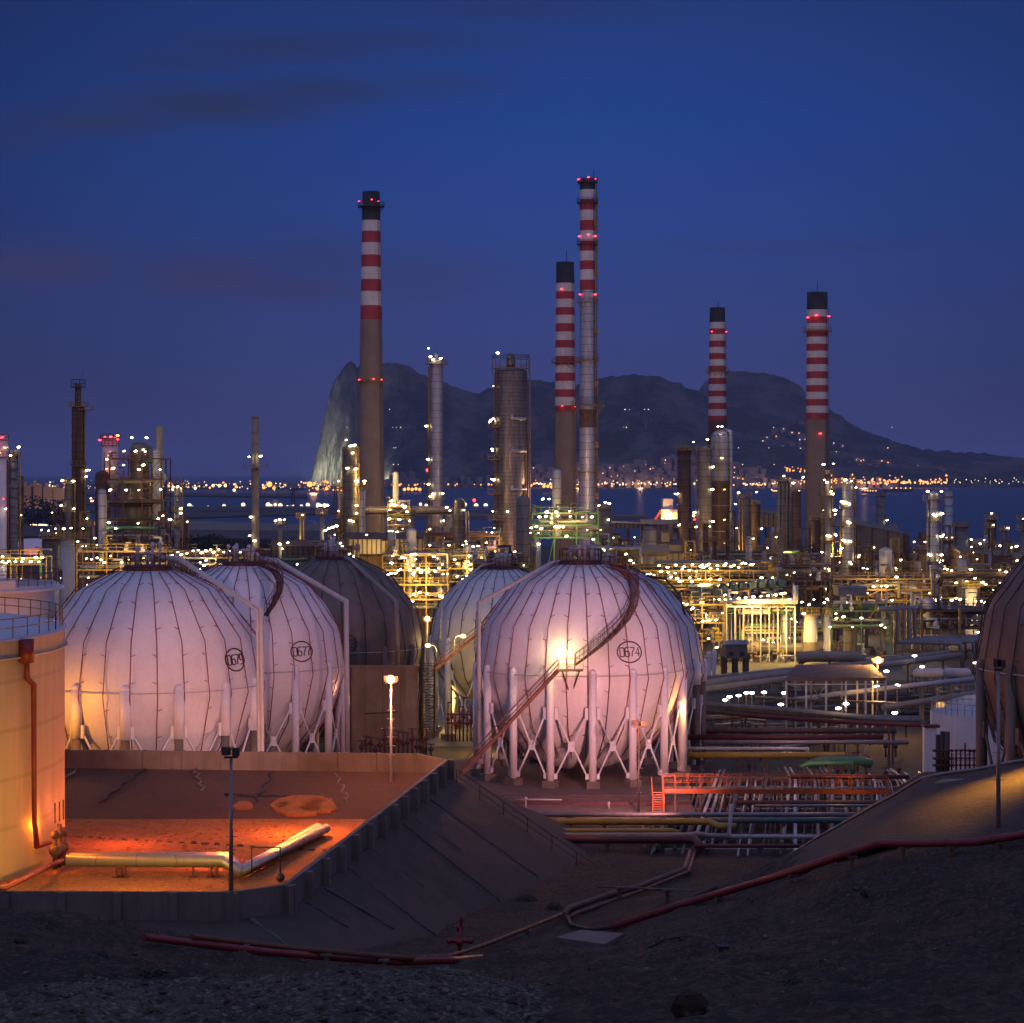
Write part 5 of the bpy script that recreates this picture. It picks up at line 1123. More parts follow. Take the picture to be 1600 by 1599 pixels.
# orange walkway
wk = thing('walkway', P(1200, 1245, 197), 'long orange steel footbridge with railings over the pipes', 'walkway')
a, b = P(1036, 1236, 197), P(1388, 1238, 197)
MB().beam(a, b, .35, .38).beam(a+Vector((0, 1.1, 0)), b+Vector((0, 1.1, 0)), .35, .38).build('girder', M_orange, wk)
MB().box((a+b)/2+Vector((0, .55, .2)), ((b-a).length, 1.1, .05)).build('deck', M_darkst, wk)
MB().rail([a+Vector((0, -.15, .2)), b+Vector((0, -.15, .2))], 1.1, 1.05, .045).rail([a+Vector((0, 1.2, .2)), b+Vector((0, 1.2, .2))], 1.1, 1.05, .045).build('railing', M_orange, wk)
for k in range(9): m = MB(); q = a.lerp(b, (k+.5)/9); m.beam((q.x, q.y+.5, -1.2), (q.x, q.y+.5, q.z-.1), .16); m.build('post', M_brown, wk)
sb = P(1028, 1266, 196); st_ = P(1028, 1236, 196); m = MB()
for sx in (-.45, .45): m.beam((sb.x+sx, 195.2, sb.z-.3), (sb.x+sx, 196.6, st_.z+.1), .06, .2)
for k in range(9): f = k/9; m.box((sb.x, 195.2+1.4*f, sb.z+(st_.z-sb.z)*f), (.85, .25, .05))
m.build('steps', M_orange, wk)
m = MB()
for sx in (-.5, .5): m.rail([(sb.x+sx, 195.2, sb.z), (sb.x+sx, 196.6, st_.z+.1)], 1.0, .8, .045)
m.build('stair_railing', M_orange, wk)
# red trestle pipe with grey conveyor strip
pipe('long dark red pipe slanting from sphere 0674 to the white pillar', [P(1090, 1110, 262), P(1200, 1121, 252), P(1330, 1129, 246), P(1450, 1133, 240)], .24, M_redd)
pipe('broad grey pipe running beside the long dark red one', [P(1092, 1103, 268), P(1240, 1113, 260), P(1350, 1124, 252), P(1440, 1127, 250)], .5, M_dgrey)
pipe('upper buff trunk pipe slanting across the yard to the right', [P(1050, 1076, 300), P(1200, 1057, 318), P(1330, 1042, 334), P(1480, 1022, 352)], .62, M_buff)
pipe('lower buff trunk pipe slanting across the yard', [P(1050, 1084, 298), P(1230, 1061, 312), P(1390, 1038, 328), P(1500, 1024, 342)], .45, M_buff)
pipe('short fat buff pipe lying above the trunk pipes', [P(1246, 1030, 345), P(1262, 1026, 345), P(1330, 1026, 345), P(1350, 1032, 345)], .8, M_buff)
pipe('pale pipe running low to the right below the lamp', [P(1235, 1095, 285), P(1300, 1086, 285), P(1400, 1074, 290), P(1532, 1060, 300)], .32, M_greyw)
pipe('brown pipe running low under the pale one', [P(1380, 1106, 262), P(1532, 1082, 272)], .35, M_buff)
pipe('thin pale pipe by the shed feet', [P(1180, 1090, 280), P(1420, 1100, 275), P(1530, 1092, 280)], .16, M_grey)
H('mustard trestle pipe behind the bundle of parallel pipes', 1180, 1075, 1320, 232, .32, M_yellow)
H('pale trestle pipe behind the mustard one', 1170, 1060, 1262, 236, .2, M_greyw, [(1262, 1180, 236)])
H('rusty trestle pipe above the bundle', 1152, 1075, 1380, 242, .28, M_redd)
H('rusty pipe higher in the dim pipe yard', 1142, 1080, 1400, 248, .3, M_brown)
H('dull grey pipe in the dim pipe yard', 1160, 1100, 1420, 240, .22, M_grey)
H('rust brown beam pipe behind the walkway', 1214, 1235, 1420, 212, .2, M_redd)
g_ = pipe('green pipe loop with short legs above the bundle', [P(1250, 1200, 218), P(1262, 1194, 218), P(1330, 1192, 218), P(1332, 1210, 218)], .22, M_green)
pipe('dark green fat pipe behind the green loop', [P(1262, 1196, 224), P(1285, 1189, 224), P(1345, 1189, 224), P(1362, 1194, 224)], .45, M_green)
for j in range(16):
    y = 1112+rr.uniform(0, 62); xa = rr.uniform(1085, 1330); Y = (29.1+2.0)*F/(y-HY)-rr.uniform(0, 6)
    pts = [P(xa, y, Y), P(xa+rr.uniform(30, 100), y-rr.uniform(-2, 10), Y+rr.uniform(0, 6))]
    if rr.random() < .6: pts.append(pts[-1]+Vector((.05, 0, -1.4)))
    pipe('short rusty line in the crowded dim pipe yard', pts, rr.choice((.1, .15, .2)), rr.choice((M_brown, M_buff, M_redd, M_grey)), 8, group='short lines of the pipe yard')
for j in range(34):
    x_, y_ = rr.uniform(1090, 1420), rr.uniform(1128, 1215); Y = (29.1+1.2)*F/(y_-HY); q = P(x_, y_, Y); m = MB(); h = rr.uniform(.8, 1.8)
    m.tube([q-Vector((0, 0, .8)), q+Vector((0, 0, h))], .09, 6); m.sphere(q+Vector((0, 0, h*.4)), .26, 8, 5); m.tube([q+Vector((-.35, 0, h)), q+Vector((.35, 0, h))], .05, 6)
    tag(m.build('valve', rr.choice((M_redd, M_brown, M_darkst, M_red)), None, q), 'small handwheel valve standing among the dim pipes', 'valve', 'valves of the pipe yard')
for j in range(26):
    y = rr.uniform(1062, 1130); xa = rr.uniform(1095, 1400); Y = (29.1+1.6)*F/(y-HY); L = rr.uniform(60, 170)
    a = P(xa, y, Y); b = a+Vector((L*Y/F, rr.uniform(-4, 18), 0)); zz = gz(a.x, a.y)+rr.uniform(.5, 1.4); a.z = zz; b.z = zz; pts = [a, b]
    if rr.random() < .5: pts.append(b+Vector((.3, 4, .02)))
    pipe('dull long line in the crowd of low pipes beyond the bundle', pts, rr.choice((.12, .16, .22, .3)), rr.choice((M_brown, M_dgrey, M_rust, M_darkst, M_buff)), 8, group='long low lines of the pipe yard')
for j in range(40):
    x_, y_ = rr.uniform(1095, 1520), rr.uniform(1050, 1125); Y = (29.1+2.4)*F/(y_-HY); q = P(x_, y_, Y); g = gz(q.x, q.y); h = rr.uniform(1.2, 2.6); m = MB()
    m.beam((q.x-.9, Y, g-.2), (q.x-.9, Y, g+h), .16); m.beam((q.x+.9, Y, g-.2), (q.x+.9, Y, g+h), .16); m.beam((q.x-1.2, Y, g+h), (q.x+1.2, Y, g+h), .2); m.beam((q.x-1, Y, g+h*.6), (q.x+1, Y, g+h*.6), .14)
    tag(m.build('pipe_trestle', rr.choice((M_brown, M_darkst, M_rust)), None, (q.x, Y, g)), 'small portal trestle carrying low pipes in the yard', 'pipe trestle', 'trestles of the pipe yard')
# bent riser group at right
ub = thing('pipe_bend_rack', P(1420, 1010, 400), 'group of bent grey pipes dropping down before the road at right', 'pipe rack')
for j, (xa, yt, xb, yb, xc, yc) in enumerate([(1402, 952, 1402, 1003, 1500, 1006), (1412, 951, 1412, 1001, 1520, 1003), (1420, 950, 1420, 1000, 1526, 1000), (1428, 950, 1430, 997, 1530, 998)]):
    Y = 400+j*1.5; m = MB(); m.tube([P(xa-30, yt, Y), P(xa, yt, Y), P(xb, yb, Y), P(xc, yc, Y), P(xc+4, yc+38, Y)], .45 if j != 1 else .3, 10); m.build('pipe', M_grey, ub)
m = MB(); 
for xx in (1398, 1440, 1500): m.beam(P(xx, 950, 403), P(xx, 1022, 403), .4)
m.beam(P(1398, 1018, 402), P(1505, 1018, 402), .4); m.beam(P(1398, 1004, 402), P(1470, 1004, 402), .4); m.build('steel_frame', M_ylwrail, ub)
# low wall and road before the lit unit
m = MB(); a, b = P(1095, 1056, 358), P(1400, 1008, 415)
def fn(u, v):
    p = a.lerp(b, u); g = gz(p.x, p.y); return (p.x+v*0, p.y-v*9, g+1.9-v*2.1)
m.grid(fn, 30, 3); m.grid(lambda u, v: (fn(u, 0)[0], fn(u, 0)[1]+v*2.2, fn(u, 0)[2]+.02), 30, 1)
tag(m.build('embankment', M_conc), 'low pale bank between the pipe yard and the lit plant', kind='structure')
M_pad = W('plant_paving', (.13, .12, .08), (.09, .085, .06), .85, 0, .3, False, .3)
def gsheet(name, x0, x1, y0, y1, mat, label, dz=.06, n=24):
    m = MB(); m.grid(lambda u, v: (x0+(x1-x0)*u, y0+(y1-y0)*v, float(np.interp(y0+(y1-y0)*v, PY, PZ))+dz), 2, n); return tag(m.build(name, mat), label, kind='structure')
gsheet('paving', P(1090, 0, 372).x, P(1560, 0, 372).x, 378, 520, M_pad, 'olive lit concrete paving under the process units')
gsheet('paving', P(560, 0, 300).x, P(760, 0, 300).x, 270, 420, M_pad, 'dark paving behind the fire wall')
# canopy shed
cs = thing('canopy', P(1305, 1122, 268), 'open steel canopy shed with flat grey roof on tall posts', 'canopy')
ra, rb_, rc, rd = P(1229, 1064, 262), P(1384, 1063, 262), P(1363, 1055, 280), P(1243, 1055, 280)
zr = ra.z; c4 = [Vector((q.x, q.y, zr)) for q in (ra, rb_, rc, rd)]
m = MB(); m.add([*c4, *[q+Vector((0, 0, .35)) for q in c4]], [(0, 3, 2, 1), (4, 5, 6, 7), (0, 1, 5, 4), (1, 2, 6, 5), (2, 3, 7, 6), (3, 0, 4, 7)]); m.build('roof', M_brown, cs)
for k in range(6):
    for (p, q) in ((c4[0], c4[1]), (c4[3], c4[2])):
        s = p.lerp(q, k/5); m = MB(); m.beam((s.x, s.y+(.2 if p is c4[0] else -.2), gz(s.x, s.y)-.3), (s.x, s.y+(.2 if p is c4[0] else -.2), zr), .2); m.build('post', M_greyw, cs)
m = MB(); m.beam(c4[0]-Vector((0, 0, .4)), c4[1]-Vector((0, 0, .4)), .12); s0, s1 = c4[3].lerp(c4[2], .2), c4[3].lerp(c4[2], .4)
for (p, q) in ((s0, s1), (s1, s0)): m.beam(p-Vector((0, 0, 2)), q-Vector((0, 0, 5)), .1)
m.build('roof_beam', M_greyw, cs)
# two lying gas bullets, white low tank, pillar
for (xa, xb, y, Y, l) in [(1432, 1470, 1052, 300, 'left pale lying vessel with rounded end beyond the canopy'), (1478, 1512, 1052, 305, 'right pale lying vessel near the brown sphere')]:
    p, q = P(xa, y, Y), P(xb, y, Y); r = 8*Y/F; t = thing('vessel', ((p.x+q.x)/2, Y, gz(p.x, Y)), l, 'vessel', 'lying pale vessels')
    m = MB(); e_ = Vector((r*.7, 0, 0)); m.tube([p-e_, p-e_*.6, p, q, q+e_*.6, q+e_], [r*.25, r*.75, r, r, r*.75, r*.25], 20); m.build('shell', M_greyw, t)
    m = MB(); m.box((p.x+r, Y, (p.z+gz(p.x, Y))/2), (.5, r*1.6, p.z-gz(p.x, Y))); m.box((q.x-r, Y, (p.z+gz(p.x, Y))/2), (.5, r*1.6, p.z-gz(p.x, Y))); m.build('saddle', M_conc, t)
t = thing('storage_tank', P(1540, 1200, 222), 'low white storage tank with stair rail beside the brown sphere', 'tank'); c = (P(1555, 0, 222).x, 222); r = 100*222/F; zt = P(0, 1112, 222).z
MB().lathe((*c, 0), [(r, -2), (r, zt), (r-.2, zt+.05), (.01, zt+1.1)], 80).build('shell', M_greyw, t); MB().ringrail(c, r-.1, zt, 1.1, 50, .05).build('railing', M_grey, t)
t = thing('storage_tank', P(1545, 1130, 262), 'rear white storage tank seen above the low one', 'tank'); c = (P(1560, 0, 270).x, 270); r = 96*270/F; zt = P(0, 1093, 270).z
MB().lathe((*c, 0), [(r, -3), (r, zt), (r-.2, zt+.05), (.01, zt+1.0)], 80).build('shell', M_greyw, t); MB().ringrail(c, r-.1, zt, 1.1, 50, .05).build('railing', M_grey, t)
t = thing('pillar', P(1452, 1200, 215), 'pale square duct pillar at the end of the red pipe', 'pillar'); a, b = P(1443, 1136, 215), P(1462, 1205, 215)
MB().box(((a.x+b.x)/2, 215, (a.z+b.z)/2-.5), (b.x-a.x, 1.1, a.z-b.z+1)).build('shaft', M_white, t); MB().box(((a.x+b.x)/2+.1, 215, a.z+.1), (b.x-a.x+.4, 1.4, .2)).build('cap', M_redd, t)
t = thing('valve_skid', P(1480, 1200, 205), 'dark red valve manifold standing before the low white tank', 'valve manifold')
for k in range(9):
    q = P(1466+k*7, 1203, 205-.4*k); h = rr.uniform(2.2, 4.0) if k < 3 else rr.uniform(1.5, 2.6); m = MB(); rd_ = .3 if k < 3 else .1
    m.tube([q-Vector((0, 0, .6)), q+Vector((0, 0, h))], rd_*.8, 8)
    for z in (.4, 1.0, 1.7): m.box(q+Vector((0, 0, z)), (rd_*3, rd_*2.5, .16))
    m.build('valve_column', M_darkst if k < 3 else M_redd, t)
m = MB(); m.rail([P(1490, 1200, 203), P(1532, 1200, 203)], 1.2, .6, .05); m.tube([P(1500, 1172, 204), P(1532, 1176, 204)], .08, 6); m.build('railing', M_red, t)
# tall frame ladder behind the fire wall (scaffold tower lit orange)
t = thing('scaffold_tower', P(668, 1130, 258), 'dark stair tower glowing orange between fire wall and small sphere', 'stair tower')
a, b = P(658, 1040, 256), P(678, 1140, 256); m = MB(); z0, z1 = b.z, a.z
for xx in (a.x, b.x):
    for yy in (256, 258.5): m.beam((xx, yy, z0-1), (xx, yy, z1), .1)
n = 12
for k in range(n+1):
    z = z0+(z1-z0)*k/n; m.beam((a.x, 256, z), (b.x, 256, z), .07); m.beam((a.x, 258.5, z), (b.x, 258.5, z), .07)
m.build('frame', M_brown, t); m = MB()
for k in range(n): z = z0+(z1-z0)*k/n; m.beam((a.x if k % 2 else b.x, 257, z), (b.x if k % 2 else a.x, 257, z+(z1-z0)/n), .5, .06)
m.build('stair_flight', M_brown, t)
# red valves by the fire wall
for j in range(16):
    q = P(565+j*7.2, 1178-(j % 3)*4, 228); m = MB(); h = rr.uniform(.7, 2.2); m.tube([q-Vector((0, 0, .9)), q+Vector((0, 0, h))], .1, 6); m.sphere(q+Vector((0, 0, h*.5)), .28, 8, 5); m.tube([q+Vector((-.4, 0, h)), q+Vector((.4, 0, h))], .06, 6)
    tag(m.build('valve', M_redd if j % 3 else M_darkst, None, q), 'dark red valve at the foot of the fire wall', 'valve', 'valves at the fire wall')
# red scaffold of pipes right of the small sphere legs
t = thing('pipe_manifold', P(730, 1140, 246), 'dark red pipe manifold between the small sphere and 0674', 'valve manifold')
for k in range(8):
    q = P(700+k*6, 1150, 246); h = rr.uniform(1.8, 4.2); m = MB(); m.tube([q-Vector((0, 0, .6)), q+Vector((0, 0, h)), q+Vector((.5, 0, h))], .09, 6); m.sphere(q+Vector((0, 0, h*.5)), .22, 8, 5); m.build('riser', M_red, t)
m = MB(); m.tube([P(698, 1130, 246), P(746, 1131, 246)], .1, 6); m.tube([P(698, 1116, 246), P(746, 1117, 246)], .1, 6); m.build('header_pipe', M_red, t)
# low lamps in the pipe yard
for (x_, y_, Y, s) in [(1133, 1094, 290, 'v'), (1140, 1089, 292, 0), (1154, 1087, 292, 0), (1166, 1083, 295, 0), (1175, 1083, 296, 0), (1194, 1082, 297, 0), (1225, 1083, 296, 0), (1385, 1049, 300, 0), (1429, 1025, 330, 0), (1441, 1042, 318, 0), (1402, 1071, 290, 0), (1398, 1114, 255, 0), (1524, 1036, 330, 0), (1322, 1100, 262, 0), (1370, 1073, 290, 0), (1220, 1101, 268, 0), (1310, 1107, 262, 0)]:
    q = P(x_, y_, Y); g = gz(q.x, q.y); t = thing('yard_lamp', (q.x, q.y, g), 'small white lit lamp on a thin post in the pipe yard', 'lamp', 'small lamps of the pipe yard')
    MB().beam((q.x, q.y+.2, g-.2), (q.x, q.y+.2, q.z), .1).build('pole', M_grey, t)
    m = MB(); m.sphere(q, .2, 10, 6, 0, 1.7, .8, .7); m.build('bulb', M_bulbw, t)
for (x_, y_, Y, e_, c_) in [(1150, 1080, 285, 700, WARM), (1300, 1095, 255, 500, WARM), (1400, 1150, 232, 500, (1, .45, .3)), (1240, 1150, 236, 450, (1, .4, .25)), (1120, 1200, 215, 500, (1, .4, .2)), (1200, 1195, 215, 400, (1, .5, .3)), (1290, 1190, 215, 400, (1, .6, .35)), (1330, 1235, 196, 250, (1, .5, .1)), (660, 1160, 225, 160, (1, .3, .2))]:
    lamp('yard_light', 'POINT', P(x_, y_, Y)+Vector((0, 0, 2.0)), e_*.7, c_, .5)

# ------------------------------------------------------------------ foreground pipes and small things
def gp(px, py, Y, dz=.25): 
    q = P(px, py, Y); return q
def onground(px, py, dz=0.0):
    lo, hi = 30., 230.
    for k in range(400):
        Y = 40+k*.45; q = P(px, py, Y)
        if q.z <= gz(q.x, q.y)+dz: return q
    return P(px, py, 200)
gpt = lambda px, py, dz=.25: onground(px, py, dz)
pipe('long dark red pipe crossing below the bund at left', [gpt(225, 1464), gpt(300, 1474), gpt(420, 1488), gpt(520, 1496), gpt(620, 1503), gpt(700, 1501), gpt(752, 1496)], .16, M_red, supm=M_conc)
pipe('dull orange pipe behind the left dark red one', [gpt(300, 1463, .5), gpt(460, 1482, .5), gpt(560, 1491, .5), gpt(640, 1498, .4), gpt(700, 1495, .35), gpt(760, 1476, .3), gpt(880, 1428, .3)], .12, M_rusto, supm=M_conc)
pipe('pair of brown pipes winding up the valley', [gpt(882, 1430), gpt(888, 1420), gpt(960, 1396), gpt(1000, 1385), gpt(1070, 1358), gpt(1082, 1322)], .2, M_brown)
pipe('second winding brown pipe in the valley', [gpt(884, 1437), gpt(900, 1428), gpt(1000, 1393), gpt(1076, 1362), gpt(1088, 1325)], .13, M_rusto)
pipe('dark looping hose pipe at the valley bottom', [gpt(886, 1432), gpt(892, 1445), gpt(920, 1453), gpt(965, 1448), gpt(1040, 1420), gpt(1120, 1386)], .12, M_darkst, sup=False)
pipe('long red pipe climbing the slope to the right', [gpt(955, 1449, .3), gpt(1060, 1415, .4), gpt(1190, 1377, .7), gpt(1290, 1345, .9), gpt(1372, 1318, .8), gpt(1450, 1318, .7), gpt(1525, 1316, .6), gpt(1600, 1304, .5), gpt(1660, 1300, .3)], .2, M_red)
pipe('thin pale bar across the valley bottom', [gpt(935, 1385, .6), gpt(1085, 1392, .6)], .07, M_conc)
pipe('brown pipe along the crest of the right bank', [P(1385, 1255, 139), P(1408, 1236, 139)+Vector((0, 0, .2)), P(1446, 1210, 138.5), P(1530, 1210, 137)], .16, M_brown)
pipe('buff pipe bending down over the lit bank', [P(1430, 1240, 133), P(1475, 1222, 131), P(1557, 1223, 129), P(1595, 1262, 124), P(1640, 1266, 123)], .17, M_buff)
# hydrant in the middle
q = gpt(718, 1492, 0); t = thing('hydrant', q, 'dark red fire monitor with cross valves in the foreground', 'hydrant')
m = MB(); m.tube([q-Vector((0, 0, .3)), q+Vector((0, 0, 1.7))], .12, 10); m.sphere(q+Vector((0, 0, .7)), .26, 10, 6); m.build('standpipe', M_red, t)
m = MB(); m.tube([q+Vector((-.55, 0, .75)), q+Vector((.6, 0, .75))], .12, 8); m.sphere(q+Vector((-.55, 0, .75)), .17); m.sphere(q+Vector((.6, 0, .75)), .17); m.build('outlet', M_red, t)
m = MB(); m.tube([q+Vector((-.05, 0, 1.3)), q+Vector((.1, 0, 1.9)), q+Vector((.06, -.1, 2.2))], [.13, .1, .05], 8); m.tube([q+Vector((-.4, 0, 1.5)), q+Vector((.3, 0, 1.55))], .05, 6); m.build('monitor_nozzle', M_red, t)
# bund pipes
fz = lambda px, py, dz: P(px, py, (HC-ZF-dz)*F/(py-HY))
t = thing('pipeline', fz(230, 1350, 0), 'twin silver pipes on low stands inside the bund', 'pipeline')
for j, (dy, r) in enumerate(((0, .38), (1.1, .34))):
    a = fz(104, 1345, .9)+Vector((0, dy, 0)); b = fz(352, 1345, .9)+Vector((0, dy, 0)); c = fz(378, 1368, .5)+Vector((0, dy*.2, 0)); c2 = fz(374+j*6, 1362, .6); d = fz(497+j*12, 1295, .5)
    m = MB(); m.tube([a, b, c2, d], r, 16); m.build('pipe', M_alu, t)
m = MB()
for px_ in (182, 189, 196, 302, 330, 338): q = fz(px_, 1356, .6); m.beam((q.x, q.y, ZF-.1), (q.x, q.y, q.z+.1), .14); m.box((q.x, q.y, ZF+.04), (.5, .5, .12))
m.build('stand', M_redd, t)
m = MB(); q = fz(400, 1392, 0); m.sphere(q+Vector((1.2, 3, .3)), .3); m.tube([q+Vector((1.2, 3, .2)), q+Vector((1.2, 3, 2.2)), q+Vector((-.6, 3, 2.2)), q+Vector((-.6, 3, .6))], .05, 6); m.build('drain_valve', M_darkst, t)
m = MB(); SP = []
for k in range(2600):
    rr2 = random.Random(k); Y = rr2.uniform(54, 124); x_ = rr2.uniform(-.235, .235)*Y
    if noise.noise(Vector((x_*.12, Y*.12, 9))) < -.05: continue
    SP.append((x_, Y, rr2.choice((.03, .04, .05, .07, .12))))
# patches of lighter mortar on the inner slope, stones across the floor
for (px_, py_, s) in [(470, 1268, 1.9), (500, 1262, 1.3), (440, 1262, .5), (380, 1275, .7)]:
    Yp = 175.; q = P(px_, py_, Yp); u = (186-14*.0-Yp)/14
    q.z = ZB+(ZF-ZB)*((184.5-Yp)/13.)
    m = MB(); n = 14; ring_ = [(q.x+s*(1+.25*math.sin(3*a+px_))*math.cos(a), q.y+s*1.6*(1+.2*math.cos(2*a))*math.sin(a)) for a in [2*math.pi*i/n for i in range(n)]]
    vs = [(x_, y_, ZB+(ZF-ZB)*((184.5-y_)/13.)+.10) for x_, y_ in ring_]; vs2 = [(x_, y_, z_-.2) for x_, y_, z_ in vs]
    m.add(vs+vs2, [tuple(range(n))]+[(i, (i+1) % n, n+(i+1) % n, n+i) for i in range(n)]); tag(m.build('mortar_patch', M_bundfloor, None, q), 'pale rough patch on the sloping apron of the bund', 'mortar patch', 'patches on the bund apron')
def rock(m, p, s, rr):
    n0 = len(m.v); m.sphere(p, s, 7, 5, 0, rr.uniform(.8, 1.5), rr.uniform(.7, 1.2), rr.uniform(.4, .8))
    for i in range(n0, len(m.v)):
        v = Vector(m.v[i]); m.v[i] = tuple(v+(v-Vector(p))*rr.uniform(-.28, .28))
    for i in range(len(m.sm)-35, len(m.sm)): m.sm[i] = False
rr = random.Random(9); m = MB()
_z = height_arr(np.array([q[0] for q in SP]), np.array([q[1] for q in SP]))
for (x_, y_, s_), z_ in zip(SP, _z):
    if -27 < x_ < -9 and y_ > 116 or y_ > 112 and -12 < x_ < 6: continue
    rock(m, (x_, y_, z_+.30*1.6*noise.fractal(Vector((x_, y_, 0))*.16, .8, 2.1, 6)), s_, rr)
tag(m.build('stones', M_gravel), 'small pale stones scattered over the dark hillside', 'stones', kind='stuff'); m = MB()
for j in range(2600):
    x_, y_ = rr.uniform(-60, -10), rr.uniform(130, 171)
    if x_ > -19+(y_-131)*.17 : continue
    rock(m, (x_, y_, ZF+.01), rr.uniform(.03, .13), rr)
tag(m.build('rubble', M_bundfloor), 'small stones littering the bund floor', 'rubble', kind='stuff')
m = MB()
for j in range(30): x_ = -37.5+j*.85; y_ = 165.6-j*.28; rock(m, (x_, y_, ZF+.04), rr.uniform(.14, .22), rr)
tag(m.build('rubble', M_gravel), 'line of kicked up stones across the bund floor', 'rubble', kind='stuff')
m = MB()
def inpile(px, py):
    return py > 1541+max(0, (260-px))*.35+8*math.sin(px*.03) and px > 150+ (1599-py)*.3 and px < 900-(py-1541)*1.2
for j in range(9000):
    px_, py_ = rr.uniform(150, 900), rr.uniform(1536, 1605)
    if not inpile(px_, py_): continue
    Y = 52+ (1605-py_)*.36; 
    q = onground(px_, py_, .0) if j % 30 == 0 else None
    if q is None:
        # march in coarse steps, cheap
        Yg = 45.
        lastq = None
    pile = None
    rrY = None
    pass
    break
# gravel heap: scattered on world coordinates
hx0, hx1, hy0, hy1 = -14.5, 1.5, 44, 74
NX, NY = 130, 150
xs_ = np.linspace(hx0, hx1, NX); ys_ = np.linspace(hy0, hy1, NY); HXg, HYg = np.meshgrid(xs_, ys_); HZ = height_arr(HXg, HYg)
def heap(x_, y_):
    ex = min(1, max(0, (x_-hx0)/3.0))*min(1, max(0, (hx1-x_)/4.0)); lim = 71+.6*math.sin(x_*.9)+1.2*math.sin(x_*.33+1)-max(0, -10-x_)*2.0
    ey = min(1, max(0, (lim-y_)/3.0)); return .75*ex*ey-.12
gv = MB(); hm = []
for j in range(NY):
    for i in range(NX):
        x_, y_ = xs_[i], ys_[j]; v = Vector((x_, y_, 0)); zz = HZ[j, i]+.30*noise.fractal(v*.16, .8, 2.1, 6)*1.6+heap(x_, y_)+.10*noise.noise(v*1.4)+.05*noise.noise(v*4)
        hm.append((x_, y_, zz))
gv.add(hm, [(j*NX+i, j*NX+i+1, (j+1)*NX+i+1, (j+1)*NX+i) for j in range(NY-1) for i in range(NX-1)], 0, True)
tag(gv.build('gravel_bed', M_gravel), 'pale crushed stone spread over the nearest slope', kind='structure')
m = MB()
for j in range(5200):
    i, k_ = rr.randrange(NX), rr.randrange(NY); x_, y_, zz = hm[k_*NX+i]
    if heap(x_, y_) < .02: continue
    rock(m, (x_+rr.uniform(-.06, .06), y_, zz), rr.choice((.03, .04, .05, .06, .07, .15)), rr)
tag(m.build('gravel', M_gravel), 'loose pale crushed stones in the foreground', 'gravel', kind='stuff')
for (px_, py_, s, lb, mt) in [(200, 1544, .22, 'pale flat stone at the left of the gravel', M_gravel), (408, 1556, .2, 'small pale stone left of centre in the gravel', M_gravel), (540, 1570, .4, 'large pale boulder low in the gravel', M_gravel), (560, 1590, .55, 'brown boulder at the bottom edge', M_earth), (590, 1549, .35, 'pale boulder on top of the gravel heap', M_gravel), (1075, 1580, .45, 'dark brown boulder right of the gravel', M_earth), (1350, 1398, .2, 'flat brown stone on the right slope', M_earth), (160, 1590, .3, 'pale slab at the left foot of the gravel', M_gravel)]:
    q = onground(px_, py_, .1); m = MB(); rock(m, (q.x, q.y, q.z+.1), s, rr); rock(m, (q.x+s*.4, q.y, q.z), s*.6, rr); tag(m.build('boulder', mt, None, q), lb, 'boulder', 'boulders of the foreground')
M_leaf = W('dry_shrub_leaf', (.045, .05, .025), (.025, .028, .015), .8, 0, 3, False)
for (px_, py_, s, lb) in [(240, 1532, .9, 'dark round shrub left of the gravel'), (152, 1500, .7, 'low dark shrub on the brown hill'), (262, 1516, .6, 'small scrub above the round shrub'), (822, 1410, 1.2, 'dark tuft on the foot of the embankment'), (866, 1422, 1.0, 'tangled bush by the winding pipes'), (30, 1478, .5, 'small pointed dark shrub at the left edge'), (1240, 1545, .5, 'dry tuft on the right foreground')]:
    q = onground(px_, py_, 0); t = thing('shrub', q, lb, 'shrub', 'shrubs of the hillside'); m = MB()
    for k in range(420):
        d = Vector((rr.gauss(0, 1), rr.gauss(0, 1), abs(rr.gauss(0, .8)))); d = d.normalized()*s*.5*rr.random()**.5; c = q+Vector((d.x*1.3, d.y*1.3, d.z*.9+.05)); a = Vector((rr.gauss(0, 1), rr.gauss(0, 1), rr.gauss(0, 1))).normalized()*.07; b = a.orthogonal().normalized()*.03
        m.add([c-a, c+b, c+a, c-b], [(0, 1, 2, 3)])
    m.build('foliage', M_leaf, t); m = MB()
    for k in range(7): d = Vector((rr.uniform(-1, 1), rr.uniform(-1, 1), 1.2))*s*.35; m.tube([q-Vector((0, 0, .1)), q+d*.5, q+d], [.03, .02, .01], 5)
    m.build('stem', M_brown, t)
m = MB()
for k in range(5000):                    # dry grass blades across the near slopes
    x_, y_ = rr.uniform(-26, 28), rr.uniform(56, 116); u = x_/y_
    if abs(u) > .235 or noise.noise(Vector((x_*.25, y_*.25, 5))) < .05: continue
    m.v.append((x_, y_, 0))
if m.v:
    arr = np.array(m.v); zz = height_arr(arr[:, 0], arr[:, 1]); pts_ = [(a[0], a[1], z_+(.30*1.6*noise.fractal(Vector((a[0], a[1], 0))*.16, .8, 2.1, 6))) for a, z_ in zip(m.v, zz)]; m = MB()
    for p in pts_:
        for _ in range(7):
            b = Vector(p)+Vector((rr.gauss(0, .12), rr.gauss(0, .12), -.05)); h = rr.uniform(.1, .3); d = Vector((rr.gauss(0, .08), rr.gauss(0, .08), h)); m.add([b-Vector((.012, 0, 0)), b+Vector((.012, 0, 0)), b+d], [(0, 1, 2)])
M_grass = W('dry_grass', (.10, .085, .045), (.06, .05, .03), .8, 0, 2, False)
tag(m.build('dry_grass', M_grass), 'sparse dry grass on the dark hillside', 'grass', kind='stuff')
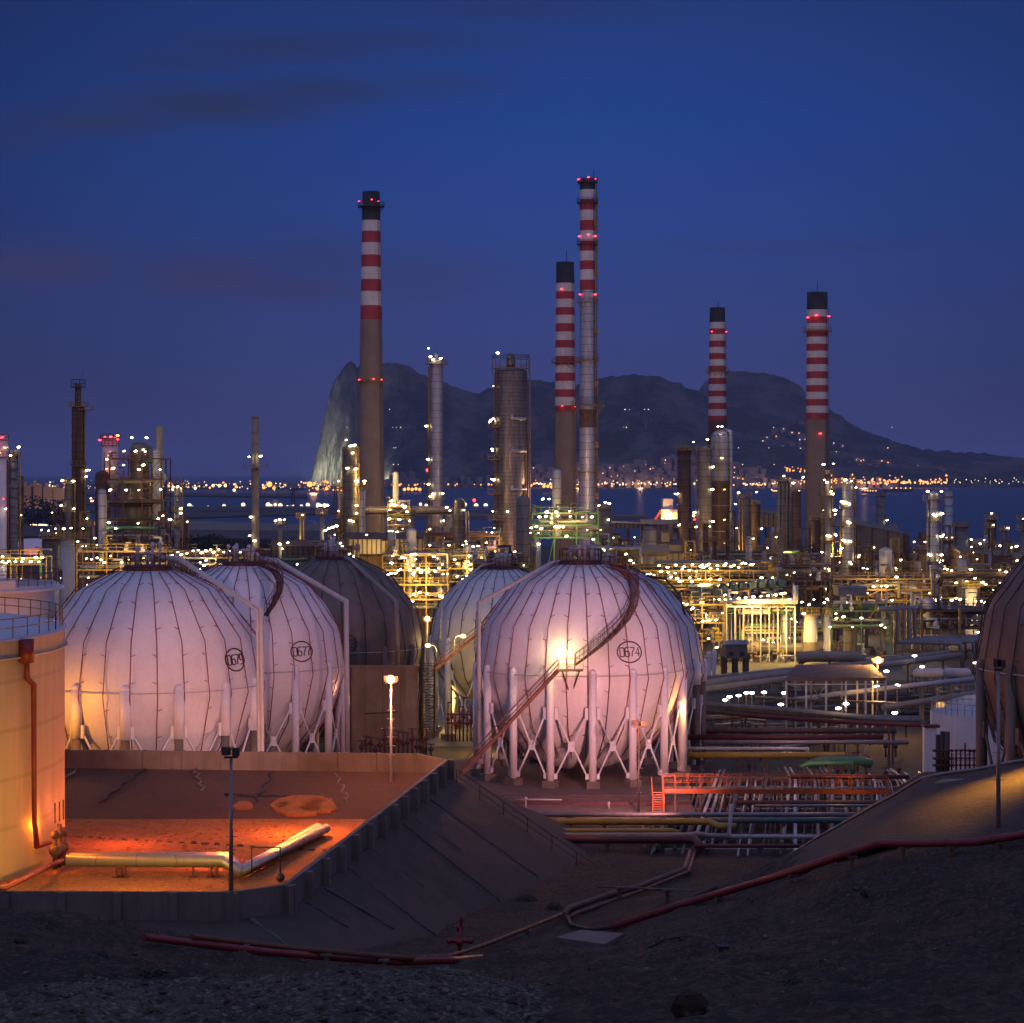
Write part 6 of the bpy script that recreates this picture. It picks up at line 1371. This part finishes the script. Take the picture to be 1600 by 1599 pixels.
q0 = [onground(x_, y_, .05+dz) for x_, y_, dz in [(990, 1493, 0), (1040, 1468, .3), (1080, 1461, .5), (1105, 1464, .6), (1120, 1478, .4), (1126, 1490, 0)]]
pipe('black looping cable on the dark slope', q0, .045, M_soot, 6, 'cable', sup=False, cat='cable')
pipe('black cable stub ending in a small box', [onground(1073, 1481, .05), onground(1126, 1492, .05)], .04, M_soot, 6, 'cable', sup=False, cat='cable')
q = onground(1130, 1492, 0); m = MB(); m.box(q+Vector((0, 0, .15)), (.42, .4, .36)); m.box(q+Vector((0, 0, .36)), (.5, .48, .06)); tag(m.build('junction_box', M_soot, None, q), 'small black box at the end of the cable', 'junction box')
m = MB(); c_ = [onground(868, 1468, .1), onground(945, 1479, .1), onground(975, 1462, .1), onground(908, 1456, .1)]; m.add([p+Vector((0, 0, .12)) for p in c_]+[p-Vector((0, 0, .3)) for p in c_], [(0, 1, 2, 3), (0, 4, 5, 1), (1, 5, 6, 2), (2, 6, 7, 3), (3, 7, 4, 0)])
tag(m.build('slab', M_concd), 'flat pale concrete slab lying in the valley', 'slab')
# ------------------------------------------------------------------ bay, shore, rock, towns
M_sea, nt, b = new_mat('sea_water'); b.inputs['Base Color'].default_value = (.015, .022, .04, 1); b.inputs['Roughness'].default_value = .28; b.inputs['IOR'].default_value = 1.33
bump(nt, b, nz(nt, coords(nt, (.02, .06, 1)), 1, 8, .6), .5, 2.)
m = MB(); m.add([(-30000, 1250, -16), (30000, 1250, -16), (40000, 45000, -16), (-40000, 45000, -16)], [(0, 1, 2, 3)])
tag(m.build('sea', M_sea), 'dark blue water of the bay', kind='structure')
def strip(name, pts, h, mat, label, dz=0):
    """a low flat piece of land from pixel corners: list of (px, py) on sea level"""
    m = MB(); Z0 = -16; q = []
    for px, py in pts: Y = (HC-Z0)*F/(py-HY); q.append(P(px, py, Y))
    n = len(q); m.add([p+Vector((0, 0, h)) for p in q]+[p-Vector((0, 0, .5)) for p in q], [tuple(range(n))]+[(i, n+i, n+(i+1) % n, (i+1) % n) for i in range(n)])
    return tag(m.build(name, mat), label, kind='structure')
sea = lambda px, py, dz=0: P(px, py, (HC+16)*F/(py-HY))+Vector((0, 0, dz))
strip('quay', [(-300, 790), (235, 790), (235, 781), (-300, 779)], 1.5, M_land, 'far harbour quay at left')
strip('quay', [(270, 812), (560, 803), (760, 806), (1010, 806), (560, 795), (270, 797)], 1.5, M_land, 'nearer harbour quay with orange lit sheds')
strip('breakwater', [(150, 832), (540, 835), (540, 826), (150, 813)], 2.5, M_conc, 'pale breakwater across the harbour')
strip('breakwater', [(600, 811), (1010, 812), (1010, 809), (600, 808)], 3.5, M_conc, 'thin breakwater at centre')
strip('quay', [(-400, 775), (250, 776), (480, 779), (480, 773), (-400, 769)], 3, M_land, 'flat port land on the far side of the bay')
strip('quay', [(60, 802), (330, 802), (500, 800), (500, 796), (60, 794)], 2, M_land, 'middle quay of the harbour')
strip('shore', [(-600, 766), (640, 764), (640, 758), (-600, 757)], 2, M_land, 'low far shore left of the rock')
strip('hillside', [(-300, 850), (200, 850), (420, 856), (560, 858), (560, 845), (300, 842), (-300, 815)], 5, M_land, 'low dark shore behind the plant')
# trees on the near shore
M_far_leaf = W('far_tree_leaf', (.035, .05, .03), (.02, .03, .018), .9, 0, .3, False)
rr = random.Random(21)
for k, (px_, py_, s) in enumerate([(300, 850, 9), (318, 852, 8), (336, 849, 9), (355, 853, 8), (300, 856, 7), (428, 855, 8), (446, 857, 8), (465, 856, 9), (484, 858, 8), (512, 857, 7), (650, 855, 9), (662, 852, 8), (40, 812, 11), (58, 806, 12), (76, 808, 11), (92, 812, 10), (50, 790, 13), (96, 792, 12), (270, 850, 8), (750, 853, 8)]):
    Y = 1300 if py_ > 830 else 1900; q = P(px_, py_, Y); t = thing('tree', (q.x, q.y, q.z-s*.6), 'dark round tree on the low shore beyond the plant', 'tree', 'trees on the low shore')
    MB().tube([(q.x, q.y, q.z-s-4), (q.x, q.y, q.z)], [.6, .3], 6).build('trunk', M_brown, t); m = MB()
    for j in range(260):
        d = Vector((rr.gauss(0, 1), rr.gauss(0, 1), rr.gauss(0, .8))).normalized()*s*(.5+.5*rr.random()); c = q+Vector((d.x*1.3, d.y, d.z*.62)); a = Vector((rr.gauss(0, 1), rr.gauss(0, 1), rr.gauss(0, 1))).normalized()*1.2; b_ = a.orthogonal().normalized()*.9
        m.add([c-a, c+b_, c+a, c-b_], [(0, 1, 2, 3)])
    m.build('crown', M_far_leaf, t)
# ---- the rock
prof1 = [(485, 757), (489, 745), (493, 722), (500, 690), (508, 650), (516, 618), (526, 596), (540, 579), (556, 573), (575, 572), (600, 568), (622, 567), (640, 573), (655, 583), (672, 589), (700, 600), (722, 609), (745, 615), (760, 610), (780, 606), (830, 592), (862, 597), (900, 604), (930, 593), (960, 588), (985, 586), (1030, 587), (1060, 600), (1092, 611), (1120, 628), (1200, 660), (1300, 690), (1380, 705), (1450, 712), (1560, 718), (1650, 722)]
prof2 = [(1060, 680), (1080, 640), (1092, 608), (1103, 593), (1125, 584), (1160, 580), (1200, 584), (1225, 589), (1245, 600), (1268, 619), (1290, 635), (1330, 661), (1365, 679), (1400, 691), (1440, 701), (1480, 705), (1530, 708), (1560, 712), (1650, 720), (1750, 735), (1900, 752)]
def rockmat():
    m, nt, b = new_mat('limestone_mountain'); v = coords(nt); geo = nt.nodes.new('ShaderNodeNewGeometry'); sp = nt.nodes.new('ShaderNodeSeparateXYZ'); nt.links.new(geo.outputs['Normal'], sp.inputs[0])
    steep = ramp(nt, sp.outputs[2], .62, .30); n1 = ramp(nt, nz(nt, v, .006, 8, .65), .46, .60); n2 = ramp(nt, nz(nt, coords(nt, (.02, .02, .006)), 1, 9, .72), .48, .62)
    po = nt.nodes.new('ShaderNodeSeparateXYZ'); nt.links.new(v, po.inputs[0])
    f = mth(nt, 'MAXIMUM', mth(nt, 'MULTIPLY', steep, n2), mth(nt, 'MULTIPLY', n1, .34)); col = mix(nt, f, (.016, .020, .018), (.36, .34, .31)); col = mix(nt, .3, col, mix(nt, nz(nt, v, .05, 6, .7), (.012, .015, .012), (.07, .065, .055)))
    nt.links.new(col, b.inputs['Base Color']); b.inputs['Roughness'].default_value = .95; bump(nt, b, nz(nt, coords(nt, (.03, .03, .008)), 1, 10, .7), 1., 25.); return m
M_rock = rockmat()
RF = {}
def ridge(name, prof, Yc, Y0, Y1, label, left_cliff, nu=260, seed=0):
    xs_ = [a for a, _ in prof]; hs = [HC-(b-HY)*Yc/F for _, b in prof]; m = MB(); xa, xb = xs_[0], xs_[-1]
    def fn(u, v):
        px = xa+(xb-xa)*u; h = float(np.interp(px, xs_, hs))+16; h += (8 if h > 120 else 0)*(noise.fractal(Vector((px*.09, seed, 0)), .8, 2.2, 5)); Xc = (px-HX)*Yc/F
        t_ = v*2-1            # -1 near foot, 0 crest, 1 far foot
        dpt = 1. if left_cliff > 600 else min(1, max(.10, (px-xa)/230.))
        Y = Yc+(Yc-Y0)*t_*dpt if t_ < 0 else Yc+(Y1-Yc)*t_
        s = 1-abs(t_); sh = s**.9*(1-.25*math.sin(math.pi*s)) if px > left_cliff else min(1, s*1.6)**.7
        w = Vector((Xc*.0035, Y*.0035, seed)); ns = noise.fractal(w, .75, 2.1, 8)
        z = h*max(0, sh+ns*.16*math.sin(math.pi*min(1, s))*(1 if h > 40 else .3))-16.5*(1 if s < .001 else 0)
        x_ = Xc+ns*60*dpt*math.sin(math.pi*s)*(0 if s > .97 else 1)
        return (x_, Y, -16.3+z)
    RF[name+str(int(seed))] = fn; m.grid(fn, nu, 90); return tag(m.build(name, M_rock), label, kind='structure')
ridge('mountain', prof1, 8300, 7400, 9300, 'great limestone rock with sheer left cliff', 560, 320, 3.3)
ridge('mountain', prof2, 8900, 7700, 10000, 'farther summit of the rock falling away to the right', 1085, 240, 7.7)
# floods that light the north cliff
for (px_, py_, e_) in [(478, 756, 1.2e6), (500, 757, 1.2e6), (530, 757, 1.0e6), (600, 757, 8e5)]:
    lamp('cliff_flood', 'SPOT', P(px_, py_, 8050-(px_-478)*2.2), e_*2.8, (.95, .92, .62), 6, P(px_+22, 690, 8300), 95, .9)
# ---- buildings
M_townwall = W('town_wall', (.22, .20, .20), (.15, .14, .14), .8, 0, .01, False); M_townwin = W('town_window', (.05, .05, .06), (.04, .04, .05), .3, 0, 1, False)
def block(label, px, pyb, w_, h_, Y, grp, dep=None, lit=0.15, nm='apartment_block', cat='building'):
    k = Y/F; q = P(px, pyb, Y); W_, H_ = w_*k, h_*k; dep = dep or W_*.7; t = thing(nm, (q.x, Y, q.z), label, cat, grp)
    MB().box((q.x, Y+dep/2, q.z+H_/2-4), (W_, dep, H_+8)).build('wall', M_townwall, t)
    m = MB(); m.box((q.x-W_*.2, Y+dep/2, q.z+H_+2), (W_*.3, dep*.4, 4)); m.box((q.x, Y+dep/2, q.z+H_+.3), (W_+1, dep+1, .8)); m.build('roof', M_townwall, t)
    m = MB(); nx, nz_ = max(2, int(w_/2.5)), max(2, int(h_/2.5))
    for i in range(nx):
        for j in range(nz_): m.box((q.x-W_/2+W_*(i+.5)/nx, Y-.4, q.z+H_*(j+.6)/nz_), (W_/nx*.5, .8, H_/nz_*.45))
    m.build('windows', M_townwin, t); return t
rr = random.Random(33)
g1 = 'apartment towers on the left hill'
for px_, w_, h_, l in [(42, 20, 22, 'pale broad block on the left hill'), (57, 16, 24, 'tallest pale block on the left hill'), (75, 14, 20, 'narrow block right of the tallest on the left hill'), (92, 18, 18, 'low brown block of the left hill'), (112, 14, 16, 'rear block showing between left columns'), (20, 12, 18, 'slim block at the left edge of the hill')]:
    block(l, px_, 782, w_, h_, 2100, g1)
g2 = 'high flats below the rock'
for px_, w_, h_, l in [(630, 10, 18, 'left high flats below the rock'), (644, 10, 20, 'second high flats below the rock'), (709, 9, 22, 'slender high flats below the rock'), (719, 8, 20, 'right slender high flats below the rock'), (668, 8, 9, 'low flats between the towers'), (690, 12, 7, 'wide low flats by the shore')]:
    block(l, px_, 757, w_, h_, 7600, g2)
# the crowded town: one mass on the shore and the slopes
m = MB()
def town(n, xa, xb, yA, yB, hmin=5, hmax=14, Ya=7500, Yb=8200, pale=.5):
    for _ in range(n):
        px_ = rr.uniform(xa, xb); f = rr.random()**1.3; py_ = yB+(yA(px_)-yB)*f; Y = Ya+(Yb-Ya)*f; q = P(px_, py_, Y); w_ = rr.uniform(8, 22)
        m.box((q.x, Y, q.z-20), (w_, rr.uniform(12, 30), 40+rr.uniform(hmin, hmax)), 0, rr.uniform(-.2, .2))
def hilltown(n, key, xa, xb, p0, p1, vmax, hmin, hmax, out):
    f = RF[key]
    for _ in range(n):
        px_ = rr.uniform(xa, xb); u = (px_-p0)/(p1-p0); v = .01+vmax*rr.random()**1.7; q = f(u, v); h = rr.uniform(hmin, hmax); w_ = rr.uniform(9, 26)
        if q[2] < -14: q = (q[0], q[1], -14)
        m.box((q[0], q[1], q[2]-12+h/2), (w_, rr.uniform(10, 22), 24+h), 0, rr.uniform(-.3, .3)); out.append((q[0], q[1]-14, q[2]+h*.6))
HT1, HT2 = [], []
hilltown(520, 'mountain3', 820, 1150, 485, 1650, .085, 8, 24, HT1)
hilltown(800, 'mountain7', 1110, 1700, 1060, 1900, .22, 5, 14, HT2)
town(120, 828, 1400, lambda x: 750, 758, 8, 20, 7340, 7380)
town(60, 600, 830, lambda x: 745, 759, 5, 14, 7350, 7450)
town(90, -20, 500, lambda x: 757, 764, 3, 8, 6600, 7000)
tag(m.build('town', M_townwall), 'crowded pale buildings along the foot of the rock', 'town', kind='stuff')
def lights(mat, label, n, fn, rmin=1.2, rmax=2.6):
    m = MB()
    for _ in range(n):
        px_, py_, Y, s = fn(); q = P(px_, py_, Y); r = rr.uniform(rmin, rmax)*s; m.sphere(q, r, 6, 4)
    tag(m.build('town_lights', mat), label, 'town lights', kind='stuff')
def fA(): 
    c = rr.random()
    if c < .30: return rr.uniform(830, 1230), 756+rr.gauss(0, 1.2), 7240, 1.2
    if c < .45: return rr.uniform(1200, 1450), 757-abs(rr.gauss(0, 5)), 7240, 1.
    if c < .55: return rr.uniform(1450, 1620), 756-abs(rr.gauss(0, 4)), 7200, .8
    return rr.uniform(0, 500), 759+rr.gauss(0, 2.5), 6000, rr.choice((.5, .7, 1.1))
lights(M_town_w, 'scattered warm white lights of the far towns', 330, fA)
def fB():
    c = rr.random()
    if c < .35: return rr.uniform(1250, 1480), 756-abs(rr.gauss(0, 5)), 7220, 1.5
    if c < .5: return rr.uniform(620, 1200), 757+rr.gauss(0, 1.5), 7230, 1.3
    if c < .58: return 1225+rr.uniform(0, 50), 738-rr.uniform(0, 8), 7300, 1.2
    return rr.choice((rr.uniform(100, 640), rr.gauss(500, 25), rr.gauss(250, 20))), 758+rr.gauss(0, 4), 5600, rr.choice((.5, .6, .8, 1.5))
lights(M_town_o, 'scattered orange lights of the far towns', 300, fB)
 
def pick(mat, label, src, n, s):
    m = MB()
    for _ in range(n): m.sphere(rr.choice(src), rr.uniform(1.1, 2.4)*s, 6, 4)
    tag(m.build('town_lights', mat), label, 'town lights', kind='stuff')
pick(M_town_w, 'warm white windows and lamps on the town slope at right', HT2, 420, .9); pick(M_town_o, 'orange street lamps on the town slope at right', HT2, 260, 1.1)
pick(M_town_w, 'warm white lamps in the town below the rock', HT1, 70, .8); pick(M_town_o, 'orange street lamps in the town below the rock', HT1, 60, 1.)
lights(M_town_w, 'few lights high on the ridge of the rock', 26, lambda: (rr.choice((543, 612, 624, 980, 1010, 1160, 1205, 1390)) + rr.uniform(-6, 6), rr.choice((700, 640, 668, 726)), 7250, .7))
# harbour lamps, one by one: mast, head
def harbour(px, py, Y, kind, s, hgt=None):
    q = P(px, py, Y); hgt = hgt or 16; t = thing('harbour_lamp', (q.x, Y, q.z-hgt), {'w': 'white lit mast lamp on the far harbour quay', 'o': 'orange lit mast lamp on the far harbour quay', 'r': 'small red harbour light'}[kind], 'lamp', 'harbour lamps '+kind)
    MB().beam((q.x, Y+1, q.z-hgt), (q.x, Y+1, q.z), .5).build('mast', M_darkst, t)
    m = MB(); m.sphere(q, s, 8, 5); m.build('bulb', {'w': M_town_w, 'o': M_town_o, 'r': M_town_r}[kind], t)
yq = lambda py: (HC+16-12)*F/(py-HY)
for px_, py_ in [(296, 790), (301, 793), (313, 796), (333, 759), (343, 759), (352, 759), (350, 791), (325, 793), (335, 802), (362, 801), (351, 794), (380, 789), (366, 766), (419, 789), (423, 791), (430, 789), (438, 790), (449, 792), (457, 792), (471, 791), (481, 789), (480, 793), (497, 789), (500, 790), (507, 790), (511, 790), (290, 795), (45, 788), (55, 805), (73, 803), (60, 800), (657, 788), (660, 794), (666, 790), (679, 795), (738, 794), (744, 790), (759, 790), (727, 788), (305, 763), (270, 765), (282, 764)]:
    harbour(px_, py_, 3200 if py_ > 785 else 5200, 'w', 3200*.0008*rr.uniform(.8, 1.3) if py_ > 785 else 3.6)
for px_, py_ in [(421, 757), (484, 757), (412, 762), (428, 763), (496, 764), (510, 764), (522, 765), (528, 764), (534, 765), (425, 802), (452, 802), (470, 802), (525, 803), (312, 801), (260, 794), (265, 793), (272, 796), (658, 801), (668, 803), (690, 802), (735, 800), (70, 806), (64, 812), (45, 808), (632, 765), (638, 764), (644, 765), (650, 764), (656, 765), (850, 760), (856, 760), (862, 761), (868, 760)]:
    harbour(px_, py_, 3300 if py_ > 785 else 5400, 'o', 3.0 if py_ > 785 else (6.5 if px_ in (421, 484) else 3.8))
for px_, py_ in [(741, 782), (1060, 790), (1365, 755), (668, 735)]: harbour(px_, py_, 3300, 'r', 2.4)
for (px_, py_, Y, e_) in [(430, 806, 3150, 1.5e6), (480, 806, 3150, 1.2e6), (320, 806, 3150, 8e5), (680, 806, 3150, 1.0e6), (430, 764, 5300, 3e6), (490, 764, 5300, 3e6), (60, 812, 2050, 6e5), (75, 775, 2050, 6e5), (540, 765, 5300, 2e6), (1000, 752, 7280, 4e6), (900, 745, 7280, 4e6), (1230, 745, 7280, 5e6), (1350, 745, 7280, 6e6)]:
    lamp('harbour_light', 'POINT', P(px_, py_-3, Y), e_*.07, (1, .45, .2), 8)
# quay sheds
for k, (px_, w_) in enumerate([(430, 18), (458, 14), (478, 12), (525, 10), (318, 16), (690, 14), (350, 12), (500, 9)]):
    block(['orange lit quay shed left of centre', 'second orange quay shed', 'third orange quay shed', 'small quay shed near the caged column', 'wide quay shed at left', 'quay shed right of the tallest chimney', 'quay shed by the thin stack', 'low pale quay shed'][k], px_, 806, w_, 7, 3180, 'quay sheds', 30, nm='quay_shed', cat='shed')
# cranes
for (px_, h_, l) in [(401, 30, 'dark quay crane nearest the thin stack'), (458, 42, 'quay crane left of the caged column'), (524, 44, 'tall quay crane beside the caged column'), (610, 30, 'quay crane right of the tallest chimney')]:
    Y = 3100; q = P(px_, 806, Y); k = Y/F; t = thing('crane', q, l, 'crane', 'quay cranes'); m = MB(); w2 = 3*k
    for sx in (-1, 1): m.beam((q.x+sx*w2, Y, q.z), (q.x+sx*w2*.4, Y, q.z+h_*k), 1.4)
    for j in range(6): m.beam((q.x-w2, Y, q.z+h_*k*j/6), (q.x+w2*.8, Y, q.z+h_*k*(j+1)/6), .8)
    m.build('tower', M_darkst, t); MB().beam((q.x-6*k, Y, q.z+h_*k*.95), (q.x+18*k, Y, q.z+h_*k*1.0), 1.6).build('jib', M_darkst, t)
# ships
def ship(label, px, py, L, hull, Y, up=None, lk=None):
    k = Y/F; q = P(px, py, Y); t = thing('ship', (q.x, Y, q.z), label, 'ship', 'ships on the bay'); Lm = L*k
    m = MB(); h = Lm*.07; m.add([(q.x-Lm/2, Y, q.z+h), (q.x+Lm/2, Y, q.z+h*1.3), (q.x+Lm*.44, Y, q.z-1), (q.x-Lm*.46, Y, q.z-1), (q.x-Lm/2, Y+Lm*.16, q.z+h), (q.x+Lm/2, Y+Lm*.1, q.z+h*1.3), (q.x+Lm*.44, Y+Lm*.1, q.z-1), (q.x-Lm*.46, Y+Lm*.16, q.z-1)], [(0, 3, 2, 1), (4, 5, 6, 7), (0, 1, 5, 4), (1, 2, 6, 5), (0, 4, 7, 3)]); m.build('hull', hull, t)
    m = MB(); m.box((q.x-Lm*.32, Y+Lm*.08, q.z+h+Lm*.06), (Lm*.14, Lm*.12, Lm*.12)); m.build('superstructure', M_white, t)
    for j in range(6): 
        mm = MB(); mm.sphere((q.x-Lm*.4+Lm*.16*j, Y-1, q.z+h*1.6+(Lm*.12 if j == 0 else 0)), k*1.1, 8, 5); mm.build('lamp', M_town_o if j % 2 else M_town_w, t)
ship('long dark ship moored across the bay at right', 1404, 768, 46, M_darkst, 5200)
ship('small lit ship left of the long dark one', 1358, 770, 26, M_redd, 5000)
ship('small red ship by the right chimney', 1212, 769, 16, M_redd, 5000)
q = P(1046, 818, 1500); t = thing('ferry', q, 'ferry with orange lit funnel moored beyond the gallery', 'ship'); k = 1500/F
m = MB(); m.box((q.x, 1510, q.z+2), (26*k, 22, 14)); m.box((q.x-2*k, 1510, q.z+12), (16*k, 16, 8)); m.build('superstructure', M_white, t)
m = MB(); m.add([(q.x-6*k, 1504, q.z+14), (q.x+5*k, 1504, q.z+14), (q.x+6*k, 1504, q.z+29*k), (q.x-1*k, 1504, q.z+30*k), (q.x-6*k, 1512, q.z+14), (q.x+5*k, 1512, q.z+14), (q.x+6*k, 1512, q.z+29*k), (q.x-1*k, 1512, q.z+30*k)], [(0, 1, 2, 3), (5, 4, 7, 6), (1, 5, 6, 2), (4, 0, 3, 7), (3, 2, 6, 7)]); m.build('funnel', M_orange, t)
m = MB(); m.beam(P(1022, 814, 1500), P(1034, 797, 1500), 1.6); m.build('boom', M_orange, t)
for px_, py_ in ((1023, 814), (1042, 812), (1045, 815), (1048, 803), (1084, 806)):
    mm = MB(); mm.sphere(P(px_, py_, 1496), .9, 8, 5); mm.build('lamp', M_bulbo, t)
lamp('funnel_light', 'POINT', P(1046, 806, 1494), 12000, (1, .45, .1), 1)
# ---- air
if HAZE:
    hz, nt, b = new_mat('haze_air'); nt.nodes.remove(b); pv = nt.nodes.new('ShaderNodeVolumePrincipled'); pv.inputs['Color'].default_value = (.55, .66, 1, 1); pv.inputs['Density'].default_value = HAZE
    nt.links.new(pv.outputs[0], nt.nodes['Material Output'].inputs['Volume']); m = MB(); m.box((0, 22000, 250), (84000, 46800, 540)); o = tag(m.build('haze', hz), 'thin bluish dusk air over the bay', 'haze', kind='stuff')
